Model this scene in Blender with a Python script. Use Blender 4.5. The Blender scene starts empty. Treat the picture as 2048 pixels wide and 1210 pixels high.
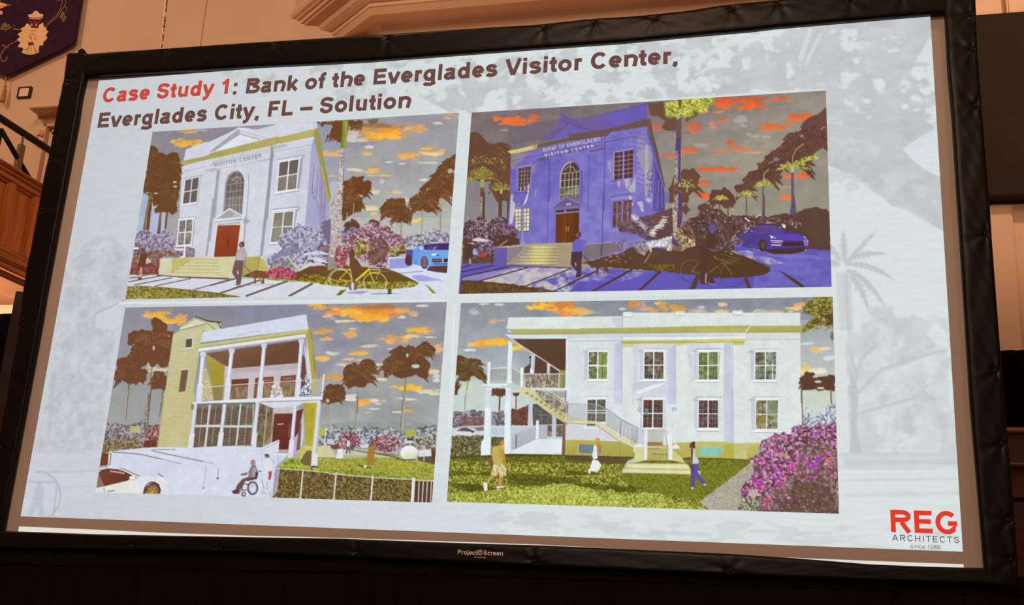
import bpy, bmesh, math, random
import numpy as np
from mathutils import Matrix, Vector

SC = bpy.context.scene
COL = SC.collection
# photo pixel -> point on the screen plane (the pictures are drawn where the photograph shows them on the flat slide)
FPX = 2156.6
CAM_LOC = np.array([4.0725, -5.1509, 1.2186])
CAM_ROT = np.array([[0.96897, 0.01661, 0.24664], [0.24105, -0.28453, -0.92787], [0.05476, 0.95852, -0.2797]])
CAM_ROT = np.linalg.svd(CAM_ROT)[0] @ np.linalg.svd(CAM_ROT)[2]
def ray(x, y):
    return CAM_ROT @ np.array([(x - 1024) / FPX, (605 - y) / FPX, -1.0])
def at_y(x, y, Y):
    d = ray(x, y); return CAM_LOC + d * ((Y - CAM_LOC[1]) / d[1])
def at_x(x, y, X):
    d = ray(x, y); return CAM_LOC + d * ((X - CAM_LOC[0]) / d[0])
def at_z(x, y, Z):
    d = ray(x, y); return CAM_LOC + d * ((Z - CAM_LOC[2]) / d[2])
def to_slide(x, y):
    p = at_y(x, y, 0.0); return p[0], p[2]
def to_slide_many(x, y):
    d = np.stack([(np.asarray(x) - 1024) / FPX, (605 - np.asarray(y)) / FPX, -np.ones(np.shape(x))], -1) @ CAM_ROT.T
    t = -CAM_LOC[1] / d[..., 1]
    return CAM_LOC[0] + d[..., 0] * t, CAM_LOC[2] + d[..., 2] * t

# ---------------------------------------------------------------- camera, world, lights, exposure
cam = bpy.data.cameras.new('camera')
cam.sensor_fit = 'HORIZONTAL'; cam.sensor_width = 36.0; cam.lens = FPX / 2048 * 36.0
cam.clip_start = 0.05; cam.clip_end = 100
cam_ob = bpy.data.objects.new('camera', cam); COL.objects.link(cam_ob)
M4 = Matrix([list(CAM_ROT[i]) + [float(CAM_LOC[i])] for i in range(3)] + [[0, 0, 0, 1]])
cam_ob.matrix_world = M4
SC.camera = cam_ob

wd = bpy.data.worlds.new('hall_ambience'); SC.world = wd; wd.use_nodes = True
wd.node_tree.nodes['Background'].inputs[0].default_value = (1.0, 0.62, 0.42, 1)
wd.node_tree.nodes['Background'].inputs[1].default_value = 0.19

def lamp(name, kind, loc, aim, power, color, size=1.0, **kw):
    l = bpy.data.lights.new(name, kind); l.energy = power; l.color = color
    if kind == 'AREA':
        l.shape = 'DISK'; l.size = size
    else:
        l.shadow_soft_size = size
    for k, v in kw.items():
        setattr(l, k, v)
    o = bpy.data.objects.new(name, l); COL.objects.link(o); o.location = loc
    o.rotation_euler = (Vector(aim) - Vector(loc)).to_track_quat('-Z', 'Y').to_euler()
    return o
WARM = (1.0, 0.66, 0.43)
lamp('house_light_left', 'AREA', (-4.4, -1.4, 8.4), (-3.0, 3.5, 5.0), 100, WARM, 0.7)
lamp('house_light_right', 'AREA', (6.2, -2.5, 8.4), (4.8, 3.5, 5.0), 60, WARM, 0.6)
lamp('house_light_front', 'AREA', (2.4, -9.0, 7.5), (2.4, 2.0, 4.0), 330, WARM, 3.0)
lamp('wall_washer', 'SPOT', (6.6, 0.4, 6.6), (6.0, 3.5, 6.1), 260, WARM, 0.12, spot_size=math.radians(72), spot_blend=0.75)
lamp('wall_uplight', 'SPOT', (7.4, -0.6, 3.2), (5.75, 3.5, 5.05), 150, WARM, 0.2, spot_size=math.radians(36), spot_blend=0.6)
lamp('gallery_lamp', 'POINT', (-3.5, 2.2, 2.9), (0, 0, 0), 250, WARM, 0.12)
lamp('balcony_fill', 'AREA', (0.6, -2.2, 7.6), (-2.5, 1.8, 4.2), 70, WARM, 0.8)
lamp('projector_beam', 'SPOT', (2.4, -9.5, 3.4), (2.4, 0, 2.9), 150, (1.0, 0.92, 0.84), 0.06, spot_size=math.radians(35), spot_blend=0.12)

SC.view_settings.view_transform = 'Standard'; SC.view_settings.look = 'None'
SC.view_settings.gamma = 1.0; SC.view_settings.use_curve_mapping = False
SC.view_settings.exposure = 0.0

# ---------------------------------------------------------------- helpers
def lin(h, a=1.0):
    c = [int(h[k:k + 2], 16) / 255 for k in (0, 2, 4)]
    return tuple(v / 12.92 if v <= 0.04045 else ((v + 0.055) / 1.055) ** 2.4 for v in c) + (a,)

def mat(name, col, rough=0.7, spec=0.3, noise=None, bump=None, coat=0.0, sheen=0.0, stretch=(1, 1, 1), metal=0.0):
    """procedural surface: base colour varied by noise, optional bump; noise=(scale, amount), bump=(scale, strength)"""
    m = bpy.data.materials.new(name); m.use_nodes = True; nt = m.node_tree; b = nt.nodes['Principled BSDF']
    b.inputs['Base Color'].default_value = tuple(col[:3]) + (1,)
    b.inputs['Roughness'].default_value = rough; b.inputs['Specular IOR Level'].default_value = spec
    b.inputs['Metallic'].default_value = metal
    b.inputs['Coat Weight'].default_value = coat; b.inputs['Coat Roughness'].default_value = 0.25
    b.inputs['Sheen Weight'].default_value = sheen
    tc = nt.nodes.new('ShaderNodeTexCoord'); mp = nt.nodes.new('ShaderNodeMapping'); mp.inputs['Scale'].default_value = stretch
    nt.links.new(tc.outputs['Object'], mp.inputs['Vector'])
    if noise:
        n = nt.nodes.new('ShaderNodeTexNoise'); n.inputs['Scale'].default_value = noise[0]; n.inputs['Detail'].default_value = 5
        nt.links.new(mp.outputs[0], n.inputs['Vector'])
        r = nt.nodes.new('ShaderNodeMapRange'); r.inputs['To Min'].default_value = 1 - noise[1]; r.inputs['To Max'].default_value = 1 + noise[1]
        r.inputs['From Min'].default_value = 0.3; r.inputs['From Max'].default_value = 0.7
        nt.links.new(n.outputs['Fac'], r.inputs['Value'])
        v = nt.nodes.new('ShaderNodeVectorMath'); v.operation = 'SCALE'; v.inputs[0].default_value = col[:3]
        nt.links.new(r.outputs[0], v.inputs['Scale']); nt.links.new(v.outputs[0], b.inputs['Base Color'])
    if bump:
        n2 = nt.nodes.new('ShaderNodeTexNoise'); n2.inputs['Scale'].default_value = bump[0]; n2.inputs['Detail'].default_value = 4
        nt.links.new(mp.outputs[0], n2.inputs['Vector'])
        bp = nt.nodes.new('ShaderNodeBump'); bp.inputs['Strength'].default_value = bump[1]; bp.inputs['Distance'].default_value = 0.01
        nt.links.new(n2.outputs['Fac'], bp.inputs['Height']); nt.links.new(bp.outputs[0], b.inputs['Normal'])
    return m

def wood(name, c1, c2, axis, rough=0.35):
    m = bpy.data.materials.new(name); m.use_nodes = True; nt = m.node_tree; b = nt.nodes['Principled BSDF']
    tc = nt.nodes.new('ShaderNodeTexCoord'); mp = nt.nodes.new('ShaderNodeMapping')
    s = [22, 22, 22]; s[axis] = 1.6; mp.inputs['Scale'].default_value = s
    n = nt.nodes.new('ShaderNodeTexNoise'); n.inputs['Scale'].default_value = 1.0; n.inputs['Detail'].default_value = 6; n.inputs['Distortion'].default_value = 0.6
    cr = nt.nodes.new('ShaderNodeValToRGB'); cr.color_ramp.elements[0].position = 0.3; cr.color_ramp.elements[1].position = 0.72
    cr.color_ramp.elements[0].color = c1; cr.color_ramp.elements[1].color = c2
    nt.links.new(tc.outputs['Object'], mp.inputs['Vector']); nt.links.new(mp.outputs[0], n.inputs['Vector'])
    nt.links.new(n.outputs['Fac'], cr.inputs['Fac']); nt.links.new(cr.outputs[0], b.inputs['Base Color'])
    b.inputs['Roughness'].default_value = rough; b.inputs['Specular IOR Level'].default_value = 0.4
    return m

def glow(name, col=None):
    """projected light: an emission taken from the picture's own colours, or one flat colour"""
    m = bpy.data.materials.new(name); m.use_nodes = True; nt = m.node_tree; nt.nodes.clear()
    o = nt.nodes.new('ShaderNodeOutputMaterial'); e = nt.nodes.new('ShaderNodeEmission')
    nt.links.new(e.outputs[0], o.inputs['Surface'])
    if col is None:
        a = nt.nodes.new('ShaderNodeVertexColor'); a.layer_name = 'picture'; nt.links.new(a.outputs['Color'], e.inputs['Color'])
    else:
        e.inputs['Color'].default_value = col
    return m

def link(name, me, m, parent=None):
    o = bpy.data.objects.new(name, me); COL.objects.link(o)
    for mm in (m if isinstance(m, (list, tuple)) else [m]):
        me.materials.append(mm)
    if parent is not None:
        o.parent = parent; o.matrix_parent_inverse = Matrix.Translation(-parent.location)
    return o

def obj(name, bm, m, parent=None, smooth=False):
    me = bpy.data.meshes.new(name)
    bmesh.ops.recalc_face_normals(bm, faces=bm.faces)
    bm.to_mesh(me); bm.free()
    if smooth:
        for p in me.polygons:
            p.use_smooth = True
    return link(name, me, m, parent)

def thing(name, loc, label, cat, group=None):
    o = bpy.data.objects.new(name, None); COL.objects.link(o); o.location = loc; o.empty_display_size = 0.2
    tag(o, label, cat, group); return o

def tag(o, label, cat, group=None):
    o['label'] = label; o['category'] = cat
    if group:
        o['group'] = group
    return o

def struct(o, label=None):
    o['kind'] = 'structure'
    return o

def box(bm, a, b, bevel=0.0, mi=0):
    a = [min(a[i], b[i]) for i in range(3)], [max(a[i], b[i]) for i in range(3)]
    v = [bm.verts.new((a[i & 1][0], a[(i >> 1) & 1][1], a[(i >> 2) & 1][2])) for i in range(8)]
    fs = [bm.faces.new([v[i] for i in q]) for q in ((0, 1, 3, 2), (4, 6, 7, 5), (0, 4, 5, 1), (2, 3, 7, 6), (0, 2, 6, 4), (1, 5, 7, 3))]
    for f in fs:
        f.material_index = mi
    if bevel:
        es = list({e for f in fs for e in f.edges})
        bmesh.ops.bevel(bm, geom=es, offset=bevel, segments=2, affect='EDGES', clamp_overlap=True)

def prism(bm, pts, y0, y1, mi=0):
    """an outline in the X-Z plane given depth from y0 to y1"""
    f = [bm.verts.new((p[0], y0, p[1])) for p in pts]; b = [bm.verts.new((p[0], y1, p[1])) for p in pts]
    n = len(pts); fs = [bm.faces.new(f), bm.faces.new(b[::-1])]
    for i in range(n):
        fs.append(bm.faces.new((f[i], b[i], b[(i + 1) % n], f[(i + 1) % n])))
    for q in fs:
        q.material_index = mi

def tube(bm, pts, r, n=10, mi=0):
    pts = [Vector(p) for p in pts]; rings = []
    for i, p in enumerate(pts):
        t = (pts[min(i + 1, len(pts) - 1)] - pts[max(i - 1, 0)]).normalized()
        u = t.cross(Vector((0.13, 0.2, 1))).normalized(); v = t.cross(u)
        rr = r[i] if isinstance(r, (list, tuple)) else r
        rings.append([bm.verts.new(p + u * rr * math.cos(2 * math.pi * k / n) + v * rr * math.sin(2 * math.pi * k / n)) for k in range(n)])
    for a, b in zip(rings, rings[1:]):
        for k in range(n):
            f = bm.faces.new((a[k], a[(k + 1) % n], b[(k + 1) % n], b[k])); f.material_index = mi
    for q in (rings[0][::-1], rings[-1]):
        f = bm.faces.new(q); f.material_index = mi

def sweep(bm, profile, path):
    """profile: points (offset, z) swept along plan path; each path point gives (x, y) and the unit offset direction"""
    rows = [[bm.verts.new((px + dx * o, py + dy * o, z)) for o, z in profile] for px, py, dx, dy in path]
    for a, b in zip(rows, rows[1:]):
        for k in range(len(profile) - 1):
            bm.faces.new((a[k], a[k + 1], b[k + 1], b[k]))

def fnoise(x, y, s):
    """cheap smooth noise, -1..1"""
    return (math.sin(x * 1.7 + s) * math.cos(y * 2.3 - s * 1.3) + 0.6 * math.sin(x * 4.1 - y * 3.3 + s * 2.1) + 0.4 * math.cos(x * 9.2 + y * 6.1 + s)) / 2.0
# ---------------------------------------------------------------- the projected slide: a small painter
# Every picture on the slide is painted by code into a grid of colours; the grid becomes the
# vertex colours of a flat mesh lying on the screen fabric.
def s2l(c):
    c = np.asarray(c, float)
    return np.where(c <= 0.04045, c / 12.92, ((c + 0.055) / 1.055) ** 2.4)

def hexc(h):
    if isinstance(h, str):
        return np.array([int(h[k:k + 2], 16) for k in (0, 2, 4)], float) / 255
    return np.asarray(h, float)

def pts_of(t):
    return np.array([[float(v) for v in p.split(',')] for p in t.split()], float)

class Painter:
    def __init__(self, corners, dens, seed):
        """corners: the picture's rectangle as photographed (TL, TR, BR, BL); dens: grid cells per photo pixel"""
        q = np.array([to_slide(x, y) for x, y in corners])
        self.x0 = (q[0, 0] + q[3, 0]) / 2; self.x1 = (q[1, 0] + q[2, 0]) / 2
        self.z1 = (q[0, 1] + q[1, 1]) / 2; self.z0 = (q[2, 1] + q[3, 1]) / 2
        wpx = math.dist(corners[0], corners[1]); hpx = math.dist(corners[0], corners[3])
        self.gx = int(wpx * dens); self.gy = int(hpx * dens)
        self.W = self.gx * 2; self.H = self.gy * 2
        self.px = self.W / wpx                      # buffer cells per photo pixel
        self.buf = np.zeros((self.H, self.W, 3))
        self.rng = np.random.default_rng(seed)
        self.noises = {}; self.grain = True
        self.fr(0, 0, 1)
    def fr(self, x0, y0, s):
        self.f = (x0, y0, s)
    def to(self, p):
        x0, y0, s = self.f
        X, Z = to_slide_many(x0 + p[:, 0] * s, y0 + p[:, 1] * s)
        return np.stack([(X - self.x0) / (self.x1 - self.x0) * self.W,
                         (self.z1 - Z) / (self.z1 - self.z0) * self.H], 1)
    def P_(self, t):
        return self.to(pts_of(t) if isinstance(t, str) else np.asarray(t, float))
    def noise(self, sx, sy, k=0, octs=3):
        """fractal value noise over the buffer, cells of sx by sy photo pixels, about 0..1"""
        key = (sx, sy, k, octs)
        if key in self.noises:
            return self.noises[key]
        rng = np.random.default_rng(int(sx * 131 + sy * 977 + k * 31 + octs) % 99991)
        out = np.zeros((self.H, self.W)); amp = 1.0; tot = 0.0
        for o in range(octs):
            cx = max(1.0, sx * self.px / 2 ** o); cy = max(1.0, sy * self.px / 2 ** o)
            nx = int(self.W / cx) + 3; ny = int(self.H / cy) + 3
            g = rng.random((ny, nx))
            u = np.arange(self.W) / cx; v = np.arange(self.H) / cy
            iu = u.astype(int); iv = v.astype(int)
            fu = u - iu; fv = v - iv
            fu = (fu * fu * (3 - 2 * fu))[None, :]; fv = (fv * fv * (3 - 2 * fv))[:, None]
            a = g[np.ix_(iv, iu)]; b = g[np.ix_(iv, iu + 1)]; c = g[np.ix_(iv + 1, iu)]; d = g[np.ix_(iv + 1, iu + 1)]
            out += amp * ((a * (1 - fu) + b * fu) * (1 - fv) + (c * (1 - fu) + d * fu) * fv)
            tot += amp; amp *= 0.6
        out /= tot
        out = np.clip((out - 0.5) * 1.7 + 0.5, 0, 1)
        self.noises[key] = out
        return out
    def mask(self, q):
        xa = max(0, int(q[:, 0].min()) - 1); xb = min(self.W, int(q[:, 0].max()) + 2)
        ya = max(0, int(q[:, 1].min()) - 1); yb = min(self.H, int(q[:, 1].max()) + 2)
        if xb <= xa or yb <= ya:
            return None
        X = np.arange(xa, xb) + 0.5; n = len(q)
        m = np.zeros((yb - ya, xb - xa))
        for sub in (0.25, 0.75):
            Y = np.arange(ya, yb) + sub
            cr = np.zeros((yb - ya, xb - xa))
            for i in range(n):
                x1, y1 = q[i]; x2, y2 = q[(i + 1) % n]
                if y1 == y2:
                    continue
                r0 = np.searchsorted(Y, min(y1, y2), 'left'); r1 = np.searchsorted(Y, max(y1, y2), 'left')
                if r1 <= r0:
                    continue
                xc = x1 + (Y[r0:r1] - y1) / (y2 - y1) * (x2 - x1)
                s = 1.0 if y2 > y1 else -1.0
                cr[r0:r1] += s * np.clip(X[None, :] - xc[:, None] + 0.5, 0, 1)
            m += np.clip(np.abs(cr), 0, 1) * 0.5
        return (slice(ya, yb), slice(xa, xb)), m
    def put(self, sm, col, a=1.0):
        if sm is None:
            return
        sl, m = sm
        m = (m * a)[..., None]
        self.buf[sl] = self.buf[sl] * (1 - m) + col * m
    def rough(self, t, amp, step):
        """the outline t, subdivided and frayed; amp and step in frame units"""
        p = pts_of(t) if isinstance(t, str) else np.asarray(t, float)
        out = []
        for i in range(len(p)):
            a = p[i]; b = p[(i + 1) % len(p)]; n = max(1, int(np.hypot(*(b - a)) / step))
            for k in range(n):
                c = a + (b - a) * k / n
                out.append(c + self.rng.normal(0, amp, 2) * (0.4 if k == 0 else 1))
        return np.array(out)
    # --- fills
    def P(self, col, t, a=1.0):
        self.put(self.mask(self.P_(t)), hexc(col), a)
    def R(self, col, t, amp, step, a=1.0):
        self.P(col, self.rough(t, amp, step), a)
    def G(self, c0, c1, t, p0, p1, a=1.0):
        """two-colour blend from point p0 to point p1 inside outline t"""
        sm = self.mask(self.P_(t))
        if sm is None:
            return
        e = self.to(np.array([p0, p1], float)); d = e[1] - e[0]; L2 = d @ d
        ys, xs = sm[0]
        Y, X = np.mgrid[ys, xs]
        u = np.clip(((X - e[0, 0]) * d[0] + (Y - e[0, 1]) * d[1]) / L2, 0, 1)[..., None]
        self.put(sm, hexc(c0) * (1 - u) + hexc(c1) * u, a)
    def L(self, col, w, t, a=1.0):
        p = pts_of(t) if isinstance(t, str) else np.asarray(t, float)
        for i in range(len(p) - 1):
            d = p[i + 1] - p[i]; l = np.hypot(*d)
            if l < 1e-6:
                continue
            d /= l; n = np.array([-d[1], d[0]]) * w / 2; e = d * w * 0.25
            self.P(col, [p[i] - e + n, p[i + 1] + e + n, p[i + 1] + e - n, p[i] - e - n], a)
    def E(self, col, cx, cy, rx, ry, a=1.0):
        u = np.linspace(0, 2 * math.pi, 28, endpoint=False)
        self.P(col, np.stack([cx + rx * np.cos(u), cy + ry * np.sin(u)], 1), a)
    def O(self, col, w, cx, cy, rx, ry, a0=0, a1=360, a=1.0):
        u = np.radians(np.linspace(a0, a1, 30))
        self.L(col, w, np.stack([cx + rx * np.cos(u), cy + ry * np.sin(u)], 1), a)
    def T(self, pal, cell, t, amp=0, step=30, k=0, sharp=2.2, a=1.0, sy=1.0):
        """mottled fill: a palette (dark to light) spread by noise with cells of `cell` photo pixels"""
        p = self.rough(t, amp, step) if amp else (pts_of(t) if isinstance(t, str) else np.asarray(t, float))
        sm = self.mask(self.to(p))
        if sm is None:
            return
        n = self.noise(cell, cell * sy, k, 3)[sm[0]]
        n = np.clip((n - 0.5) * sharp * 0.6 + 0.5, 0, 0.9999) * (len(pal) - 1)
        i = n.astype(int); f = (n - i)[..., None]
        C_ = np.array([hexc(c) for c in pal])
        self.put(sm, C_[i] * (1 - f) + C_[np.minimum(i + 1, len(pal) - 1)] * f, a)
    def C(self, col, cx, cy, rx, ry, k=0, a=0.95, rim=None):
        """a ragged cloud"""
        rx *= 1.28; ry *= 1.3
        u = np.linspace(0, 2 * math.pi, 16, endpoint=False)
        q = self.to(np.stack([cx + 1.7 * rx * np.cos(u), cy + 1.9 * ry * np.sin(u)], 1))
        c = self.to(np.array([[cx, cy], [cx + rx, cy], [cx, cy + ry]], float))
        xa = max(0, int(q[:, 0].min())); xb = min(self.W, int(q[:, 0].max()) + 1)
        ya = max(0, int(q[:, 1].min())); yb = min(self.H, int(q[:, 1].max()) + 1)
        if xb <= xa or yb <= ya:
            return
        sl = (slice(ya, yb), slice(xa, xb)); Y, X = np.mgrid[sl]
        M = np.linalg.inv(np.stack([c[1] - c[0], c[2] - c[0]], 1))
        dx = X - c[0, 0]; dy = Y - c[0, 1]
        u = M[0, 0] * dx + M[0, 1] * dy; v = M[1, 0] * dx + M[1, 1] * dy
        n1 = self.noise(15, 6, k, 4)[sl]; n2 = self.noise(26, 14, k + 7, 2)[sl]
        d = u * u + v * v
        m = np.clip((1.35 - d + (n1 - 0.5) * 2.3 + (n2 - 0.5) * 1.0) * 1.1, 0, 1) * np.clip(3.2 - d, 0, 1)
        m = m * m * (3 - 2 * m)
        cc = hexc(col); rc = hexc(rim) if rim is not None else np.clip(cc * 1.0 + 0.06, 0, 1)
        w = np.clip(v * 0.55 + 0.5 + (n1 - 0.5) * 0.9, 0, 1)[..., None]
        self.put((sl, m), cc * (1 - w) + rc * w, a)
    def frond(self, col, x, y, ang, ln, droop, w, a=1.0):
        """one feathered palm leaf"""
        n = 9; q = []
        for i in range(n + 1):
            u = i / n
            q.append((x + math.cos(ang) * ln * u, y + math.sin(ang) * ln * u + droop * ln * u * u))
        q = np.array(q); up = []; dn = []
        for i in range(n + 1):
            d = q[min(i + 1, n)] - q[max(i - 1, 0)]; d /= np.hypot(*d) + 1e-9
            nn = np.array([-d[1], d[0]]); ww = w * math.sin(math.pi * min(1, 0.12 + 0.85 * i / n)) ** 0.7
            j = self.rng.uniform(0.55, 1.25, 2)
            up.append(q[i] + nn * ww * j[0]); up.append(q[i] + nn * ww * 0.45 + d * w * 0.3)
            dn.append(q[i] - nn * ww * j[1] + np.array([0, w * 0.25])); dn.append(q[i] - nn * ww * 0.45 + d * w * 0.3)
        self.P(col, np.array(up + dn[::-1]), a)
    def S(self, col, t, ln, step, wd=None, droop=0.5, a=1.0):
        """spiky leaflets all along the outline t, pointing outwards and drooping"""
        p = pts_of(t) if isinstance(t, str) else np.asarray(t, float)
        ar = np.sum(p[:, 0] * np.roll(p[:, 1], -1) - np.roll(p[:, 0], -1) * p[:, 1]); sg = 1 if ar > 0 else -1
        wd = wd or ln * 0.3
        for i in range(len(p)):
            u = p[i]; v = p[(i + 1) % len(p)]; d = v - u; l = np.hypot(*d)
            if l < 1e-6:
                continue
            d /= l; n = np.array([d[1], -d[0]]) * sg
            for k in range(max(1, int(l / step))):
                c = u + (v - u) * (k + self.rng.random()) / max(1, int(l / step))
                e = n + d * self.rng.normal(0, 0.55) + np.array([0, droop * self.rng.random()])
                e /= np.hypot(*e) + 1e-9; m = np.array([-e[1], e[0]]) * wd * 0.5; L = ln * self.rng.uniform(0.4, 1.2)
                self.P(col, [c - e * ln * 0.3 + m, c + e * L, c - e * ln * 0.3 - m], a)
    def M(self, col, t, ln=26, hi=None, n=0, a=1.0):
        """a dark leafy mass with a spiky outline and n lighter leaflets inside"""
        p = pts_of(t); q = self.rough(p, ln * 0.4, ln * 1.5); self.P(col, q, a); self.S(col, q, ln * 0.62, ln * 0.36, droop=1.3, a=a)
        if n:
            lo = p.min(0); up = p.max(0); k = 0
            for _ in range(n * 4):
                c = lo + (up - lo) * self.rng.random(2)
                cr = 0
                for i in range(len(p)):
                    (x1, y1), (x2, y2) = p[i], p[(i + 1) % len(p)]
                    if (y1 > c[1]) != (y2 > c[1]) and c[0] < (x2 - x1) * (c[1] - y1) / (y2 - y1) + x1:
                        cr += 1
                if cr % 2:
                    an = self.rng.uniform(0, math.pi); L = ln * self.rng.uniform(0.3, 0.7)
                    self.L(hi[k % len(hi)], ln * 0.16, [c, c + np.array([math.cos(an), 0.2 + 0.6 * math.sin(an)]) * L], a * 0.8); k += 1
                    if k >= n:
                        break
    def palm(self, col, x, y, r, n=10, w=0.2, lo=None, a=1.0):
        for i in range(n):
            an = math.pi * (-1.05 + 1.1 * i / (n - 1)) + self.rng.normal(0, 0.08)
            an = -math.pi * 1.12 + math.pi * 1.24 * i / (n - 1) + self.rng.normal(0, 0.07)
            c = col if lo is None or self.rng.random() > 0.3 else lo
            L_ = r * self.rng.uniform(0.8, 1.08); dr = 0.35 + 0.25 * self.rng.random()
            self.frond(c, x, y, an, L_, dr, r * w, a)
            for k in range(5):
                u = self.rng.uniform(0.25, 0.95); px_ = x + math.cos(an) * L_ * u; py_ = y + math.sin(an) * L_ * u + dr * L_ * u * u
                hc = np.clip(hexc(c) * (1.35 if k % 2 else 1.18) + [0.02, 0.03, 0.0], 0, 1)
                self.L(hc, r * 0.028, [(px_, py_), (px_ + self.rng.normal(0, r * .05), py_ + r * self.rng.uniform(0.04, 0.13))], 0.75 * a)
    def text(self, col, s, p0, p1, wt, a=1.0, track=0.0):
        """lettering from p0 to p1 along its baseline, frame units"""
        p0 = np.array(p0, float); p1 = np.array(p1, float)
        quads, adv = text_quads(s, wt, track)
        d = (p1 - p0) / adv; up = np.array([d[1], -d[0]])
        for q in quads:
            self.P(col, [p0 + d * u + up * v for u, v in q], a)
    def window(self, t, glass, bar, w, cols=2, rows=2, pal=None, cell=3, k=0):
        """a sash window: t lists the glass corners TL TR BR BL"""
        p = pts_of(t); self.L(bar, w * 2.2, np.vstack([p, p[:1]]))
        if pal:
            self.T(pal, cell, p, k=k)
        else:
            self.P(glass, p)
        at = lambda u, v: (p[0] * (1 - u) + p[1] * u) * (1 - v) + (p[3] * (1 - u) + p[2] * u) * v
        for i in range(1, cols):
            self.L(bar, w, [at(i / cols, 0), at(i / cols, 1)])
        for j in range(1, rows):
            self.L(bar, w, [at(0, j / rows), at(1, j / rows)])
    def final(self, blur=1.0):
        g = 1 + 0.03 * (self.noise(2.6, 2.6, 21, 2) - 0.5) + 0.045 * (self.noise(14, 14, 22, 3) - 0.5)
        b = self.buf * (g[..., None] if self.grain else 1)
        for _ in range(2):
            k = blur * 0.25
            p = np.pad(b, ((1, 1), (1, 1), (0, 0)), 'edge')
            b = p[1:-1, 1:-1] * (1 - 4 * k * 0.5) + (p[:-2, 1:-1] + p[2:, 1:-1] + p[1:-1, :-2] + p[1:-1, 2:]) * k * 0.5
        b = b.reshape(self.gy, 2, self.gx, 2, 3).mean((1, 3))
        return np.clip(b, 0, 1)

# ---------------------------------------------------------------- plain bold sans lettering made of strokes
def arc(cx, cy, rx, ry, a0, a1, n=12):
    return [(cx + rx * math.cos(math.radians(a0 + (a1 - a0) * i / n)), cy + ry * math.sin(math.radians(a0 + (a1 - a0) * i / n))) for i in range(n + 1)]

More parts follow.
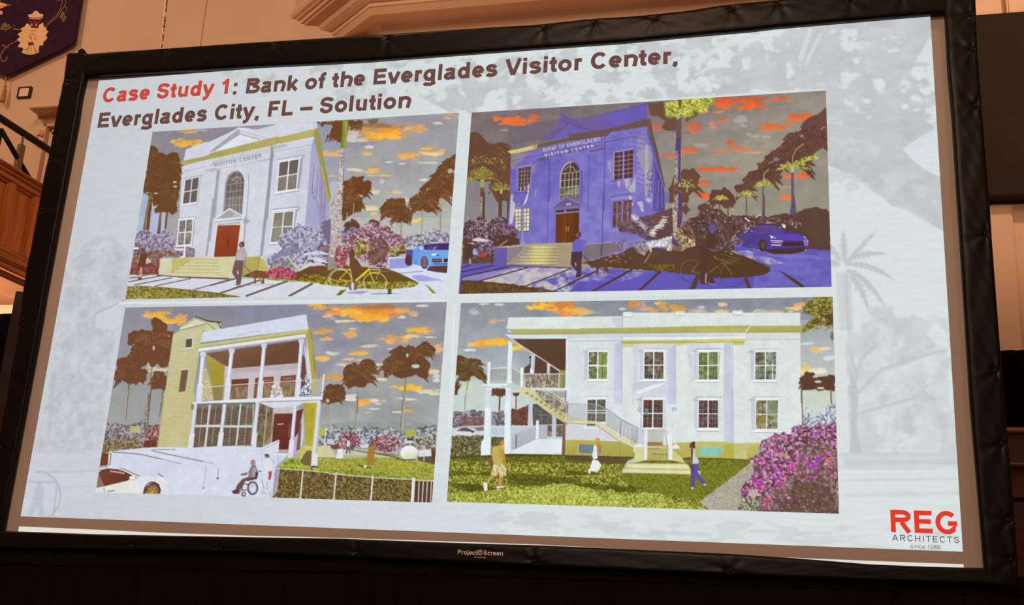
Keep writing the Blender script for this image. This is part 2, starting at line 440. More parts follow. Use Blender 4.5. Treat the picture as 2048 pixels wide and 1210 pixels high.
def glyph(ch, w):
    """advance and list of stroke centre lines for a stroke width w (cap height 0.716)"""
    h = w / 2; T_ = 0.716 - h; B_ = h; xh = 0.525 - h; m = 0.072
    def bowl(cx, rx): return arc(cx, (xh + B_) / 2 - 0.003, rx - h, (xh - B_) / 2 + 0.008, 0, 360, 24)
    G_ = {
     ' ': (.278, []), ',': (.278, [[(.14, h), (.14, -.03), (.09, -.13)]]), ':': (.333, [[(.165, 0), (.165, w)], [(.165, .39), (.165, .39 + w)]]),
     '\u2013': (.556, [[(0, .26), (.556, .26)]]), '-': (.333, [[(.04, .26), (.29, .26)]]), '.': (.278, [[(.14, 0), (.14, w)]]),
     'C': (.722, [arc(.375, .358, .33 - h, .37 - h, 40, 322, 22)]),
     'S': (.667, [[(.60 - h * .6, .53), (.565 - h * .6, .60)] + arc(.33, .53, .27 - h, .2 - h, 50, 180, 9)[0:] + [(.13, .46), (.20, .405), (.33, .375), (.46, .34), (.54 - h * .1, .285)] + arc(.335, .195, .28 - h, .207 - h, 20, -180, 14) + [(.05 + h, .24)]]),
     'B': (.722, [[(m + h, 0), (m + h, .716)], [(m + h, T_)] + [(.40, T_)] + arc(.43, .54, .20 - h * .6, T_ - .54, 90, -90, 10) + [(m + h, 1.08 - T_)], [(.40, 1.08 - T_)] + arc(.44, .205, .235 - h * .6, .205 - h, 90, -90, 10) + [(m + h, B_)]]),
     'E': (.667, [[(m + h, 0), (m + h, .716)], [(m, T_), (.61, T_)], [(m, .37), (.575, .37)], [(m, B_), (.62, B_)]]),
     'F': (.611, [[(m + h, 0), (m + h, .716)], [(m, T_), (.565, T_)], [(m, .36), (.5, .36)]]),
     'L': (.611, [[(m + h, 0), (m + h, .716)], [(m, B_), (.57, B_)]]),
     'V': (.667, [[(.072, .716), (.325, .0)], [(.342, .0), (.595, .716)]]),
     'R': (.722, [[(m + h, 0), (m + h, .716)], [(m + h, T_), (.42, T_)] + arc(.44, .52, .225 - h * .6, T_ - .52, 90, -90, 10) + [(m + h, 1.04 - T_)], [(.40, .33), (.63, 0)]]),
     'G': (.778, [arc(.39, .358, .345 - h, .37 - h, 45, 330, 22) + [(.70 - h, .15), (.70 - h, .34)], [(.42, .33), (.70, .33)]]),
     'A': (.722, [[(.072, 0), (.352, .716)], [(.37, .716), (.65, 0)], [(.16, .22), (.56, .22)]]),
     'H': (.722, [[(m + h, 0), (m + h, .716)], [(.65 - h, 0), (.65 - h, .716)], [(m, .37), (.65, .37)]]),
     'I': (.278, [[(.139, 0), (.139, .716)]]), 'T': (.611, [[(.305, 0), (.305, .716)], [(.02, T_), (.59, T_)]]),
     'N': (.722, [[(m + h, 0), (m + h, .716)], [(.65 - h, 0), (.65 - h, .716)], [(m + h, .69), (.65 - h, .03)]]),
     'K': (.722, [[(m + h, 0), (m + h, .716)], [(.64, .70), (m + h, .25)], [(.27, .42), (.66, 0)]]),
     'O': (.778, [arc(.389, .358, .345 - h, .37 - h, 0, 360, 28)]),
     'D': (.722, [[(m + h, 0), (m + h, .716)], [(m + h, T_), (.33, T_)] + arc(.35, .358, .325 - h, .358 - h, 90, -90, 14) + [(m + h, B_)]]),
     'P': (.667, [[(m + h, 0), (m + h, .716)], [(m + h, T_), (.38, T_)] + arc(.39, .51, .235 - h * .6, T_ - .51, 90, -90, 10) + [(m + h, 1.02 - T_)]]),
     'o': (.611, [bowl(.305, .27)]), 'c': (.556, [arc(.30, (xh + B_) / 2, .265 - h, (xh - B_) / 2 + .008, 42, 318, 18)]),
     'e': (.556, [[(.04 + h, .255), (.50, .255)], arc(.282, (xh + B_) / 2, .25 - h, (xh - B_) / 2 + .008, -2, 318, 20)]),
     'a': (.556, [arc(.275, .375, .215 - h * .6, xh - .37, 165, 40, 8) + [(.48 - h, .36), (.48 - h, .12), (.50 - h * .4, 0)], [(.48 - h, .285), (.31, .265)] + arc(.22, .155, .18 - h * .8, .16 - h * .8, 95, 300, 10) + [(.40, .09), (.48 - h, .2)]]),
     's': (.556, [[(.46, .37)] + arc(.27, .385, .21 - h * .8, .145 - h * .75, 25, 190, 9) + [(.17, .305), (.28, .268), (.41, .225)] + arc(.275, .145, .235 - h * .8, .15 - h * .75, 20, -165, 11)]),
     't': (.333, [[(.165, .66), (.165, .15), (.19, .085), (.25, h * .9), (.315, h * .95)], [(.01, xh - .01), (.31, xh - .01)]]),
     'u': (.611, [[(.067 + h, .52), (.067 + h, .2)] + arc(.26, .2, .26 - .067 - h, .2 - h + .01, 180, 330, 9), [(.544 - h, 0), (.544 - h, .52)]]),
     'd': (.611, [bowl(.29, .245), [(.545 - h, 0), (.545 - h, .716)]]),
     'y': (.556, [[(.07, .52), (.285, .02)], [(.49, .52), (.30, .03), (.235, -.105), (.17, -.15), (.07, -.145)]]),
     '1': (.556, [[(.31, 0), (.31, .71)], [(.32, .65), (.24, .555), (.10, .49)]]),
     'n': (.611, [[(.067 + h, 0), (.067 + h, .52)], arc(.34, .31, .34 - .067 - h - .005, xh - .31 + .01, 160, 0, 10) + [(.545 - h, 0)]]),
     'h': (.611, [[(.067 + h, 0), (.067 + h, .716)], arc(.34, .31, .34 - .067 - h - .005, xh - .31 + .01, 160, 0, 10) + [(.545 - h, 0)]]),
     'k': (.556, [[(.067 + h, 0), (.067 + h, .716)], [(.48, .50), (.067 + h, .13)], [(.24, .29), (.50, 0)]]),
     'f': (.333, [[(.165, 0), (.165, .56), (.19, .63), (.25, .665), (.34, .66)], [(.01, xh - .01), (.31, xh - .01)]]),
     'v': (.556, [[(.075, .52), (.268, .0)], [(.288, .0), (.481, .52)]]),
     'r': (.389, [[(.067 + h, 0), (.067 + h, .52)], [(.067 + h, .33), (.17, .42), (.25, xh), (.36, xh - .02)]]),
     'g': (.611, [bowl(.29, .245), [(.545 - h, .52), (.545 - h, .0), (.50, -.10), (.40, -.15), (.27, -.155), (.15, -.135), (.10, -.08)]]),
     'l': (.278, [[(.139, 0), (.139, .716)]]), 'i': (.278, [[(.139, 0), (.139, .52)], [(.139, .716 - w * .85), (.139, .716)]]),
     'j': (.278, [[(.15, .52), (.15, -.05), (.12, -.12), (.02, -.14)], [(.15, .716 - w * .85), (.15, .716)]]),
     '8': (.556, [arc(.278, .53, .20 - h * .7, .19 - h, 0, 360, 18), arc(.278, .195, .235 - h * .7, .205 - h, 0, 360, 20)]),
     '9': (.556, [arc(.278, .48, .235 - h * .7, .245 - h, 0, 360, 20), [(.48, .45), (.47, .28)] + arc(.27, .25, .21, .25 - h, -10, -150, 8)]),
     'p': (.611, [bowl(.325, .245), [(.067 + h, -.2), (.067 + h, .52)]]), 'x': (.556, [[(.06, .52), (.5, 0)], [(.5, .52), (.06, 0)]]),
    }
    return G_[ch]

def text_quads(s, w, track=0.0, slant=0.0):
    """the lettering as small quads, baseline from x=0; returns quads and the total advance"""
    x = 0.0; out = []
    for ch in s:
        adv, strokes = glyph(ch, w)
        for st in strokes:
            p = np.array(st, float)
            keep = [0] + [i for i in range(1, len(p)) if np.hypot(*(p[i] - p[i - 1])) > 1e-5]
            p = p[keep]
            closed = np.hypot(*(p[0] - p[-1])) < 1e-4
            d = np.diff(p, axis=0); d /= np.hypot(d[:, 0], d[:, 1])[:, None]
            nrm = np.stack([-d[:, 1], d[:, 0]], 1); N = len(p); off = np.zeros((N, 2))
            for i in range(N):
                a = nrm[i - 1] if i > 0 else (nrm[-1] if closed else nrm[0])
                b = nrm[i] if i < N - 1 else (nrm[0] if closed else nrm[-1])
                mm = a + b; l = mm @ mm
                off[i] = mm / max(l / 2, 0.5) * w / 2 if l > 1e-6 else a * w / 2
            for i in range(N - 1):
                q = [p[i] + off[i], p[i + 1] + off[i + 1], p[i + 1] - off[i + 1], p[i] - off[i]]
                out.append([(x + u + slant * v, v) for u, v in q])
        x += adv + track
    return out, x - track

# ---------------------------------------------------------------- the hall
YW = 3.5
PLASTER = mat('tan_plaster', (0.66, 0.45, 0.32), 0.85, 0.15, noise=(0.9, 0.06), bump=(3.0, 0.08))
PLASTER_TRIM = mat('tan_painted_moulding', (0.66, 0.43, 0.29), 0.6, 0.25, noise=(2.0, 0.05))
SEAM = mat('plaster_seam', (0.16, 0.07, 0.035), 0.9, 0.1, noise=(30, 0.2))
SEAM_LIGHT = mat('chipped_plaster', (0.95, 0.8, 0.65), 0.9, 0.1, noise=(30, 0.2))
BLACK_CLOTH = mat('black_cloth', (0.010, 0.0068, 0.0058), 0.9, 0.12, noise=(6, 0.25), bump=(40, 0.15), sheen=0.0)
DARK_FLOOR = mat('worn_stage_boards', (0.16, 0.09, 0.05), 0.5, 0.3, noise=(4, 0.3), stretch=(1, 8, 1))

def wall_pt(x, y, Y=YW):
    p = at_y(x, y, Y); return (p[0], p[2])

bm = bmesh.new(); box(bm, (-7, YW, 0), (11, YW + 0.2, 9.5)); struct(obj('wall_back', bm, PLASTER))
bm = bmesh.new(); box(bm, (-7.2, -10, 0), (-7, YW + 0.2, 9.5)); struct(obj('wall_left', bm, PLASTER))
bm = bmesh.new(); box(bm, (11, -10, 0), (11.2, YW + 0.2, 9.5)); struct(obj('wall_right', bm, PLASTER))
bm = bmesh.new(); box(bm, (-7.2, -10, -0.2), (11.2, YW + 0.2, 0)); struct(obj('floor', bm, DARK_FLOOR))

# vertical joints in the plaster, one of them chipped
rng = random.Random(3)
bm = bmesh.new(); pz = [at_y(334.3 - t * 10.6, t * 97, YW) for t in np.linspace(-0.8, 1.25, 62)]
x0 = pz[0][0]
for i in range(61):
    z1 = pz[i][2]; z0 = pz[i + 1][2]; xx = pz[i][0] + rng.uniform(-.004, .004); w = rng.uniform(.005, .010)
    if rng.random() < 0.62:
        prism(bm, [(xx - w, z0), (xx + w, z0), (xx + w + rng.uniform(-.003, .003), z1), (xx - w, z1)], YW - 0.002, YW + 0.01, 0)
    if rng.random() < 0.75:
        prism(bm, [(xx - w - .014, z0), (xx - w, z0), (xx - w, z1), (xx - w - .012, z1)], YW - 0.004, YW + 0.01, 1)
struct(obj('trim_1', bm, [SEAM, SEAM_LIGHT]))
bm = bmesh.new(); a = at_y(412, 0, YW); b = at_y(402.5, 96, YW)
prism(bm, [(b[0] - .005, 4.6), (b[0] + .005, 4.6), (a[0] + .005, 9.4), (a[0] - .005, 9.4)], YW - 0.002, YW + 0.01)
struct(obj('trim_2', bm, mat('hairline_joint', (0.40, 0.22, 0.13), 0.9, 0.1)))

# canted loft above the screen: stepped mouldings that turn back to the wall at both ends
def cz(y, p): return at_y(860, y, YW - p)[2]
PROF = [(0.00, cz(63, 0.11) - 0.02), (0.10, cz(63, 0.11) - 0.012), (0.105, cz(61, 0.105)), (0.115, cz(50, 0.115)), (0.135, cz(48.3, 0.135)), (0.138, cz(46, 0.138)), (0.145, cz(42, 0.145)), (0.16, cz(38, 0.16)), (0.185, cz(35.2, 0.185)), (0.20, cz(34.3, 0.20)), (0.37, cz(21, 0.37)), (0.38, cz(20, 0.38)), (0.425, cz(5, 0.425)), (0.44, cz(2.2, 0.44)), (0.44, 6.634),
        (0.46, 6.632), (0.50, 6.648), (0.545, 6.672), (0.555, 6.69), (0.57, 6.712), (0.60, 6.716), (0.62, 6.722), (0.665, 6.73), (0.685, 6.735), (0.69, 6.752), (0.72, 6.756), (0.725, 6.79), (0.755, 6.796), (0.765, 6.81), (0.80, 6.826), (0.815, 6.86),
        (0.80, 6.91), (0.78, 6.95), (0.78, 9.4)]
XL, XR, CT = 0.355, 4.75, 1.28
bm = bmesh.new()
path = [(XL, YW, -CT, 0), (XL, YW, 0, -1), (XR, YW, 0, -1), (XR, YW, CT, 0)]
sweep(bm, PROF, path)
struct(obj('trim_3', bm, PLASTER_TRIM))

# pilaster strips right of the screen
bm = bmesh.new(); xa = at_y(1960, 550, YW)[0]; xb = at_y(2031.5, 550, YW)[0]; box(bm, (xa, YW - 0.07, 0), (xb, YW + 0.02, 9.4), 0.012); struct(obj('trim_4', bm, PLASTER_TRIM))
bm = bmesh.new(); xa = at_y(2008, 10, YW)[0]; xb = at_y(2031, 10, YW)[0]; box(bm, (xa, YW - 0.10, 5.0), (xb, YW + 0.02, 9.4), 0.015); struct(obj('trim_5', bm, PLASTER_TRIM))

# gallery doorway behind the left edge of the screen
door = bpy.data.objects.new('door_1', None); COL.objects.link(door); door.location = (at_y(90, 300, YW)[0], YW, 4.1); struct(door)
bm = bmesh.new()
def slab(lx, ytop, ybot, proj, bev=0.006):
    x, z1 = wall_pt(lx, ytop, YW - proj); z0 = wall_pt(lx, ybot, YW - proj)[1]
    box(bm, (x, YW - proj, z0), (-1.95, YW + 0.02, z1), bev)
slab(57, 212.6, 216.5, 0.26); slab(60, 216.5, 219.5, 0.22); slab(65, 219, 222.5, 0.15, 0.02); slab(71, 222, 226, 0.10, 0.015); slab(74, 226, 231, 0.06); slab(73.5, 231, 233, 0.085); slab(75, 233, 236.5, 0.065)
obj('cornice', bm, PLASTER_TRIM, door)
bm = bmesh.new(); xc = wall_pt(77, 240, YW - .05)[0]; zc = wall_pt(77, 236.5, YW - .05)[1]
xi = wall_pt(91, 249, YW - .06)[0]; zi = wall_pt(91, 249, YW - .06)[1]
box(bm, (xc, YW - 0.05, 4.0), (xi, YW + 0.02, zc), 0.005); box(bm, (xi, YW - 0.05, zi), (-1.95, YW + 0.02, zc), 0.005)
for k, (ins, dep) in enumerate(((0.0, 0.075), (0.05, 0.04), (0.09, 0.06))):
    box(bm, (xi + ins, YW - dep, 4.0), (xi + ins + 0.028, YW + 0.02, zi - ins), 0.004); box(bm, (xi + ins, YW - dep, zi - ins - 0.028), (-1.95, YW + 0.02, zi - ins), 0.004)
obj('casing', bm, PLASTER_TRIM, door)
bm = bmesh.new(); box(bm, (xi + 0.1, YW - 0.02, 4.0), (-1.95, YW + 0.02, zi - 0.1)); obj('panel', bm, PLASTER_TRIM, door)

# ---------------------------------------------------------------- gallery balcony on the left, running back to the wall
XB = -2.5
OAK_H = wood('oiled_oak_rail', lin('7E4218'), lin('B06C36'), 1); OAK_V = wood('oiled_oak_panel', lin('96501C'), lin('C4783C'), 2)
BLACK_METAL = mat('black_painted_metal', (0.006, 0.0045, 0.004), 0.5, 0.2, noise=(20, 0.2)); BRONZE = mat('weathered_bronze', (0.16, 0.10, 0.055), 0.5, 0.4, noise=(14, 0.25))
def bz(y): return at_x(0, y, XB)[2]
Z_TOP, Z_R0, Z_P1, Z_P0, Z_M1, Z_M2, Z_BOT = bz(321), bz(331), bz(350), bz(489), bz(500), bz(520), bz(535)
bal = thing('gallery_balcony', (XB, 1.5, Z_BOT), 'brown wood panelled gallery balcony on the left, running back to the tan wall', 'balcony')
YB0 = -1.2; YB1 = YW - 0.001
bm = bmesh.new(); box(bm, (XB - 0.16, YB0, Z_TOP - 0.035), (XB + 0.05, YB1, Z_TOP), 0.012); box(bm, (XB - 0.12, YB0, Z_R0 - 0.03), (XB + 0.03, YB1, Z_TOP - 0.035), 0.01); box(bm, (XB - 0.1, YB0, Z_P1), (XB + 0.012, YB1, Z_R0 - 0.03), 0.006)
obj('capping_rail', bm, OAK_H, bal)
edges = [at_x(10, 425, XB)[1], at_x(22, 425, XB)[1], at_x(61, 451, XB)[1], at_x(71, 451, XB)[1]]
pw = edges[2] - edges[1]; sw = edges[1] - edges[0]
y = edges[1] - 4 * (pw + sw)
while y < YB1 - 0.1:
    bm = bmesh.new(); ye = min(y + pw, YB1 - 0.02)
    box(bm, (XB - 0.06, y, Z_P0), (XB - 0.03, ye, Z_P1))
    obj('panel', bm, OAK_V, bal)
    bm = bmesh.new()
    box(bm, (XB - 0.03, y, Z_P0), (XB - 0.008, y + 0.022, Z_P1), 0.005); box(bm, (XB - 0.03, ye - 0.022, Z_P0), (XB - 0.008, ye, Z_P1), 0.005); box(bm, (XB - 0.03, y + 0.022, Z_P1 - 0.022), (XB - 0.008, ye - 0.022, Z_P1), 0.005); box(bm, (XB - 0.03, y + 0.022, Z_P0), (XB - 0.008, ye - 0.022, Z_P0 + 0.022), 0.005)
    obj('panel_bead', bm, OAK_V, bal)
    if ye < YB1 - 0.1:
        bm = bmesh.new(); box(bm, (XB - 0.06, ye, Z_P0), (XB + 0.008, min(ye + sw, YB1), Z_P1), 0.004); obj('stile', bm, OAK_V, bal)
    y += pw + sw
bm = bmesh.new(); box(bm, (XB - 0.1, YB0, Z_M1), (XB + 0.02, YB1, Z_P0), 0.006); box(bm, (XB - 0.12, YB0, Z_M2), (XB + 0.045, YB1, Z_M1), 0.018); box(bm, (XB - 0.14, YB0, Z_BOT), (XB + 0.02, YB1, Z_M2), 0.012)
obj('base_moulding', bm, OAK_H, bal)
SOFFIT = mat('brown_soffit', (0.20, 0.10, 0.06), 0.7, 0.2, noise=(3, 0.1))
bm = bmesh.new(); box(bm, (-6.99, YB0, Z_BOT + 0.02), (XB - 0.14, YB1, Z_BOT + 0.22)); box(bm, (XB - 0.5, YB0, Z_BOT - 0.045), (XB - 0.05, YB1, Z_BOT + 0.02), 0.02); obj('soffit', bm, SOFFIT, bal)

rail = thing('balcony_railing', (XB, 1.5, Z_TOP), 'black metal handrail with crossed bars standing on the wooden balcony', 'railing')
ZH = at_x(50, 263, XB)[2]
bm = bmesh.new(); tube(bm, [(XB - 0.04, YB0, ZH), (XB - 0.04, YB1 - 0.004, ZH)], 0.032, 12); obj('handrail', bm, BLACK_METAL, rail, True)
ya = at_x(3, 290, XB)[1]; yc = at_x(66, 350, XB)[1]; yp = at_x(48, 305, XB)[1]
step = yc - ya
for k in range(-3, 1):
    y0 = ya + k * step
    if y0 + step > YB1:
        break
    zt = at_x(6, 256, XB)[2]
    bm = bmesh.new(); tube(bm, [(XB - 0.04, y0, Z_TOP + 0.001), (XB - 0.04, y0, zt)], 0.022, 8); obj('post', bm, BLACK_METAL, rail, True)
    bm = bmesh.new(); tube(bm, [(XB - 0.04, y0, zt), (XB - 0.04, y0 + step, Z_TOP + 0.024)], 0.022, 8); obj('brace', bm, BLACK_METAL, rail, True)
    yq = yp + k * step
    bm = bmesh.new(); box(bm, (XB - 0.065, yq - 0.028, Z_TOP + 0.001), (XB - 0.012, yq + 0.028, ZH - 0.11), 0.006); tube(bm, [(XB - 0.04, yq, ZH - 0.12), (XB - 0.04, yq, ZH)], 0.012, 8); obj('baluster', bm, BRONZE, rail)

# small fixture on the door casing
fx = thing('wall_fixture', (at_y(80, 285, YW - 0.055)[0], YW - 0.055, at_y(80, 285, YW)[2]), 'small pinkish fixture with a red top on the door casing behind the railing', 'fixture')
FIX_R = mat('faded_red_plastic', (0.66, 0.38, 0.28), 0.5, 0.3, noise=(30, 0.1)); FIX_W = mat('cream_plastic', (0.85, 0.62, 0.5), 0.5, 0.3, noise=(30, 0.05))
a = at_y(76.5, 263, YW - 0.08); b = at_y(86, 276, YW - 0.08); c = at_y(76.5, 280, YW - 0.08); d = at_y(84, 292, YW - 0.08)
bm = bmesh.new(); box(bm, (a[0], YW - 0.12, b[2]), (b[0], YW - 0.05, a[2]), 0.02); obj('beacon', bm, FIX_R, fx)
bm = bmesh.new(); box(bm, (c[0], YW - 0.11, d[2]), (d[0], YW - 0.05, b[2]), 0.015); obj('body', bm, FIX_W, fx)

# ---------------------------------------------------------------- banner, plaque
YBN = YW - 0.075
PURPLE = mat('deep_purple_velvet', (0.032, 0.010, 0.030), 0.85, 0.1, noise=(14, 0.18), bump=(60, 0.1), sheen=0.05)
CREAM = mat('cream_felt', (0.80, 0.52, 0.28), 0.9, 0.1, noise=(26, 0.08)); WINE = mat('wine_red_felt', (0.17, 0.025, 0.035), 0.9, 0.1, noise=(26, 0.12)); OLIVE = mat('olive_thread', (0.20, 0.115, 0.035), 0.8, 0.2, noise=(40, 0.35)); GOLD = mat('old_gold_fringe', (0.42, 0.19, 0.045), 0.7, 0.25, noise=(60, 0.3), stretch=(6, 6, 0.6)); TAN_CORD = mat('tan_cord', (0.36, 0.22, 0.13), 0.8, 0.2, noise=(60, 0.2)); PEACH = mat('peach_felt', (0.8, 0.36, 0.2), 0.9, 0.1, noise=(26, 0.1)); PINK = mat('pale_pink_felt', (0.75, 0.38, 0.36), 0.9, 0.1, noise=(26, 0.08))
def bp(x, y, Y=YBN - 0.012):
    p = at_y(x * .1405, y * .1405, Y); return (p[0], p[2])
tip = wall_pt(12, 152.5, YBN); rc = wall_pt(150.5, 82, YBN); re_ = wall_pt(157.5, 0, YBN); rd = wall_pt(143, 90, YBN)
zt = 8.3
ban = thing('purple_banner', (tip[0], YBN, tip[1]), 'deep purple embroidered banner with a pointed lower end, hanging high on the wall', 'banner')
mir = lambda p: (2 * tip[0] - p[0], p[1])
outl = [tip, rd, rc, (re_[0], zt), mir((re_[0], zt)), mir(rc), mir(rd)]
bm = bmesh.new(); prism(bm, outl, YBN - 0.010, YBN + 0.012)
bmesh.ops.triangulate(bm, faces=[f for f in bm.faces if len(f.verts) > 4])
obj('cloth', bm, PURPLE, ban)
def felt(name, t, m, y0=-0.014, y1=-0.009, parent=ban):
    bm = bmesh.new(); prism(bm, [bp(*p) for p in pts_of(t)], YBN + y0, YBN + y1); return obj(name, bm, m, parent)
fl = felt('flower', '385,330 350,378 290,412 322,440 250,490 288,520 240,570 292,605 252,670 332,680 322,730 304,742 345,764 385,776 440,780 500,770 555,746 552,700 560,650 615,646 618,602 676,540 652,500 690,450 655,422 662,388 624,378 616,320 545,360 530,400 450,400 430,360', CREAM)
felt('flower_cap', '405,215 470,200 482,172 512,158 542,166 562,196 620,210 606,262 560,280 460,276 418,268', CREAM, -0.018, parent=fl)
felt('flower_heart', '398,290 440,296 470,312 500,288 540,312 575,296 612,290 562,345 545,400 458,400 430,350', WINE, -0.02, parent=fl)
felt('flower_band', '412,246 500,262 602,246 602,256 500,272 414,258', WINE, -0.0195, parent=fl)
felt('flower_belt', '404,612 430,600 478,602 488,642 408,648', WINE, -0.017, parent=fl)
for q in ('450,336 466,346 470,376 452,372', '520,340 534,350 528,380 512,374'):
    felt('flower_spot', q, PINK, -0.022, parent=fl)
for q in ('410,650 418,652 392,772 384,768', '446,652 454,652 444,760 436,760', '478,650 486,648 520,762 510,764', '330,716 410,680 412,686 334,724', '480,684 552,738 546,742 480,694', '428,440 520,430 520,438 430,448', '436,480 444,470 500,500 496,510', '414,512 440,500 452,560 440,566', '500,520 508,520 508,580 498,580'):
    felt('flower_vein', q, TAN_CORD, -0.0165, parent=fl)
def cord(name, t, r, m):
    bm = bmesh.new(); tube(bm, [(bp(*p)[0], YBN - 0.014, bp(*p)[1]) for p in pts_of(t)], r, 6); return obj(name, bm, m, ban, True)
cord('vine', '640,372 700,320 760,262 815,210 850,160 872,110 884,50 890,-10', 0.0042, TAN_CORD); cord('vine', '660,386 720,326 790,268 840,214 880,150 920,90 940,30 934,-10', 0.0042, TAN_CORD); cord('vine', '880,150 916,100 950,96 958,130 930,166', 0.004, TAN_CORD); cord('vine', '290,428 240,420 195,416', 0.005, PINK); cord('vine', '185,380 200,360 218,376 206,400', 0.0035, TAN_CORD)
cord('vine', '246,588 200,606 140,636 80,686 30,746 12,800 18,850 44,882 76,872 98,840 100,806', 0.0055, TAN_CORD); cord('vine', '110,690 124,672 120,650', 0.004, TAN_CORD)
rl = random.Random(5)
for nm, cx, cy, rx, ry in (('leaf_cluster', 900, 235, 52, 86), ('leaf_cluster', 80, 392, 92, 66), ('leaf_cluster', 60, 655, 30, 26), ('leaf_cluster', 840, 4, 46, 16)):
    bm = bmesh.new()
    for k in range(9):
        an = k * 0.7 + rl.uniform(-.2, .2); l = rl.uniform(0.75, 1.1); ux, uy = math.cos(an), math.sin(an); s = 0.3
        q = [(cx - ux * rx * .2, cy - uy * ry * .2), (cx + (ux * .5 - uy * s) * rx * l, cy + (uy * .5 + ux * s) * ry * l), (cx + ux * rx * l, cy + uy * ry * l), (cx + (ux * .5 + uy * s) * rx * l, cy + (uy * .5 - ux * s) * ry * l)]
        prism(bm, [bp(*p) for p in q], YBN - 0.013 - 0.0012 * k, YBN - 0.009)
    obj(nm, bm, OLIVE, ban)
felt('lily', '-60,20 0,32 60,48 128,70 60,100 0,128 -60,140', PEACH); felt('lily_edge', '-40,40 60,62 120,74 60,84 -40,80', CREAM, -0.018); cord('lily_bud', '126,74 140,74 156,74', [0.005, 0.008, 0.005], PINK); felt('lily_bract', '-40,170 20,150 44,178 30,206 0,214 -40,220', PINK); felt('lily_bract', '-40,-20 30,-30 20,0 -40,20', CREAM)
# tassel
tas = bmesh.new(); tx, tz = tip; p1 = at_y(9, 182, YBN); p2 = at_y(4.5, 203.5, YBN); p0 = at_y(10.5, 172, YBN)
tube(tas, [(tx, YBN, tz - 0.005), (p0[0], YBN, p0[2])], 0.006, 8)
k0 = at_y(11, 150, YBN); tube(tas, [(k0[0], YBN, k0[2] + .012), (k0[0], YBN, k0[2] + .006), (k0[0], YBN, k0[2] - .006), (k0[0], YBN, k0[2] - .012)], [0.003, 0.009, 0.009, 0.003], 10)
tube(tas, [(p0[0], YBN, p0[2] + 0.006), (p0[0], YBN, p0[2]), (p0[0] - .002, YBN, p0[2] - .014), (p1[0], YBN, p1[2]), (p2[0], YBN, p2[2] + .01), (p2[0], YBN, p2[2])], [0.006, 0.015, 0.012, 0.019, 0.026, 0.027], 14)
obj('tassel', tas, GOLD, ban, True)

YPL = YW - 0.03
FRAME_B = mat('dark_brown_frame', (0.035, 0.012, 0.007), 0.4, 0.4, noise=(20, 0.2)); PAPER = mat('printed_certificate', (0.82, 0.56, 0.46), 0.8, 0.1, noise=(60, 0.12), stretch=(1, 1, 5))
pl = thing('framed_certificate', (at_y(48, 195, YW)[0], YW - 0.03, at_y(48, 195, YW)[2]), 'small dark framed certificate on the tan wall, right of the gold tassel', 'frame')
A_, B_, C_ = at_y(35, 174, YPL), at_y(62.5, 173, YPL), at_y(33.5, 195.5, YPL)
fx0, fx1, fz0, fz1 = (A_[0] + C_[0]) / 2, B_[0], C_[2], A_[2]
bm = bmesh.new(); w = 0.014
box(bm, (fx0, YPL, fz0), (fx0 + w, YW, fz1), 0.003); box(bm, (fx1 - w * 1.8, YPL, fz0), (fx1, YW, fz1), 0.003); box(bm, (fx0 + w, YPL, fz0), (fx1 - w * 1.8, YW, fz0 + w * 1.1), 0.003); box(bm, (fx0 + w, YPL, fz1 - w * .8), (fx1 - w * 1.8, YW, fz1), 0.003)
obj('frame', bm, FRAME_B, pl)
bm = bmesh.new(); box(bm, (fx0 + w, YPL + 0.012, fz0 + w * 1.1), (fx1 - w * 1.8, YW - 0.004, fz1 - w * .8)); obj('certificate', bm, PAPER, pl)

# ---------------------------------------------------------------- right of the screen
PANEL_B = mat('dark_brown_board', (0.021, 0.0125, 0.0085), 0.8, 0.15, noise=(5, 0.1), bump=(90, 0.05))
z1 = at_y(1953, 29.5, 3.28)[2]; z0 = at_y(1985, 392, 3.28)[2]; xl = 5.0; xr = 7.6
dp = thing('dark_wall_panel', ((xl + xr) / 2, 3.3, z0), 'large dark brown board high on the wall, right of the screen', 'panel')
bm = bmesh.new(); box(bm, (xl, 3.28, z0), (xr, 3.42, z1), 0.006); obj('board', bm, PANEL_B, dp)
bm = bmesh.new(); box(bm, (xl - 0.03, 3.42, z0 - 0.02), (xr + 0.03, YW - 0.1, z1 - 0.05)); obj('backing_frame', bm, BLACK_METAL, dp)

def drape(name, parent, xs, ztop, z0, Y, m, amp=0.03, pl=9.0, seed=1.0, nz=14, nx=90):
    """a hanging cloth with folds; ztop(x) gives its upper edge"""
    bm = bmesh.new(); rows = []
    for j in range(nz + 1):
        v = j / nz; r = []
        for i in range(nx + 1):
            x = xs[0] + (xs[1] - xs[0]) * i / nx; zt = ztop(x)
            f = math.sin(x * pl * 2 * math.pi / 2 + seed + 0.6 * fnoise(x, v, seed)) + 0.4 * math.sin(x * pl * 5.1 + seed * 2)
            r.append(bm.verts.new((x + 0.01 * fnoise(x * 3, v * 2, seed), Y - amp * f * (0.35 + 0.65 * v), zt + (z0 - zt) * v)))
        rows.append(r)
    for a, b in zip(rows, rows[1:]):
        for i in range(nx):
            bm.faces.new((a[i], a[i + 1], b[i + 1], b[i]))
    me = bpy.data.meshes.new(name); bmesh.ops.recalc_face_normals(bm, faces=bm.faces); bm.to_mesh(me); bm.free()
    for p in me.polygons:
        p.use_smooth = True
    o = link(name, me, m, parent)
    s = o.modifiers.new('thickness', 'SOLIDIFY'); s.thickness = 0.004
    return o
DEEP_BLACK = mat('deep_black_velvet', (0.0022, 0.0016, 0.0014), 0.95, 0.05, noise=(8, 0.3), bump=(50, 0.15))
zt = at_y(2020, 701, 3.2)[2]; zb = at_y(2030, 862, 3.2)[2]
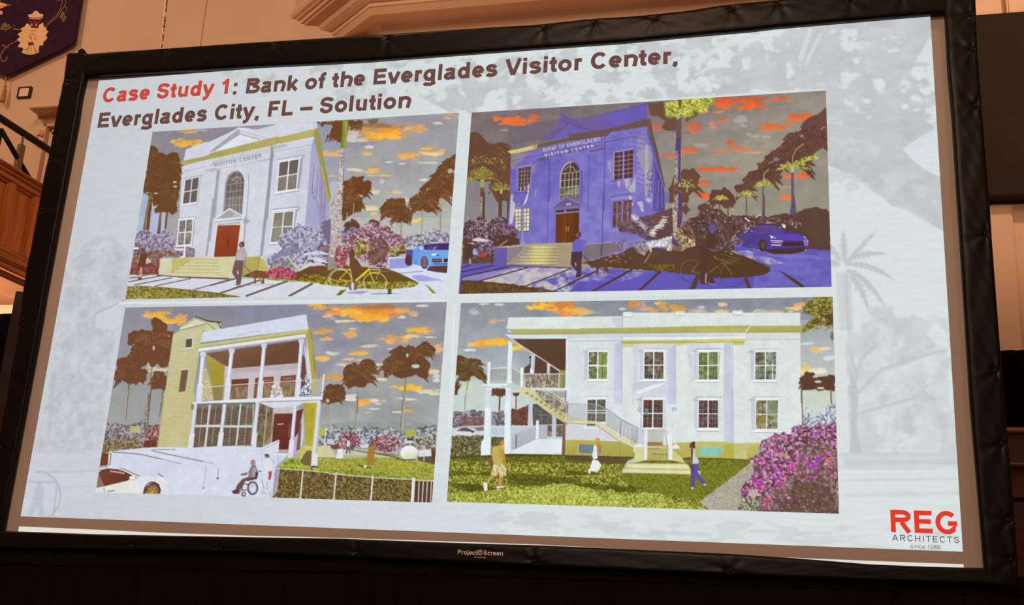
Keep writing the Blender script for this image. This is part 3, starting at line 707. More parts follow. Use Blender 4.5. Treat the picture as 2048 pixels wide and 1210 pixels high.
tag(drape('black_drape', None, (4.9, 7.6), lambda x: zt + 0.008 * fnoise(x * 9, 1, 2), zb - 0.05, 3.2, DEEP_BLACK, 0.02, 4.0, 2.0), 'deep black cloth hung across the wall right of the screen, above the wood panelling', 'drape')

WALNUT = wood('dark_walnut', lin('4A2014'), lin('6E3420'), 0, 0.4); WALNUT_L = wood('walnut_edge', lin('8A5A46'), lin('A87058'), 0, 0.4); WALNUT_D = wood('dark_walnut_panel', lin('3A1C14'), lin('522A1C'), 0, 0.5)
wp = thing('wood_panelling', (6.2, 3.0, 0), 'dark walnut panelled front below the black cloth, right of the screen', 'panelling')
YP = 3.0
def pz_(y): return at_y(2040, y, YP)[2]
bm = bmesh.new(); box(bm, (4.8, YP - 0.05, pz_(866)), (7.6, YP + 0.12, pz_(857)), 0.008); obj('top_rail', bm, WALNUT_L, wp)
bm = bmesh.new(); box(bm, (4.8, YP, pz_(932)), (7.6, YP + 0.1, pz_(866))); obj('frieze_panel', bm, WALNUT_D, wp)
xs_ = at_y(2019, 915, YP)[0]
bm = bmesh.new(); box(bm, (xs_ - 0.03, YP - 0.006, pz_(932)), (xs_ - 0.012, YP + 0.01, pz_(897)), 0.002); box(bm, (xs_ - 0.4, YP - 0.006, pz_(899)), (xs_ - 0.012, YP + 0.01, pz_(896)), 0.002); obj('panel_groove', bm, BLACK_METAL, wp)
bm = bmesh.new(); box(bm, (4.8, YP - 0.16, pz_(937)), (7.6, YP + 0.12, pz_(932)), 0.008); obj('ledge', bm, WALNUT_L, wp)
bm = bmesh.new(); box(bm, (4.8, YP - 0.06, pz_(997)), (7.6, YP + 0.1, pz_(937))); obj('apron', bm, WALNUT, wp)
bm = bmesh.new(); box(bm, (4.8, YP - 0.03, pz_(1006)), (7.6, YP + 0.1, pz_(997))); obj('painted_shadow_gap', bm, BLACK_METAL, wp)  # solid black strip: the shade of the gap put into its colour
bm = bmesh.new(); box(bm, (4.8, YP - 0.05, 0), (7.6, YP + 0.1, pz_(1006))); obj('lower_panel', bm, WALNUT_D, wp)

# black drape behind the left edge of the screen
SD = 0.34
q = [at_y(x, y, SD) for x, y in ((-30, 626), (2, 622), (11, 622), (20, 611), (33, 583.5), (37, 582), (53, 585), (75, 585))]
xs = [p[0] for p in q]; zs = [p[2] for p in q]
SOFT_BLACK = mat('dark_grey_black_cloth', (0.030, 0.020, 0.015), 0.85, 0.15, noise=(6, 0.25), bump=(30, 0.15))
wing = thing('side_drape', (-0.8, SD, 0), 'black cloth wing with a sloping top standing behind the left edge of the screen', 'drape')
drape('wing_cloth', wing, (xs[4], -0.05), lambda x: float(np.interp(x, xs, zs)), 0.0, SD, SOFT_BLACK, 0.012, 5.0, 0.5, 20, 60)
drape('wing_return', wing, (xs[0] - 0.9, xs[4]), lambda x: float(np.interp(x, xs, zs)), 0.0, SD + 0.06, DEEP_BLACK, 0.012, 5.0, 0.9, 20, 60)
def paint_day_front(D):
    A = Painter([(305, 262), (914, 228), (895, 591), (253, 595)], D, 11)
    A.fr(0, 0, 1)
    A.G('8E8890', 'B9BAB4', '230,200 930,200 930,620 230,620', (600, 235), (640, 470))
    A.G('B0B8D4', 'B2BAD6', '240,380 330,380 330,520 240,520', (0, 0), (0, 1))
    A.fr(620, 220, .1653)
    A.P('9CA0BC', '60,140 480,130 440,900 250,1050 60,700', .55)
    A.T(['868894', '9C9CA2', 'A8A8A4'], 40, '450,60 1800,40 1800,1300 430,1300', k=3, a=.35, sy=.6)
    A.P('C2C4C2', '240,880 400,860 400,1300 230,1300', .6)
    for c in [('E8912A', 870, 260, 260, 62, 1), ('F4AE38', 900, 310, 200, 36, 4), ('96683F', 880, 195, 200, 22, 2), ('DDB98C', 640, 365, 95, 18, 3),
              ('DDA063', 1300, 235, 105, 34, 5), ('E8A54A', 1180, 555, 120, 34, 6), ('EEB23E', 1450, 470, 110, 38, 7), ('EDC27C', 1470, 525, 110, 20, 2),
              ('D8AC62', 250, 515, 85, 28, 8), ('DDAA66', 660, 515, 55, 34, 9), ('ECA83C', 780, 720, 50, 18, 1), ('DDB880', 720, 760, 130, 16, 3), ('E2B462', 860, 792, 100, 12, 2),
              ('DDBA76', 1040, 995, 56, 14, 5), ('E0A060', 1690, 85, 95, 22, 6), ('C9C4B4', 1530, 165, 40, 12, 4), ('D0C8BC', 1420, 640, 90, 8, 3), ('D8CDB4', 1350, 850, 70, 14, 2),
              ('D2CCC4', 1110, 655, 30, 8, 2), ('D2CCC4', 950, 630, 40, 10, 3), ('D2CCC4', 700, 450, 50, 12, 5), ('C8C2C0', 520, 330, 70, 50, 6), ('D4C8B0', 780, 985, 70, 28, 1),
              ('D6CDB0', 1130, 1085, 60, 18, 3), ('D0C8B4', 520, 720, 60, 14, 3), ('C0C4CC', 860, 860, 26, 26, 4), ('D8B070', 290, 795, 60, 14, 7)]:
        A.C(c[0], c[1], c[2], c[3], c[4], c[5], .9)
    A.fr(640, 400, .1653)
    A.C('F2C062', 675, 172, 52, 22, 3); A.C('F2C062', 1190, 248, 55, 20, 4); A.C('D8CFA8', 610, 95, 100, 20, 5)
    A.fr(250, 230, .157)
    A.C('E2A83C', 780, 355, 115, 38, 2); A.C('DDBB6A', 640, 350, 60, 22, 4); A.C('C69A5E', 810, 212, 85, 22, 5); A.C('B0A0A0', 1000, 195, 90, 16, 6)
    A.P('A9B2CC', '180,960 360,960 360,1300 150,1300')
    A.M('6C462A', '335,385 420,440 430,490 520,520 600,480 680,490 700,560 715,650 725,720 700,900 660,1230 380,1230 440,1130 380,1150 350,1090 360,1050 250,990 245,900 290,650', 26)
    A.T(['6C462A', '6C462A', '7A5432'], 5, '340,450 680,560 690,800 640,1150 400,1050 260,950', k=2, a=.6)
    for e in [(640, 858, 26, 12), (645, 915, 24, 10), (290, 992, 16, 8), (400, 1000, 30, 8), (395, 1170, 36, 20)]:
        A.E('D2BFAA', *e)
    A.P('6E6A32', '318,985 355,985 345,1215 290,1215'); A.P('86682C', '470,1080 490,1080 485,1215 455,1215')
    A.fr(250, 400, .1652)
    A.M('6E482C', '345,-10 350,70 420,50 360,120 370,160 440,150 500,140 550,160 580,185 615,150 640,-10', 26)
    A.P('6B4A30', '285,0 332,0 300,360 222,360'); A.L('B89068', 9, '296,20 268,200 262,350'); A.L('C8A078', 6, '270,180 240,350')
    A.P('6B4A30', '428,140 452,140 432,410 392,410'); A.L('A88058', 7, '440,150 415,380'); A.P('6B4A30', '508,140 526,140 506,345 484,345')
    # facade
    A.fr(420, 230, .157)
    A.P('D0D3DE', '-415,1830 -350,640 -330,560 -300,440 -60,350 0,345 370,168 470,165 600,190 880,114 1360,90 1365,175 1330,320 1178,1830')
    A.G('BFC0D2', 'D6D9E4', '100,720 1290,400 1215,1310 20,1310', (1000, 380), (500, 900), .5)
    A.P('8E8890', '-250,300 -10,160 860,112 600,190 470,160 370,168 0,345 -60,350', .0)
    A.P('9A94A0', '470,150 860,112 600,188', 1); A.P('928C98', '380,150 470,150 600,185 560,188')
    A.P('ADA4B4', '-10,475 370,165 385,245 40,470'); A.P('DDE0E8', '60,475 385,248 660,318')
    A.L('E2E4EA', 14, '0,455 368,170 760,290'); A.L('8F8898', 8, '50,462 382,247 640,318'); A.L('A8A4B0', 10, '370,205 720,305'); A.P('C9C9D4', '372,180 760,292 700,310 380,215')
    A.L('9E9AA8', 8, '1330,95 1332,170')
    A.fr(250, 230, .157)
    A.G('B1A66C', 'AFA460', '665,610 740,590 970,540 1500,392 1500,460 1000,585 970,590 720,660', (700, 0), (1400, 0)); A.L('8F8752', 5, '740,592 970,560 1000,575 1500,430')
    A.fr(420, 230, .157)
    A.G('A9A058', 'B8AE66', '0,490 860,275 880,290 1340,180 1368,175 1325,270 880,365 850,372 0,560', (0, 0), (1300, 0))
    A.L('8E8648', 5, '0,562 850,374 882,300'); A.L('8E8648', 5, '885,366 1325,272'); A.L('C2BA80', 5, '0,492 860,278')
    A.P('A09650', '1340,180 1368,172 1400,260 1545,1060 1500,1125 1325,275'); A.L('8A8246', 6, '1390,420 1440,560 1530,1050'); A.L('C8C0A0', 8, '1415,640 1510,1080')
    # side wall in shade
    A.P('A9A5C8', '1325,290 1500,1125 1530,1210 1500,1600 1178,1830 1290,420'); A.P('9990B4', '1400,640 1480,1000 1480,1600 1390,1600 1390,800', .7)
    for l in ['1330,640 1300,1000', '1380,760 1350,1080 1320,1050', '1430,900 1420,1250', '1310,980 1345,1085', '1360,1060 1390,1200']:
        A.L('7F7796', 9, l); A.L('C8C4DA', 5, np.array(pts_of(l)) + [14, 4])
    A.L('8C84A8', 14, '1460,1000 1450,1320')
    # frieze lettering
    A.P('B9B8B4', '30,600 770,425 765,460 30,635', .45)
    A.text('9E9C96', 'BANK OF EVERGLADES', (40, 606), (765, 448), .12); A.text('EEF0F4', 'BANK OF EVERGLADES', (34, 604), (759, 446), .08)
    A.text('8C8A90', 'VISITOR CENTER', (58, 664), (668, 545), .14, 1, .1); A.L('A4A2AC', 5, '0,640 780,470'); A.L('A9A8B2', 5, '110,690 600,605'); A.L('B4AC7C', 8, '0,712 100,690'); A.L('B4AC7C', 8, '610,590 770,555'); A.L('B4AC7C', 6, '620,600 770,570')
    A.P('B4B2C0', '800,400 960,370 1000,410 815,450', .8); A.L('A4A2B2', 9, '815,470 1290,380'); A.L('E0E2EA', 8, '815,455 1290,368')
    A.P('9A98A6', '778,395 802,395 820,520 800,620 740,1330 696,1330 760,620'); A.P('A09EAC', '95,700 122,695 62,1330 22,1330')
    A.L('8C8A9A', 6, '795,480 715,1320'); A.P('B8B8C8', '120,700 140,690 80,1330 62,1330')
    # arched window
    A.P('A09AA4', '160,1330 195,880 230,770 300,718 365,705 430,730 470,800 470,900 440,1330'); A.P('D4D6E0', '410,1330 438,880 430,790 400,735 365,712 440,700 485,760 498,850 470,1330'); A.L('96949E', 8, '485,745 500,860 465,1330')
    A.P('6F625E', '180,1330 215,880 250,790 310,735 370,728 420,770 440,840 400,1330'); A.P('86807C', '200,1060 420,1030 400,1330 180,1330', .7)
    for l in ['225,890 440,860', '205,985 430,960', '185,1075 410,1045', '175,1165 405,1140', '345,735 340,1000 325,1330', '270,885 240,1330', '300,980 285,1330', '390,870 370,1330', '270,850 340,800 400,800', '340,860 430,770', '345,860 250,800', '280,830 310,800 370,790 400,850']:
        A.L('B9AEA6', 6, l)
    # upper windows
    A.P('A3A2B2', '1160,545 1190,535 1140,965 1105,940')
    A.window('890,610 1130,570 1095,938 862,972', '685A56', 'E4E5EA', 16); A.P('8C867C', '878,800 980,785 965,950 868,965', .8); A.P('8C867C', '1000,775 1105,755 1090,930 985,945', .8)
    for v in range(5):
        A.L('9A8A84', 4, [(890 - v * 2, 640 + v * 32), (1115 - v * 3, 605 + v * 31)], .7)
    A.window('890,610 1130,570 1095,938 862,972', '685A56', 'E4E5EA', 14, pal=None) if 0 else None
    A.L('E4E5EA', 16, '1010,592 975,955'); A.L('E4E5EA', 12, '875,790 1115,750')
    A.L('E8EAF0', 14, '850,590 1165,535'); A.L('93909C', 9, '848,578 1165,522 1205,515 1195,545'); A.L('EDEFF4', 16, '820,1000 1140,948'); A.L('9A98A6', 8, '830,1018 1145,966')
    A.fr(250, 230, .157)
    A.window('775,832 945,797 915,1105 742,1135', '6A5E5C', 'E4E5EA', 12); A.L('A09EAA', 10, '965,790 930,1115'); A.L('9C9AA6', 8, '756,812 985,770 990,800'); A.L('ECEEF2', 12, '720,1155 925,1118'); A.L('A2A0AC', 6, '722,1168 925,1132')
    A.L('A8A7B6', 6, '722,732 1035,660'); A.L('B2AA78', 9, '1030,712 1170,680'); A.L('B2AA78', 7, '1030,735 1170,708')
    A.fr(250, 400, .1652)
    A.window('668,250 822,236 800,535 642,546', '887F78', 'E6E6EA', 13, pal=['6C6260', '8A8078', 'A89C90'], cell=3); A.L('ECECF0', 12, '645,235 850,215'); A.L('9C9AA6', 7, '642,222 870,205 862,225'); A.L('9C9AA6', 9, '848,235 820,545'); A.L('ECEEF2', 12, '612,560 815,550'); A.L('A2A0AC', 6, '620,572 815,562')
    A.P('A5A3B0', '1065,-20 1092,-20 1002,680 976,680')
    A.fr(420, 400, .1653)
    A.P('9E9CAC', '680,-20 716,-20 640,680 604,680'); A.P('A4A2B0', '40,-20 66,-20 10,500 -10,500')
    A.window('782,160 1010,137 985,500 738,506', '847C6C', 'E6E6EA', 14); A.P('969080', '790,240 870,230 850,490 745,495', .6)
    A.P('A3A2B2', '1040,120 1065,110 1030,300 1015,300'); A.L('ECEEF2', 14, '745,130 1050,100'); A.L('8E8C98', 9, '742,118 1075,85 1085,110 1060,125'); A.L('EDEFF4', 14, '708,530 860,516'); A.L('A6A4B2', 8, '712,545 880,535')
    # door
    A.P('D8D9E0', '70,270 415,240 380,690 345,690 350,300 95,315 50,690 20,690')
    A.G('96462A', '8A3E22', '95,312 370,302 322,682 50,690', (200, 310), (180, 690)); A.L('7A3520', 5, '232,310 200,685'); A.L('5E2A1C', 8, '232,480 226,540'); A.L('5E2A1C', 6, '212,490 208,545')
    A.P('B9B6C0', '60,232 240,102 420,208'); A.P('A6A2AC', '100,225 240,120 290,170 260,215'); A.L('ECEDF2', 11, '55,234 240,104 425,206'); A.L('E6E7EC', 18, '60,246 418,212'); A.L('9A98A4', 8, '70,268 410,236'); A.P('A9A6B2', '105,285 370,262 365,290 95,312', .7)
    A.P('A2A2B0', '425,195 482,262 430,298 405,270'); A.L('9E9EAE', 14, '428,300 412,560'); A.L('E2E3EA', 9, '402,300 372,600')
    # base and steps
    A.fr(250, 400, .1652)
    A.T(['786874', '8A7C8C', 'A498A8'], 4, '560,580 740,560 850,590 850,690 560,700', k=4); A.P('E0E0E8', '600,585 720,590 700,615 610,610')
    A.G('CFC88E', 'D2CDA4', '560,705 800,690 1400,685 1340,948 640,925 400,905 410,880', (600, 0), (1200, 0)); A.G('D6D3B4', 'CFCBA8', '440,712 578,705 556,882 408,905', (500, 700), (480, 900)); A.P('BFB76C', '578,706 740,700 800,690 560,882', .9)
    for i, y in enumerate((722, 760, 800, 838, 876)):
        A.L('B2A96E', 9, [(820 - i * 62, y), (1130 + i * 6, y + 3)], .9); A.L('E2DCB0', 5, [(800 - i * 62, y + 12), (1130, y + 14)], .8)
    for i, y in enumerate((700, 735, 770, 810, 850)):
        A.P('96904E', [(815 - i * 56, y), (835 - i * 56, y + 4), (780 - i * 50, y + 40), (755 - i * 50, y + 36)], .5)
    # paving
    A.fr(0, 0, 1)
    A.G('D2D2E0', 'D6DCE4', '240,548 330,548 460,558 560,557 640,568 780,578 850,545 800,520 900,470 920,480 920,620 230,620', (300, 0), (880, 0))
    A.fr(250, 400, .1652)
    A.L('6A4C36', 13, '395,908 640,928 1260,950'); A.L('4E3826', 6, '640,934 1250,958')
    for l in ['50,945 170,930', '190,922 240,915', '45,990 450,915', '120,1027 570,940', '360,1042 800,950', '840,1085 1270,962 1345,950', '1150,1130 1400,1036']:
        A.L('6E5A4E', 12, l)
    A.T(['5E5420', '7C7430', '938A40', 'B4AC62'], 2.2, '30,1035 200,1040 500,1062 700,1082 1150,1130 1400,1168 1400,1200 0,1200', 4, 30, k=5)
    A.L('5A4A2A', 7, '380,1050 700,1080 1150,1128')
    A.T(['645868', '867A90', 'A69CB0', 'B8B0C4'], 4, '130,430 200,370 290,360 330,430 370,415 430,420 500,340 560,380 620,470 610,545 560,620 430,700 400,905 60,905 90,740 110,600', 7, 22, k=6)
    A.T(['5E4034', '7A5244', '8E5A54', 'A89088'], 4, '110,640 330,600 560,620 700,660 430,700 400,905 64,905 85,760', 6, 24, k=7, a=.85); A.T(['6E3830', '84403A', 'A8706A'], 3.5, '85,760 300,740 420,730 405,905 64,905', 5, 20, k=8, a=.8)
    A.P('E4E4EC', '110,575 175,570 165,600 105,600'); A.P('5A4A44', '110,600 180,600 170,618 108,618'); A.P('D8CEC8', '240,760 280,690 330,745 270,775', .8)
    A.R('4E3A26', '290,150 300,150', 1, 5)
    A.E('6C4630', 222, 606, 27, 24); A.P('6C4428', '188,652 240,640 282,660 262,720 250,812 152,802 180,720'); A.P('C8A084', '190,815 216,815 207,935 186,935'); A.P('5A4038', '165,935 210,935 208,962 160,958'); A.L('C09A80', 9, '180,665 160,770')
    A.P('E6E4E6', '722,548 738,548 736,690 704,690'); A.E('ECEAE6', 695, 692, 24, 12)
    # right planting
    A.fr(420, 400, .1653)
    A.P('C9C48E', '395,690 605,680 600,720 400,920 300,900'); A.G('B5AA66', 'ADA250', '440,690 605,680 578,872 390,925 400,760', (500, 690), (500, 900)); A.P('BFB868', '605,682 705,790 690,860 578,872')
    A.L('8A7E40', 6, '605,682 580,860')
    A.P('C6C7D6', '640,680 760,640 900,640 720,830 690,800')
    A.G('5F4630', '6C4A30', '390,925 560,850 1000,900 1430,660 1573,640 1573,960 1250,1000 760,965', (700, 0), (1300, 0))
    A.T(['5E5468', '8A84A0', 'A9A6BE', 'C8C8D6'], 4, '690,690 780,640 900,650 830,520 830,480 850,420 980,350 1060,280 1130,310 1230,340 1340,330 1390,250 1470,240 1480,700 1400,770 1250,760 1100,850 1000,770 860,740 720,820', 12, 30, k=3)
    A.T(['6A5048', '7C6468', '8A7C84'], 5, '1300,560 1460,520 1460,680 1300,640', 8, 20, k=9, a=.9); A.R('7C6C86', '1340,330 1400,250 1480,235 1480,560 1400,500', 6, 20)
    for (x, y, an, ln, dr, w, c) in [(1100, 640, -2.1, 330, .35, 34, '7E7894'), (1040, 640, -2.55, 300, .7, 38, '827C98'), (1110, 640, -1.2, 340, .25, 26, '9C98B0'), (1110, 640, -.8, 330, .3, 30, 'B2B0C6'), (1060, 820, -2.7, 370, .75, 34, 'A09CB6'), (1100, 840, -.6, 380, .45, 30, 'D0D2DC'), (1090, 600, -1.6, 330, .1, 18, 'B8B6C8'), (1130, 660, -.3, 330, .3, 34, 'DADCE6'), (1180, 700, .05, 260, .2, 30, 'DADCE6'), (1090, 640, -2.3, 360, .9, 26, '8E88A6'), (1000, 660, -2.9, 280, .5, 26, '8480A0')]:
        A.frond(c, x, y, an, ln, dr, w)
    for i in range(70):
        x = A.rng.uniform(820, 1420); y = A.rng.uniform(330, 720); an = math.atan2(y - 760, x - 1090) + A.rng.normal(0, .25); l = A.rng.uniform(25, 70)
        A.L(['DCDCE8', 'C4C2D6', '6E6480', '9A94B2'][i % 4], 6, [(x, y), (x + math.cos(an) * l, y + math.sin(an) * l)], .85)
    for l in ['1090,860 930,680', '1085,860 1010,700', '1090,850 1180,720 1320,700', '1100,850 1230,780']:
        A.L('CFC8A8', 12, l)
    A.T(['5A4A3C', '7E7A80', 'A2A49C'], 4, '850,720 960,740 1040,840 900,800 720,830 740,760', 6, 20, k=2, a=.7)
    A.T(['6C3E34', '9C3C50', 'B85068', 'CE8496'], 2.6, '650,880 740,830 850,800 980,830 1060,900 1040,945 880,960 700,930', 8, 18, k=4)
    A.T(['564016', '6E5A1E', '8A7A28', 'A89A3C'], 4, '420,925 700,935 1060,955 1130,900 1573,890 1573,1030 1250,1004 760,966', 3, 30, k=6, sy=.5)
    A.L('C8CC5A', 8, '690,945 1000,975 1250,1000 1573,1022'); A.L('6A5418', 14, '1150,950 1440,940')
    for i, l in enumerate(['0,1035 310,950', '130,1125 620,965', '440,1160 940,980', '960,1160 1240,1010']):
        A.L('6E5A4E', 17 + i * 3, l)
    A.T(['5E5420', '7C7430', '938A40'], 2.2, '-20,1115 130,1130 370,1165 -20,1175', k=5)
    A.E('7E5034', 600, 895, 82, 34); A.E('8A5A3A', 520, 905, 36, 22); A.P('7E5034', '540,900 560,900 555,1010 535,1010'); A.P('7E5034', '630,900 680,900 650,950 665,1010 645,1010 610,1005 640,960'); A.L('A07050', 8, '480,912 520,930'); A.L('8E8C9C', 6, '460,1030 780,1022')
    A.P('B4A6A4', '340,605 375,575 430,590 455,660 445,690 412,735 306,735 318,650'); A.P('C0AEC4', '340,640 390,620 400,730 320,730', .8)
    A.P('74585A', '306,730 412,730 396,870 374,1020 318,1022 322,960 270,880 288,800'); A.P('C9CAD8', '338,845 352,880 345,905 328,880'); A.P('B08674', '425,690 445,690 428,790 408,795'); A.L('6A5048', 9, '415,790 500,885')
    A.E('8C6258', 378, 545, 26, 32); A.P('5E4446', '362,515 395,500 420,520 416,565 398,575 395,535'); A.P('7A5A54', '314,1010 360,1010 360,1028 312,1028')
    # royal palm and its neighbours
    A.fr(620, 220, .1653)
    A.M('6C452A', '395,870 480,860 520,810 560,820 650,800 660,830 620,880 700,850 745,870 750,950 690,1060 640,1050 620,1230 395,1230', 32); A.E('B4B4A8', 625, 880, 18, 14); A.E('C2BCA8', 615, 1045, 26, 16)
    for i in range(14):
        A.E('A08A66', A.rng.uniform(410, 690), A.rng.uniform(850, 1100), 12, 5, .5)
    A.L('B8BC88', 9, '540,1090 520,1230')
    A.R('6E4728', '80,150 640,125 640,190 600,240 550,230 500,255 470,170 440,300 375,395 330,385 270,330 210,350 260,240 265,180 180,180 140,215', 8, 14); A.R('7A6252', '700,125 835,115 815,155 760,178 712,160', 7, 12)
    for i in range(22):
        x = A.rng.uniform(210, 400); A.L('6E4728', 7, [(x, 300), (x - 25, 360 + A.rng.uniform(0, 50))]); x = A.rng.uniform(480, 640); A.L('7A5838', 6, [(x, 180), (x - 16, 235 + A.rng.uniform(0, 25))])
    A.G('8E9638', '7E8232', '400,130 465,130 432,470 372,470', (400, 140), (400, 470)); A.L('A8B058', 10, '445,150 412,460'); A.L('6A6A2A', 8, '395,200 375,460')
    A.T(['8A7870', 'B4A8A4', 'CDC4C0', 'D8D2CE'], 3, '378,470 420,470 405,900 392,1240 300,1240 345,870 360,650', k=8)
    A.L('86706A', 9, '412,480 400,900 392,1220'); 
    A.M('6C452A', '1760,530 1690,580 1600,660 1600,700 1530,730 1530,790 1560,850 1450,840 1380,890 1320,970 1370,1020 1290,1030 1210,1070 1200,1100 1250,1110 1240,1210 1480,1230 1540,1120 1560,1060 1690,1030 1760,1010', 34, ['8E7250', 'A89470'], 40)
    for e in [(1440, 965, 34, 18), (1690, 740, 34, 30), (1650, 820, 30, 12), (1560, 850, 22, 10), (1660, 1020, 12, 26), (1300, 1100, 40, 8), (1390, 1040, 16, 8), (1640, 920, 10, 14)]:
        A.E('C4C2AC', *e, .85)
    for i in range(30):
        A.E('8E7250', A.rng.uniform(1330, 1700), A.rng.uniform(840, 1150), 10, 4, .6)
    A.L('A2A852', 18, '1590,1050 1578,1230')
    A.palm('6C452A', 1010, 1190, 170, 11, .2)
    A.fr(640, 400, .1653)
    A.M('6C452A', '740,80 800,20 860,-20 1020,-20 1040,80 1110,150 1100,230 1060,280 990,270 930,290 880,220 780,200 735,140', 34, ['A08C60', '8A6C44'], 40)
    for i in range(40):
        A.L('A08C60', 5, [(x := A.rng.uniform(760, 1080), y := A.rng.uniform(0, 260)), (x + 22, y + 10)], .6)
    A.M('6C452A', '1090,-20 1420,-20 1415,40 1380,80 1300,100 1240,130 1180,110 1120,120 1110,60', 34); A.M('6C452A', '270,-20 515,-20 480,60 430,100 390,170 340,200 290,250 268,250', 28)
    for i in range(25):
        A.L('A08C60', 5, [(x := A.rng.uniform(1120, 1380), y := A.rng.uniform(0, 90)), (x + 22, y + 12)], .6)
    for l, w in [('862,190 872,350', 13), ('990,265 980,430', 22), ('1242,110 1232,410', 16), ('1464,-10 1455,420', 20)]:
        A.L('8C8C74', w, l); A.L('B4B498', w * .35, pts_of(l) + [w * .2, 0])
    A.L('A4AC54', 18, '1466,-10 1462,60'); A.L('B4B890', 8, '410,40 400,240'); A.L('C4C0A8', 8, '330,150 322,280')
    for (x, y, r) in [(870, 90, 150), (985, 190, 140), (1240, 40, 180), (1440, -60, 170), (410, 20, 150)]:
        A.palm('6C452A', x, y, r, 13, .17, '7A5434')
    A.fr(620, 220, .1653)
    for (x, y, r) in [(560, 930, 190), (1590, 830, 180), (1600, 960, 190), (1390, 1100, 200), (1010, 1190, 190), (1700, 690, 170)]:
        A.palm('6C452A', x, y, r, 13, .17, '7A5434')
    A.fr(250, 230, .157)
    for (x, y, r) in [(620, 640, 130), (360, 560, 130), (560, 1010, 120)]:
        A.palm('6C462A', x, y, r, 11, .17, '74502E')
    A.fr(640, 400, .1653)
    # bushes
    A.T(['5E5468', '84789A', '9C90AE'], 4, '250,380 330,310 440,320 420,480 280,540', 8, 20, k=5)
    A.palm('5E4434', 400, 300, 110, 8, .3); A.palm('5E4030', 650, 290, 100, 9, .3)
    A.T(['6A6070', '8A8494', 'AEAAB6', 'D0D0D8'], 3.6, '990,460 1080,440 1200,420 1280,370 1400,345 1590,400 1580,510 1400,520 1200,560 1050,570', 9, 22, k=6)
    A.T(['5A3A34', '7E5660', '9C6E80', 'B890A2', 'D8BCC8'], 2.8, '265,500 300,420 400,390 480,350 560,290 640,268 740,310 850,335 900,400 1000,450 1060,520 1030,590 950,620 850,690 860,760 840,810 760,820 600,800 500,750 420,650 300,640', 9, 22, k=7)
    A.T(['5E3E30', '704A3C', '86604A'], 5, '600,480 800,450 830,620 780,760 600,760 560,600', 12, 24, k=8, a=.8)
    A.T(['5A4E20', '7E7634', 'A09A54', 'C0BC8A'], 3, '830,600 950,560 1040,540 1020,640 930,690 860,690', 9, 20, k=9); A.T(['5A4E20', '86782E', 'A8A05A', 'C8C4A0'], 3.4, '420,470 520,480 600,560 620,610 530,650 430,690', 8, 20, k=3)
    A.T(['6A3A30', '96505A', 'B87078', 'D8B8B0'], 2.8, '170,560 300,560 335,640 320,800 210,825 130,800 150,650', 8, 20, k=4)
    for i in range(170):
        x = A.rng.normal(640, 170); y = A.rng.normal(480, 110)
        if 275 < x < 1020 and 300 < y < 800:
            A.E(['DCC0CE', 'C498B4', 'A06A86', '5A3A34'][i % 4], x, y, 9, 6, .8)
    # trunk, lower part
    A.T(['8A7468', 'B0A29C', 'CCC4C2', 'D6D0D0'], 2.4, '138,-20 272,-20 255,300 225,540 215,830 95,850 118,600 130,420', k=8, sy=.5); A.P('7A6258', '225,540 260,560 215,830 160,840', .5); A.P('8A8274', '95,700 200,690 215,835 90,850', .7)
    for i in range(26):
        y = A.rng.uniform(0, 540); x = A.rng.uniform(150, 240); A.L('84706A', 6, [(x, y), (x + 26, y + 8)], .7)
    A.T(['6A3A30', '96505A', 'B87078', 'D8B8B0'], 2.8, '185,555 290,560 335,640 330,800 215,825 190,760', 8, 20, k=5)
    # lawn island
    A.R('6A5028', '0,850 100,850 330,800 820,830 950,880 1195,990 1150,1000 0,1010', 3, 30)
    A.T(['5E4A1E', '7A6A26', '9A9438', 'C4C860'], 2.4, '0,925 120,935 300,1000 500,985 900,985 1195,985 1200,1010 1140,1045 1050,1060 860,1076 500,1072 0,1018', 3, 25, k=6)
    A.L('8A7A3A', 9, '640,870 880,855')
    A.R('6E4832', '350,620 385,585 415,600 418,700 500,800 512,930 450,975 400,960 355,800', 6, 20)
    # driveway and car
    A.P('D4DCEC', '825,690 1040,690 1035,790 1260,840 1550,884 1560,1300 1190,1160 1190,995 950,880 820,830'); A.P('9A9EDC', '840,710 1035,700 1040,790 1100,818 830,832'); A.P('8C90C8', '950,880 1260,852 1240,866 980,892', .8); A.P('A4A8E0', '1105,910 1250,908 1350,940 1500,975 1420,975 1200,985 1120,940')
    A.P('6C4038', '930,620 1040,610 1030,650 940,660')
    A.P('5E4CA0', '1040,600 1130,600 1130,770 1090,800 1040,780'); A.E('5A3438', 1072, 730, 44, 68)
    A.G('6C9CE0', '74AAEA', '1125,600 1250,545 1560,520 1560,800 1400,800 1300,845 1230,800 1110,772', (1200, 560), (1400, 800)); A.P('5A82D0', '1250,540 1565,515 1565,560 1255,580')
    A.P('46306C', '1252,548 1400,525 1570,520 1566,605 1262,602'); A.P('6A4E96', '1300,560 1440,545 1420,600 1290,598', .6); A.L('C4C0E0', 8, '1375,600 1395,565'); A.L('A0B8F0', 6, '1255,610 1290,625 1270,680'); A.E('B8D0F0', 1225, 580, 22, 26)
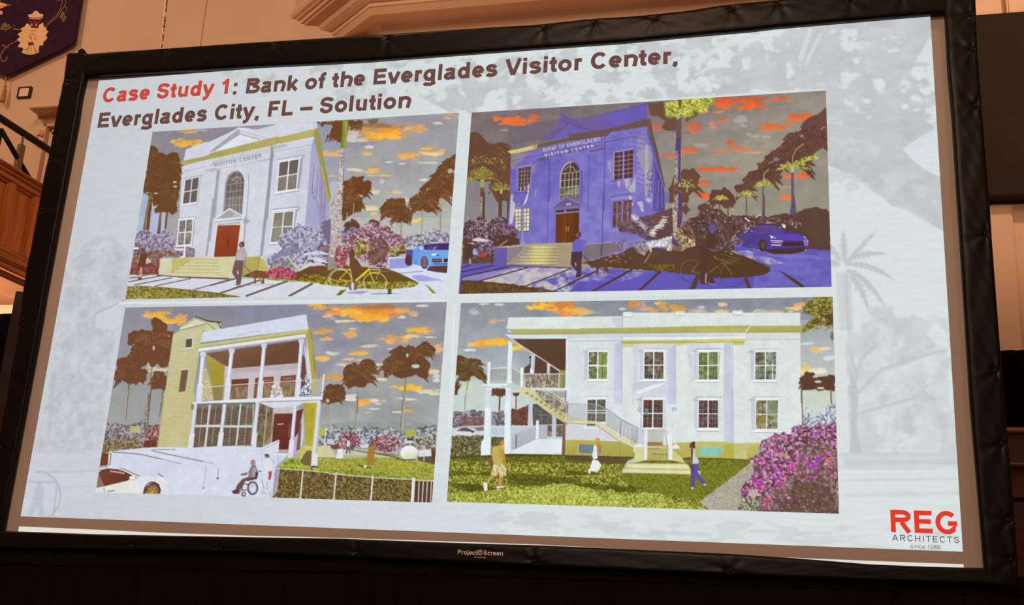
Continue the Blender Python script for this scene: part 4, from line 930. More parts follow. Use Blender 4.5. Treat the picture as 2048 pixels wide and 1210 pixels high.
    A.E('5E3C44', 1262, 755, 44, 78); A.E('9A7C92', 1262, 750, 28, 60); A.O('5E3C44', 8, 1262, 750, 14, 34); A.P('4C2E30', '1355,710 1560,708 1560,752 1352,752'); A.L('86A8E0', 6, '1355,730 1480,728'); A.P('E8F0FA', '1480,705 1490,705 1490,760 1480,760'); A.E('E8F0FA', 1380, 660, 36, 12); A.E('2E3A70', 1420, 668, 24, 7); A.P('4A5AA0', '1365,765 1560,765 1560,780 1370,780'); A.P('5E3C3C', '1290,850 1330,800 1560,790 1560,886 1400,870'); A.L('4A6AB8', 6, '1130,740 1180,748'); A.L('4A6AB8', 5, '1135,770 1180,775'); A.L('3A4A90', 5, '1175,625 1200,632')
    A.T(['6A6E24', '8E9836', 'B4BC5A'], 2, '1272,1025 1302,1028 1422,1140 1380,1150', k=3)
    # bicycle
    A.P('8C90CC', '310,1115 500,1095 600,1105 500,1138 350,1130', .8); A.P('8C90CC', '610,1130 800,1120 980,1135 930,1150 620,1145', .8); A.P('5A5420', '820,1075 865,1075 865,1150 820,1155'); A.P('6A6E24', '255,1085 320,1085 240,1158 190,1158')
    A.O('CFC79C', 9, 250, 965, 132, 122); A.O('E4DCB8', 4, 250, 965, 132, 122); A.O('CFC79C', 9, 665, 1000, 140, 125); A.O('E4DCB8', 4, 665, 1000, 140, 125)
    for l in ['240,950 360,830', '230,960 395,985', '235,955 350,1005', '365,830 392,975']:
        A.L('C8B83A', 12, l)
    A.L('D8C628', 22, '420,985 520,910 595,835'); A.L('E6D84A', 8, '430,970 590,830'); A.L('D2C42C', 14, '590,830 625,930 660,1000'); A.L('CFC4A4', 9, '540,770 575,745 600,835'); A.L('D8CC9C', 10, '610,838 730,845 700,895'); A.L('D8C628', 12, '600,880 730,885'); A.L('C8B890', 8, '180,830 260,835 370,850'); A.L('B8B0A0', 8, '490,730 610,740')
    A.O('D0C498', 7, 250, 965, 148, 138, 190, 300); A.P('7A5A50', '330,1000 420,970 460,1000 450,1085 360,1090', .9); A.E('D8D0CC', 395, 1040, 18, 50); A.L('B0A4A0', 8, '700,880 680,960')
    return A
def paint_night_front(D):
    A = Painter([(940, 227), (1652, 180), (1663, 574), (921, 588)], D, 12)
    A.fr(0, 0, 1)
    A.G('74666A', 'A09A88', '910,170 1680,160 1690,600 910,600', (1250, 215), (1310, 370))
    A.P('7E6E70', '910,200 1300,180 1300,330 910,330', .35)
    A.T(['786A6C', '8A807E', '9A948C'], 45, '910,170 1680,160 1690,480 910,480', k=3, a=.35, sy=.6)
    A.P('8C8A8E', '920,360 1020,360 1020,480 920,480', .8); A.G('8E8C80', '9A9A78', '1400,360 1680,340 1680,480 1400,480', (1400, 370), (1400, 470), .5)
    A.fr(910, 200, .1653)
    for c in [('E06A2C', 690, 245, 115, 42, 1), ('DE7038', 510, 222, 60, 24, 2), ('DA6A34', 830, 295, 90, 26, 3), ('CC6A40', 960, 250, 60, 46, 4), ('E0702C', 1060, 335, 95, 24, 5), ('D07848', 1120, 380, 50, 20, 6), ('948A86', 620, 368, 60, 12, 2)]:
        A.C(*c)
    A.fr(1150, 170, .19)
    for c in [('CE6040', 1220, 440, 100, 28, 1), ('D0684A', 1245, 488, 55, 16, 2), ('B86450', 850, 450, 55, 26, 3), ('D8633C', 1000, 745, 85, 20, 4), ('D8663C', 1195, 690, 75, 20, 5), ('E05A24', 1420, 890, 100, 18, 6), ('D06848', 1340, 1040, 50, 20, 7), ('DA6638', 1345, 1165, 50, 24, 1), ('C86850', 1440, 750, 40, 14, 3), ('A08C80', 1330, 635, 60, 16, 4), ('C07868', 1450, 420, 26, 30, 2)]:
        A.C(*c)
    A.fr(1400, 170, .19)
    for c in [('C85428', 420, 150, 210, 26, 3), ('E0622A', 460, 225, 190, 34, 1), ('DC5A30', 210, 180, 50, 36, 2), ('D86038', 830, 145, 85, 20, 4), ('A8805C', 935, 170, 40, 14, 5), ('DE6430', 750, 445, 120, 34, 6), ('DE6430', 1060, 345, 95, 30, 7), ('D87048', 950, 408, 60, 18, 1), ('C8805E', 200, 285, 60, 9, 2), ('D06A44', 240, 370, 44, 18, 3), ('D86A3E', 205, 440, 46, 20, 4), ('C86838', 335, 615, 66, 20, 5), ('DC7244', 420, 680, 85, 16, 6), ('C89878', 540, 715, 100, 10, 7), ('C0734C', 130, 755, 50, 14, 1), ('C87850', 230, 690, 80, 12, 2),
              ('E0602E', 200, 890, 190, 20, 3), ('D0683E', 30, 1035, 60, 20, 4), ('DA5E34', 20, 1165, 60, 20, 5), ('E0683C', 930, 950, 65, 24, 6), ('E06434', 1050, 950, 60, 34, 7), ('C08058', 1200, 950, 50, 14, 1), ('B08A6A', 870, 1070, 60, 10, 2), ('D87848', 920, 1185, 60, 22, 3), ('A89C94', 440, 385, 50, 40, 4), ('B0A090', 565, 540, 26, 8, 5), ('B0A090', 690, 545, 30, 8, 6), ('B0A090', 500, 522, 24, 8, 5), ('B09888', 120, 410, 18, 10, 1)]:
        A.C(*c)
    # left trees
    A.fr(910, 200, .1653)
    A.M('6C4836', '170,410 230,390 330,440 380,500 430,530 560,515 640,540 690,580 640,620 680,640 690,780 680,1230 500,1230 440,1090 470,1040 440,980 330,1000 240,970 150,960 160,500', 22)
    A.P('6C4836', '170,410 230,390 330,450 400,530 650,560 690,780 660,960 150,950')
    A.P('868284', '150,985 310,1000 310,1230 130,1230'); A.P('88848A', '360,1010 440,1000 450,1120 500,1230 355,1230')
    A.palm('6A4836', 330, 800, 240, 13, .16); A.palm('6A4836', 560, 1000, 170, 12, .16)
    def glow(x, y, r, n, seed=0):
        for i in range(n):
            an = A.rng.uniform(math.pi, 2 * math.pi); q = r * math.sqrt(A.rng.random()); cx = x + math.cos(an) * q * 1.1; cy = y + math.sin(an) * q * .75 + abs(math.cos(an)) * q * .25
            l = A.rng.uniform(10, 26); a2 = an + A.rng.normal(0, .6)
            A.L(['B4AC4C', '9A9440', 'C8C060', '86702E', 'A09848'][i % 5], 7, [(cx, cy), (cx + math.cos(a2) * l, cy + math.sin(a2) * l * .7 + 5)], .9)
    for (x, y, an, ln) in [(330, 950, -2.9, 170), (330, 940, -2.4, 160), (330, 940, -1.9, 180), (335, 940, -1.3, 180), (335, 950, -.8, 160), (340, 960, -.35, 150), (335, 940, -1.57, 230)]:
        A.frond('8A7E38', x, y, an, ln, .35, 26, .85)
    for (x, y, an, ln) in [(560, 1090, -2.7, 120), (560, 1090, -2.1, 120), (560, 1090, -1.6, 150), (565, 1090, -1, 120), (565, 1090, -.5, 110)]:
        A.frond('8A7E38', x, y, an, ln, .35, 24, .85)
    glow(330, 945, 180, 150); glow(320, 760, 120, 50); glow(560, 1080, 130, 90); glow(500, 760, 90, 30)
    for i in range(26):
        x = A.rng.uniform(480, 660); y = A.rng.uniform(560, 850); A.L('A08C62', 6, [(x, y), (x + 34, y + 16)], .55)
    A.P('9CA05A', '310,960 360,960 358,1060 312,1060'); A.P('6A5A44', '312,1060 356,1060 350,1230 305,1230'); A.P('B0AC74', '545,1080 580,1080 575,1160 550,1160'); A.P('7E6440', '550,1150 575,1150 572,1230 548,1230')
    A.fr(910, 390, .1736)
    A.G('6C4C38', '5A4034', '300,-30 348,-30 345,320 298,310', (300, 0), (345, 0)); A.T(['7A6050', 'A89080', 'C8B8A8'], 2.4, '296,20 322,20 318,310 296,300', k=3); A.P('5E4436', '505,-10 548,-10 542,260 503,255'); A.P('62483A', '600,60 640,30 632,330 604,330'); A.P('88868C', '550,80 600,70 600,250 545,250', .8)
    # parapet, pediment
    A.P('766A70', '700,470 760,440 1050,385 1050,500 690,590'); A.P('A29698', '700,470 765,448 715,555 700,550', .8); A.L('6C5E62', 6, '760,440 1010,390')
    A.fr(1150, 170, .19)
    A.G('766870', '6C5CB0', '-700,470 -300,375 -30,345 60,360 250,330 760,195 760,360 370,470 -200,560 -700,640', (-280, 400), (420, 300))
    A.L('5A4A90', 5, '30,360 250,325 760,200')
    A.fr(910, 200, .1653)
    A.P('71619C', '1010,500 1180,360 1290,262 1400,228 1480,226 1600,250 1600,330 1500,290 1380,300 1160,480'); A.P('6A5A8C', '1060,490 1340,260 1390,290 1160,480 1080,500', .7); A.P('6F60AE', '1175,480 1380,298 1500,310 1640,360 1640,400 1200,490'); A.L('54447C', 6, '1160,478 1375,296 1560,340')
    A.fr(1150, 170, .19)
    A.P('6B5A9C', '-150,290 -60,350 190,470 150,485 0,440 -150,380'); A.L('54447C', 6, '-20,430 150,480')
    # wall
    A.fr(0, 0, 1)
    wall = '1022,312 1060,300 1100,285 1280,250 1295,238 1310,330 1330,395 1330,520 1200,520 1012,508 1020,400'
    A.G('6C5FB4', '8A80C6', wall, (1100, 280), (1180, 440)); A.T(['6458B0', '7A70BE', '9088C8'], 24, wall, k=5, a=.45)
    A.fr(910, 200, .1653)
    A.P('8E8496', '680,680 760,650 930,640 850,690 780,750 700,850 680,830'); A.P('A89C98', '690,735 840,705 850,715 690,745')
    A.P('D0C07C', '640,625 930,560 1000,545 1000,590 690,665'); A.L('E2D6A0', 8, '640,628 940,565'); A.P('B09C60', '920,550 1000,540 1000,590 960,590'); A.L('8C7A50', 6, '690,662 990,600')
    A.P('6E5850', '1000,545 1640,400 1640,455 1010,590'); A.L('A88C70', 5, '1010,585 1640,450')
    A.fr(1150, 170, .19)
    A.P('6C544C', '-60,520 330,470 370,460 740,365 795,355 760,440 370,500 340,535 -60,585'); A.L('56423E', 6, '-60,588 345,532 372,492'); A.P('6E5648', '740,365 795,355 830,560 870,690 945,1060 930,1100 840,740'); A.L('57443A', 7, '830,560 855,680 945,1070')
    A.P('6456A4', '750,450 850,720 940,1100 945,1330 820,1330 800,900'); A.P('54447E', '850,760 940,1100 945,1330 870,1330', .6)
    for l in ['840,760 870,900', '880,900 935,1080', '830,860 820,1200', '880,1000 870,1300', '910,1050 915,1300']:
        A.L('8A7EC0', 7, l)
    A.P('8E86B4', '660,560 745,460 830,740 820,860 790,1100 740,1240 730,960 640,700', .55); A.P('A49CA8', '690,700 790,640 820,760 800,920 760,1200 735,1230 740,960 640,720', .7); A.P('B4ACAE', '740,640 770,620 775,900 745,1180 735,900', .8)
    for i in range(10):
        A.frond('9C94B0', 740, 1050 - i * 55, math.pi + .7 - i * .02, 120, .3, 18, .7)
    A.P('ACA2B4', '340,800 390,800 385,900 410,960 350,880', .7); A.P('B4ACB4', '440,1010 480,1010 470,1095 450,1060', .9); A.P('BCB4B4', '515,990 580,980 575,1060 540,1095', .9); A.P('BCB4B4', '600,1040 640,950 635,1120 590,1150 560,1100', .9)
    for i in range(30):
        A.E(['C8C0A8', '5A4A58'][i % 2], A.rng.uniform(755, 815), A.rng.uniform(900, 1250), 8, 10, .7)
    # friezes
    A.fr(910, 200, .1653)
    A.L('54468C', 6, '690,740 1060,660'); A.P('6A5A90', '1050,590 1640,455 1640,610 1060,690', .35)
    A.P('6C5A72', '1000,715 1140,700 1140,735 1000,745'); A.L('54486A', 7, '1040,705 1640,590'); A.L('5C509C', 12, '1145,720 1140,1230')
    A.fr(0, 0, 1)
    A.text('EAE0D8', 'BANK OF EVERGLADES', (1086.5, 304.5), (1202.5, 281.5), .10); A.text('EFE6DE', 'VISITOR CENTER', (1090, 314.5), (1188.5, 296), .14, 1, .26)
    A.fr(1150, 170, .19)
    A.L('5E4E78', 6, '-60,700 320,635'); A.P('6C5870', '155,695 320,660 320,680 160,710'); A.L('5448A0', 8, '320,530 315,690 305,1330'); A.L('5E52A6', 8, '150,740 140,1330'); A.L('5A4C9A', 6, '320,605 750,520')
    # arched window
    A.fr(910, 200, .1653)
    A.P('7A6CBE', '1245,1240 1265,900 1300,800 1360,745 1420,735 1500,770 1530,850 1525,1240'); A.P('B8B094', '1265,1230 1272,900 1310,800 1380,745 1440,740 1390,760 1320,820 1290,900 1280,1230', .9)
    A.P('54403E', '1280,1240 1290,900 1330,810 1400,758 1460,765 1500,820 1508,900 1500,1240'); A.P('6E684C', '1275,1060 1505,1030 1500,1240 1270,1240'); A.P('9CA08A', '1330,1120 1500,1050 1500,1140 1330,1140', .7); A.P('7A6C74', '1270,1190 1400,1140 1500,1190 1500,1240 1270,1240')
    for l in ['1290,895 1505,868', '1282,980 1505,955', '1280,1065 1502,1040', '1275,1150 1500,1135', '1400,755 1395,870', '1335,880 1320,1190', '1385,880 1372,1150', '1425,875 1418,1170', '1470,870 1465,1180', '1330,850 1370,810 1430,815 1460,860']:
        A.L('CDBFA8', 7, l)
    for v in range(6):
        A.L('3C3430', 7, [(1320 + v * 32, 1060), (1318 + v * 31, 1200)], .6)
    A.L('5A4EAA', 10, '1540,860 1530,1230')
    # windows
    A.window('770,825 925,805 905,1100 765,1110', '5A4240', 'A096CC', 7, 2, 1)
    for v in range(1, 6):
        A.L('B0A49C', 5, [(772, 825 + v * 48), (920, 808 + v * 48)], .8)
    for u in (.25, .75):
        A.L('A89CA8', 5, [(775 + 150 * u, 820 - 10 * u), (765 + 140 * u, 1108)], .8)
    A.L('A79CA8', 8, '745,820 930,785'); A.P('8C80B0', '925,790 990,770 960,900 930,890', .8); A.L('5A4E98', 8, '715,1128 880,1115'); A.P('C8BCB8', '790,1080 800,1040 806,1100 790,1108'); A.P('C8BCB8', '840,1090 852,1030 860,1095', .9); A.P('D0C4C0', '880,1040 905,1010 895,1120 870,1230 850,1230 880,1130'); A.P('B4AAC0', '965,1180 985,1050 980,1150', .9)
    A.fr(1150, 170, .19)
    A.window('420,715 615,685 608,975 412,1000', '54383C', '8A80CC', 6, 2, 1); A.L('8E84D0', 17, '513,702 508,990')
    for v in range(1, 6):
        A.L('B8A09C', 6, [(418, 715 + v * 47), (612, 688 + v * 47)], .9)
    for u in (.25, .75):
        A.L('B8A09C', 5, [(420 + 195 * u, 715 - 30 * u), (412 + 196 * u, 1000 - 25 * u)], .8)
    A.L('B0A4A4', 7, '405,710 620,670'); A.L('54489A', 8, '370,1020 450,1005'); A.L('B8ACA8', 6, '412,715 408,1000'); A.L('5E4E8E', 9, '370,1180 610,1140')
    # lower wall, door
    A.fr(910, 390, .1736)
    A.P('D4CCC4', '650,0 675,-5 665,60 700,110 690,140 700,180 660,330 630,340 640,110', .85); A.P('DCD4CC', '830,0 850,-5 830,70 800,120 790,110', .9); A.P('C8C0C8', '725,120 740,80 735,120', .9)
    A.P('6A60BE', '640,340 700,340 700,440 640,440', .6)
    A.window('700,165 860,150 855,410 700,420', 'D8D8B4', '6A5A60', 5, 1, 1, pal=['BCB890', 'E0DEC0', 'E8E6D0'], cell=8)
    for u in (.2, .4, .6, .8):
        A.L('5E5240' if u != .6 else '6A60B0', 6 if u != .5 else 12, [(700 + 160 * u, 165 - 15 * u), (700 + 155 * u, 420 - 10 * u)])
    for v in (.17, .34, .5, .67, .83):
        A.L('5E5240', 6, [(700, 165 + 255 * v), (858, 150 + 260 * v)])
    A.L('8076B8', 18, '780,160 778,400'); A.L('B0A8B4', 8, '695,150 790,130'); A.L('54489A', 7, '690,430 850,420')
    A.P('9A94B0', '770,400 790,400 790,540 820,570 740,580 770,540'); A.L('5E54B0', 8, '1075,0 1065,540'); A.P('7C74CA', '1080,200 1130,200 1110,540 1070,545', .6)
    A.P('76669C', '1120,150 1280,20 1450,100 1460,140 1440,160 1440,240 1440,560 1160,560 1160,180'); A.P('6C5A86', '1150,130 1280,40 1430,110 1430,120', 1); A.L('8C7EBC', 8, '1120,150 1280,18 1470,112'); A.L('8A7AA8', 8, '1125,170 1460,130'); A.L('C8C0DC', 16, '1285,110 1335,105'); A.P('4E3634', '1165,180 1430,155 1430,190 1170,215'); A.E('E8E0D8', 1272, 186, 9, 8); A.L('A898B8', 10, '1165,212 1430,190')
    A.G('6A3A20', '7E4822', '1165,225 1430,200 1425,545 1160,550', (1200, 400), (1320, 400)); A.G('7C441E', '5E341E', '1300,212 1430,200 1425,545 1300,548', (1300, 0), (1430, 0)); A.L('3E2416', 6, '1300,215 1298,545'); A.L('C89468', 8, '1285,365 1283,415'); A.L('C89468', 8, '1308,365 1306,415'); A.L('8A7CC4', 16, '1445,195 1440,540')
    # left shrubs and steps
    A.T(['4E3430', '5C3E46', '74586A', '907C88'], 3.5, '105,330 200,290 290,250 330,270 400,320 470,260 560,250 610,300 640,370 740,400 720,480 460,600 450,780 90,790 105,500', 8, 22, k=2); A.R('5A3C34', '460,470 610,460 740,500 750,570 520,600 470,600', 4, 24); A.R('5E4238', '105,500 180,500 230,560 200,720 90,740', 5, 20)
    for i in range(150):
        x = A.rng.normal(320, 85); y = A.rng.normal(420, 130)
        if 110 < x < 600 and 240 < y < 700:
            A.E(['CFC4C0', 'E0D8D8', 'A89098', '6A5260'][i % 4], x, y, A.rng.uniform(4, 11), A.rng.uniform(3, 7), .85)
    A.P('E0DCE0', '200,515 260,490 420,525 330,540 210,530', .9); A.P('C0AEB4', '140,555 220,545 225,565 180,575', .9)
    A.P('B84038', '290,680 350,660 360,690 320,720 280,710'); A.P('5E4430', '90,740 440,700 445,790 85,795', .8); A.P('9CA8CC', '200,650 230,610 275,690 215,690'); A.P('8C70B0', '270,600 330,640 300,650', .6)
    A.L('B8A888', 9, '520,585 610,520'); 
    A.R('56382E', '140,560 190,560 210,620 205,740 130,740 120,640', 3, 20); A.P('B49088', '165,730 190,730 190,800 165,810'); A.P('5E4450', '160,810 190,830 195,860 140,860')
    A.P('A8987E', '480,595 620,590 830,565 1360,550 1350,830 620,800 600,760'); A.P('6A5CA4', '455,605 605,605 600,815 450,800'); A.P('8E7E86', '605,605 740,585 830,570 640,770 600,780'); A.P('BCAC90', '480,594 740,580 1360,548 1360,560 830,585 610,608')
    for i in range(6):
        y0 = 590 + i * 36; xl = 850 - i * 40; xr = 1200 - i * 2
        A.G('8A7C90', 'D8CE8A', [(xl, y0), (1000, y0 - 2), (1000, y0 + 30), (xl - 30, y0 + 30)], (xl, 0), (980, 0)); A.G('E0D88C', 'B4A47C', [(1000, y0 - 2), (xr, y0), (xr, y0 + 30), (1000, y0 + 30)], (1050, 0), (1210, 0)); A.L('7C6A50', 7, [(xl - 20, y0 + 33), (xr, y0 + 33)])
    A.P('A6967C', '1200,590 1360,580 1350,830 1190,800'); A.L('5A443E', 9, '560,808 1350,838')
    # paving
    A.P('6458B4', '85,790 450,790 620,812 1350,840 1500,840 1900,850 2000,870 3300,900 4300,900 4500,1300 0,1300'); A.T(['6054B0', '8C84B8', 'B8B0B4', 'CCC4BC'], 14, '700,830 1350,845 1500,860 1480,960 1300,1120 800,1060 300,990 520,880', k=3, sy=.6); A.P('C8C0BC', '850,835 1340,850 1100,960 760,1040 330,995 560,900', .6); A.P('5E52B2', '1340,1010 1500,985 1500,1110 1400,1120', .7); A.P('9890C0', '90,950 420,880 700,840 340,980 90,985', .8); A.E('5E54C0', 1110, 990, 40, 28, .8)
    for l in ['80,835 180,805', '85,885 440,812', '85,945 620,825', '280,992 840,835', '800,1055 1340,845', '1140,1105 1500,950']:
        A.L('4E3838', 14, l)
    A.R('5E4428', '75,980 300,990 700,1030 1000,1075 1150,1110 1250,1125 1250,1170 60,1170', 4, 24); A.T(['543C24', '66482A', '725634'], 4, '75,990 300,1000 700,1040 1000,1085 1150,1120 60,1160', k=4)
    # figures and planting, middle
    A.fr(1140, 390, .1736)
    A.P('7468BA', '480,70 720,30 715,390 470,410', .7); A.window('500,80 715,55 705,330 490,380', '60423E', '8278C4', 7, 2, 2, pal=['58383C', '6A4A46', '7A5A54'], cell=6); A.L('A498A8', 7, '545,90 540,380'); A.L('A498A8', 6, '665,70 660,330'); A.L('8076C8', 18, '605,70 600,310'); A.L('A79CC0', 8, '480,50 720,30'); A.L('9C92D0', 10, '465,408 560,400'); A.L('5448A0', 9, '385,0 372,540')
    for (x, y, r) in [(810, 110, 40), (690, 35, 26), (900, 60, 22), (830, 170, 26), (720, 110, 14)]:
        A.P('D0C8CC', [(x - r, y - r * .6), (x + r * .5, y - r), (x + r, y + r * .7), (x, y + r), (x - r * .4, y + r * .3)], .85)
    A.R('644640', '950,230 1060,180 1180,150 1180,500 900,520 720,430 640,420 560,410 560,330 720,320 860,250', 8, 26); A.T(['54404A', '685058', '846C80'], 4, '560,330 740,300 880,230 1000,250 960,430 760,460 580,420', 6, 24, k=4, a=.8)
    A.M('6A4C48', '940,240 1080,170 1170,160 1180,300 1000,330', 20)
    for i in range(60):
        t = A.rng.random(); x = 700 + t * 190 + A.rng.normal(0, 16); y = 240 + t * 170 + A.rng.normal(0, 20); A.L(['E0DCDC', 'C4BCC8'][i % 2], 6, [(x, y), (x + A.rng.uniform(-34, 24), y - A.rng.uniform(10, 44))], .9)
    for i in range(90):
        t = A.rng.random(); x = 915 + t * 160 + A.rng.normal(0, 10); y = 450 - t * 170 + A.rng.normal(0, 14); s_ = 1 if i % 2 else -1
        A.L(['E6E2DC', 'D0CCC8'][i % 2], 6, [(x, y), (x + 46 + A.rng.uniform(-10, 10), y + s_ * A.rng.uniform(0, 30) + 6)], .9)
    A.P('746CB0', '560,430 900,450 880,500 560,530 380,545 370,420', .4); A.T(['6A5C78', '8478A0', '9C90A8'], 5, '500,530 640,510 720,560 650,650 450,640 380,560', 8, 22, k=5, a=.8); A.P('7C706C', '170,575 380,550 560,560 560,640 380,700 150,780', .9); A.P('5E5054', '360,560 378,560 370,700 352,700'); A.L('B4B0B8', 6, '180,570 480,545')
    A.R('5E4232', '140,790 370,720 560,680 700,600 900,600 1200,640 1500,660 1671,600 1671,900 1440,920 900,870 440,835', 6, 30); A.T(['6A5A58', '8E8488', 'AAA4A8'], 4, '730,560 900,520 930,620 860,700 760,640', 8, 20, k=6); A.P('5E4636', '930,650 1180,600 1180,760 900,740')
    A.T(['A09C9C', 'D0D0CC', 'ECECE8'], 3, '880,550 1060,500 1180,480 1230,520 1220,580 1150,650 1110,640 1140,590 960,600 940,660 900,600', 8, 16, k=7); A.P('8C98A0', '1110,520 1180,500 1190,560 1130,580', .7)
    A.L('A0907C', 10, '940,650 860,780'); A.T(['584420', '6A5628', '7A6A30'], 5, '900,800 1200,800 1250,880 1000,870', 5, 24, k=2)
    for i in range(18):
        A.E(['C87860', 'D89878'][i % 2], A.rng.normal(500, 60), A.rng.normal(735, 24), 12, 6, .8)
    # night royal palm
    A.G('6A5058', '5E4468', '1180,-20 1300,-20 1290,300 1240,480 1250,600 1170,560 1190,300', (1180, 0), (1300, 0)); A.T(['8A7068', 'C0B098', 'D8CCB4'], 2.6, '1180,-20 1235,-20 1235,300 1220,520 1190,480 1185,250', k=3); A.T(['5E4038', '8A7050', 'C0A878', 'E0D0A0'], 2.8, '1230,380 1290,350 1330,470 1470,520 1440,640 1300,600 1240,520', 8, 22, k=4)
    A.T(['50342E', '664840', '84645C'], 4, '1300,330 1400,260 1500,280 1560,230 1671,180 1700,600 1480,520 1330,480 1290,400', 9, 24, k=6); A.R('5C3E32', '1470,560 1671,480 1671,900 1480,900 1300,640', 6, 26)
    for i in range(40):
        A.E(['C8B0B0', 'B09898', 'E8D8C8'][i % 3], A.rng.uniform(1300, 1671), A.rng.uniform(260, 560), 7, 6, .8)
    A.E('5E4230', 1540, 150, 70, 46); A.M('6A4838', '1470,140 1540,105 1610,130 1600,190 1500,190', 16); A.M('6A4838', '1140,30 1180,10 1180,90 1150,95', 14); A.M('6A4A38', '1300,130 1350,110 1380,170 1330,230 1290,180', 14); A.P('5E4430', '1180,560 1290,560 1290,720 1170,700', .6)
    A.fr(1400, 390, .1736); A.R('5A423C', '-60,260 30,180 150,160 260,190 330,250 370,240 440,235 640,250 640,350 480,440 470,560 400,640 330,660 -60,660', 8, 22); A.T(['50382F', '5E443E', '7A5E5C'], 4, '-30,220 150,170 300,240 440,250 620,260 560,380 460,470 400,600 200,640 -30,600', 8, 24, k=6, a=.8)
    for i in range(70):
        A.E(['C8B0B0', '8C7C80', 'E8DCD0'][i % 3], A.rng.uniform(0, 470), A.rng.uniform(190, 560), 7, 5, .7)
    A.fr(1140, 390, .1736)
    # man and dog
    A.E('5E4448', 108, 455, 26, 34); A.E('7A5E66', 84, 465, 16, 24); A.P('6C62BC', '30,560 60,515 110,500 160,520 205,540 160,580 160,660 140,655 30,655'); A.P('54383C', '20,655 145,650 135,800 128,935 70,940 80,880 10,800'); A.P('B0A8A8', '62,770 78,800 70,830 58,790'); A.P('50343A', '70,915 125,915 125,945 66,948'); A.L('50383A', 8, '150,690 215,760'); A.E('5E4434', 340, 800, 90, 40); A.E('5E4434', 270, 822, 36, 24); A.P('5E4434', '300,830 335,830 325,920 305,920'); A.P('5E4434', '390,830 440,840 445,910 430,910 420,870 400,910 385,910 400,870'); A.E('D8D0D0', 255, 848, 22, 7)
    for i, l in enumerate(['-10,1020 300,880', '250,1115 715,858', '790,1108 1040,880']):
        A.L('523A3A', 20 + i * 4, l)
    A.T(['5E54B0', '8E86BE', 'C4BCC4'], 14, '-20,880 120,850 300,835 440,900 400,960 120,1010 -20,1000', k=3, sy=.5, a=.85); A.T(['6258B8', '7C72C0', 'B4ACC4'], 16, '320,920 720,880 900,900 640,985 420,1020 300,1010', k=5, sy=.4, a=.8)
    A.E('54383C', 108, 700, 1, 1)
    A.P('54383C', '20,655 145,650 135,800 128,935 70,940 80,880 10,800'); A.P('B0A8A8', '62,770 78,800 70,830 58,790'); A.P('50343A', '70,915 125,915 125,945 66,948')
    A.P('5E4434', '300,830 335,830 325,920 305,920'); A.P('5E4434', '390,830 440,840 445,910 430,910 420,870 400,910 385,910 400,870')
    for i, l in enumerate(['-10,1020 300,880', '250,1115 715,858']):
        A.L('523A3A', 20 + i * 4, l)
    A.P('564038', '1450,925 1500,925 1440,1095 1370,1095')
    # cyclist in the dark
    A.O('7E6A44', 7, 1400, 875, 130, 125, 150, 330); A.O('54403C', 8, 1400, 875, 130, 125, -30, 150)
    for l in ['1400,880 1470,790', '1395,880 1560,900', '1520,750 1580,940', '1610,890 1671,840']:
        A.L('86703C', 9, l)
    A.R('573A30', '1560,480 1620,420 1671,420 1671,1000 1640,1010 1580,1020 1490,1010 1560,900 1540,700', 4, 30); A.E('6A5488', 1640, 390, 34, 60, .8)
    A.fr(1400, 390, .1736)
    # car, driveway
    A.R('5E4438', '840,240 1000,210 1100,220 1200,160 1330,140 1400,170 1495,190 1500,640 1230,640 1100,400 880,340 600,330 480,450 330,560 330,240 400,235 520,260 620,240 760,260', 7, 26); A.T(['4E342E', '644640', '7E6464'], 4, '330,250 640,240 820,260 1100,260 1100,330 640,340 480,430 350,420', 8, 24, k=3); A.M('5E4438', '1100,220 1200,160 1340,140 1495,190 1500,300 1150,300', 18)
    A.P('6054B8', '390,570 480,580 700,650 1200,660 1240,620 1500,640 1520,1080 0,1100 0,1020 160,1020 130,950 330,955 640,930 800,880 810,840 690,770 400,650'); A.T(['665EB0', '706AB8', '7C76BE'], 22, '390,640 1520,650 1530,1080 600,1080 640,930 810,880 800,830', k=5, a=.7, sy=.4); A.T(['6E64B4', '9A92BC', 'B8B0BC'], 12, '400,640 560,640 730,700 880,750 960,790 800,800 690,765 500,700', k=6, sy=.5); A.P('8C84C0', '760,670 1300,690 1450,740 1100,730 850,710', .5)
    A.R('573E2A', '0,700 180,640 390,660 520,710 690,775 800,830 812,875 740,915 560,945 330,955 130,948 0,960', 3, 26)
    A.R('573F38', '640,330 1000,320 1180,420 1260,480 1260,600 1100,480 900,400 640,400', 6, 24)
    A.G('54407E', '523CA0', '460,430 560,400 640,360 760,345 900,360 1000,430 1130,450 1240,500 1250,590 1190,650 800,650 720,640 480,590', (500, 400), (1000, 600)); A.P('5A4680', '640,370 760,358 860,365 960,430 780,450 650,440'); A.L('7466B0', 6, '650,368 870,362'); A.L('7466B0', 5, '855,370 860,440'); A.P('5E48B0', '800,455 1130,450 1220,500 1200,530 1000,520 820,490'); A.E('48342E', 720, 580, 50, 70); A.E('5E4A3C', 725, 575, 28, 44); A.P('463028', '960,540 1180,535 1190,585 940,590'); A.P('4A342E', '700,630 1220,600 1200,650 1060,680 840,680')
    A.R('5C4440', '-20,170 60,160 160,200 300,230 340,260 360,420 480,470 460,560 330,600 0,620', 8, 24) if 0 else None
    A.L('E8E0C8', 10, '810,525 950,530'); A.L('D8D08C', 9, '830,545 930,548'); A.L('F0E8D8', 10, '820,575 930,578'); A.E('F0E8E8', 825, 485, 16, 14); A.L('E0D8D8', 8, '800,470 870,500'); A.O('F0E8E0', 6, 1220, 535, 22, 16); A.L('E8E0E0', 8, '1190,475 1215,500'); A.L('E8E0D0', 7, '1200,575 1240,575'); A.L('6A5AA8', 6, '560,575 680,600')
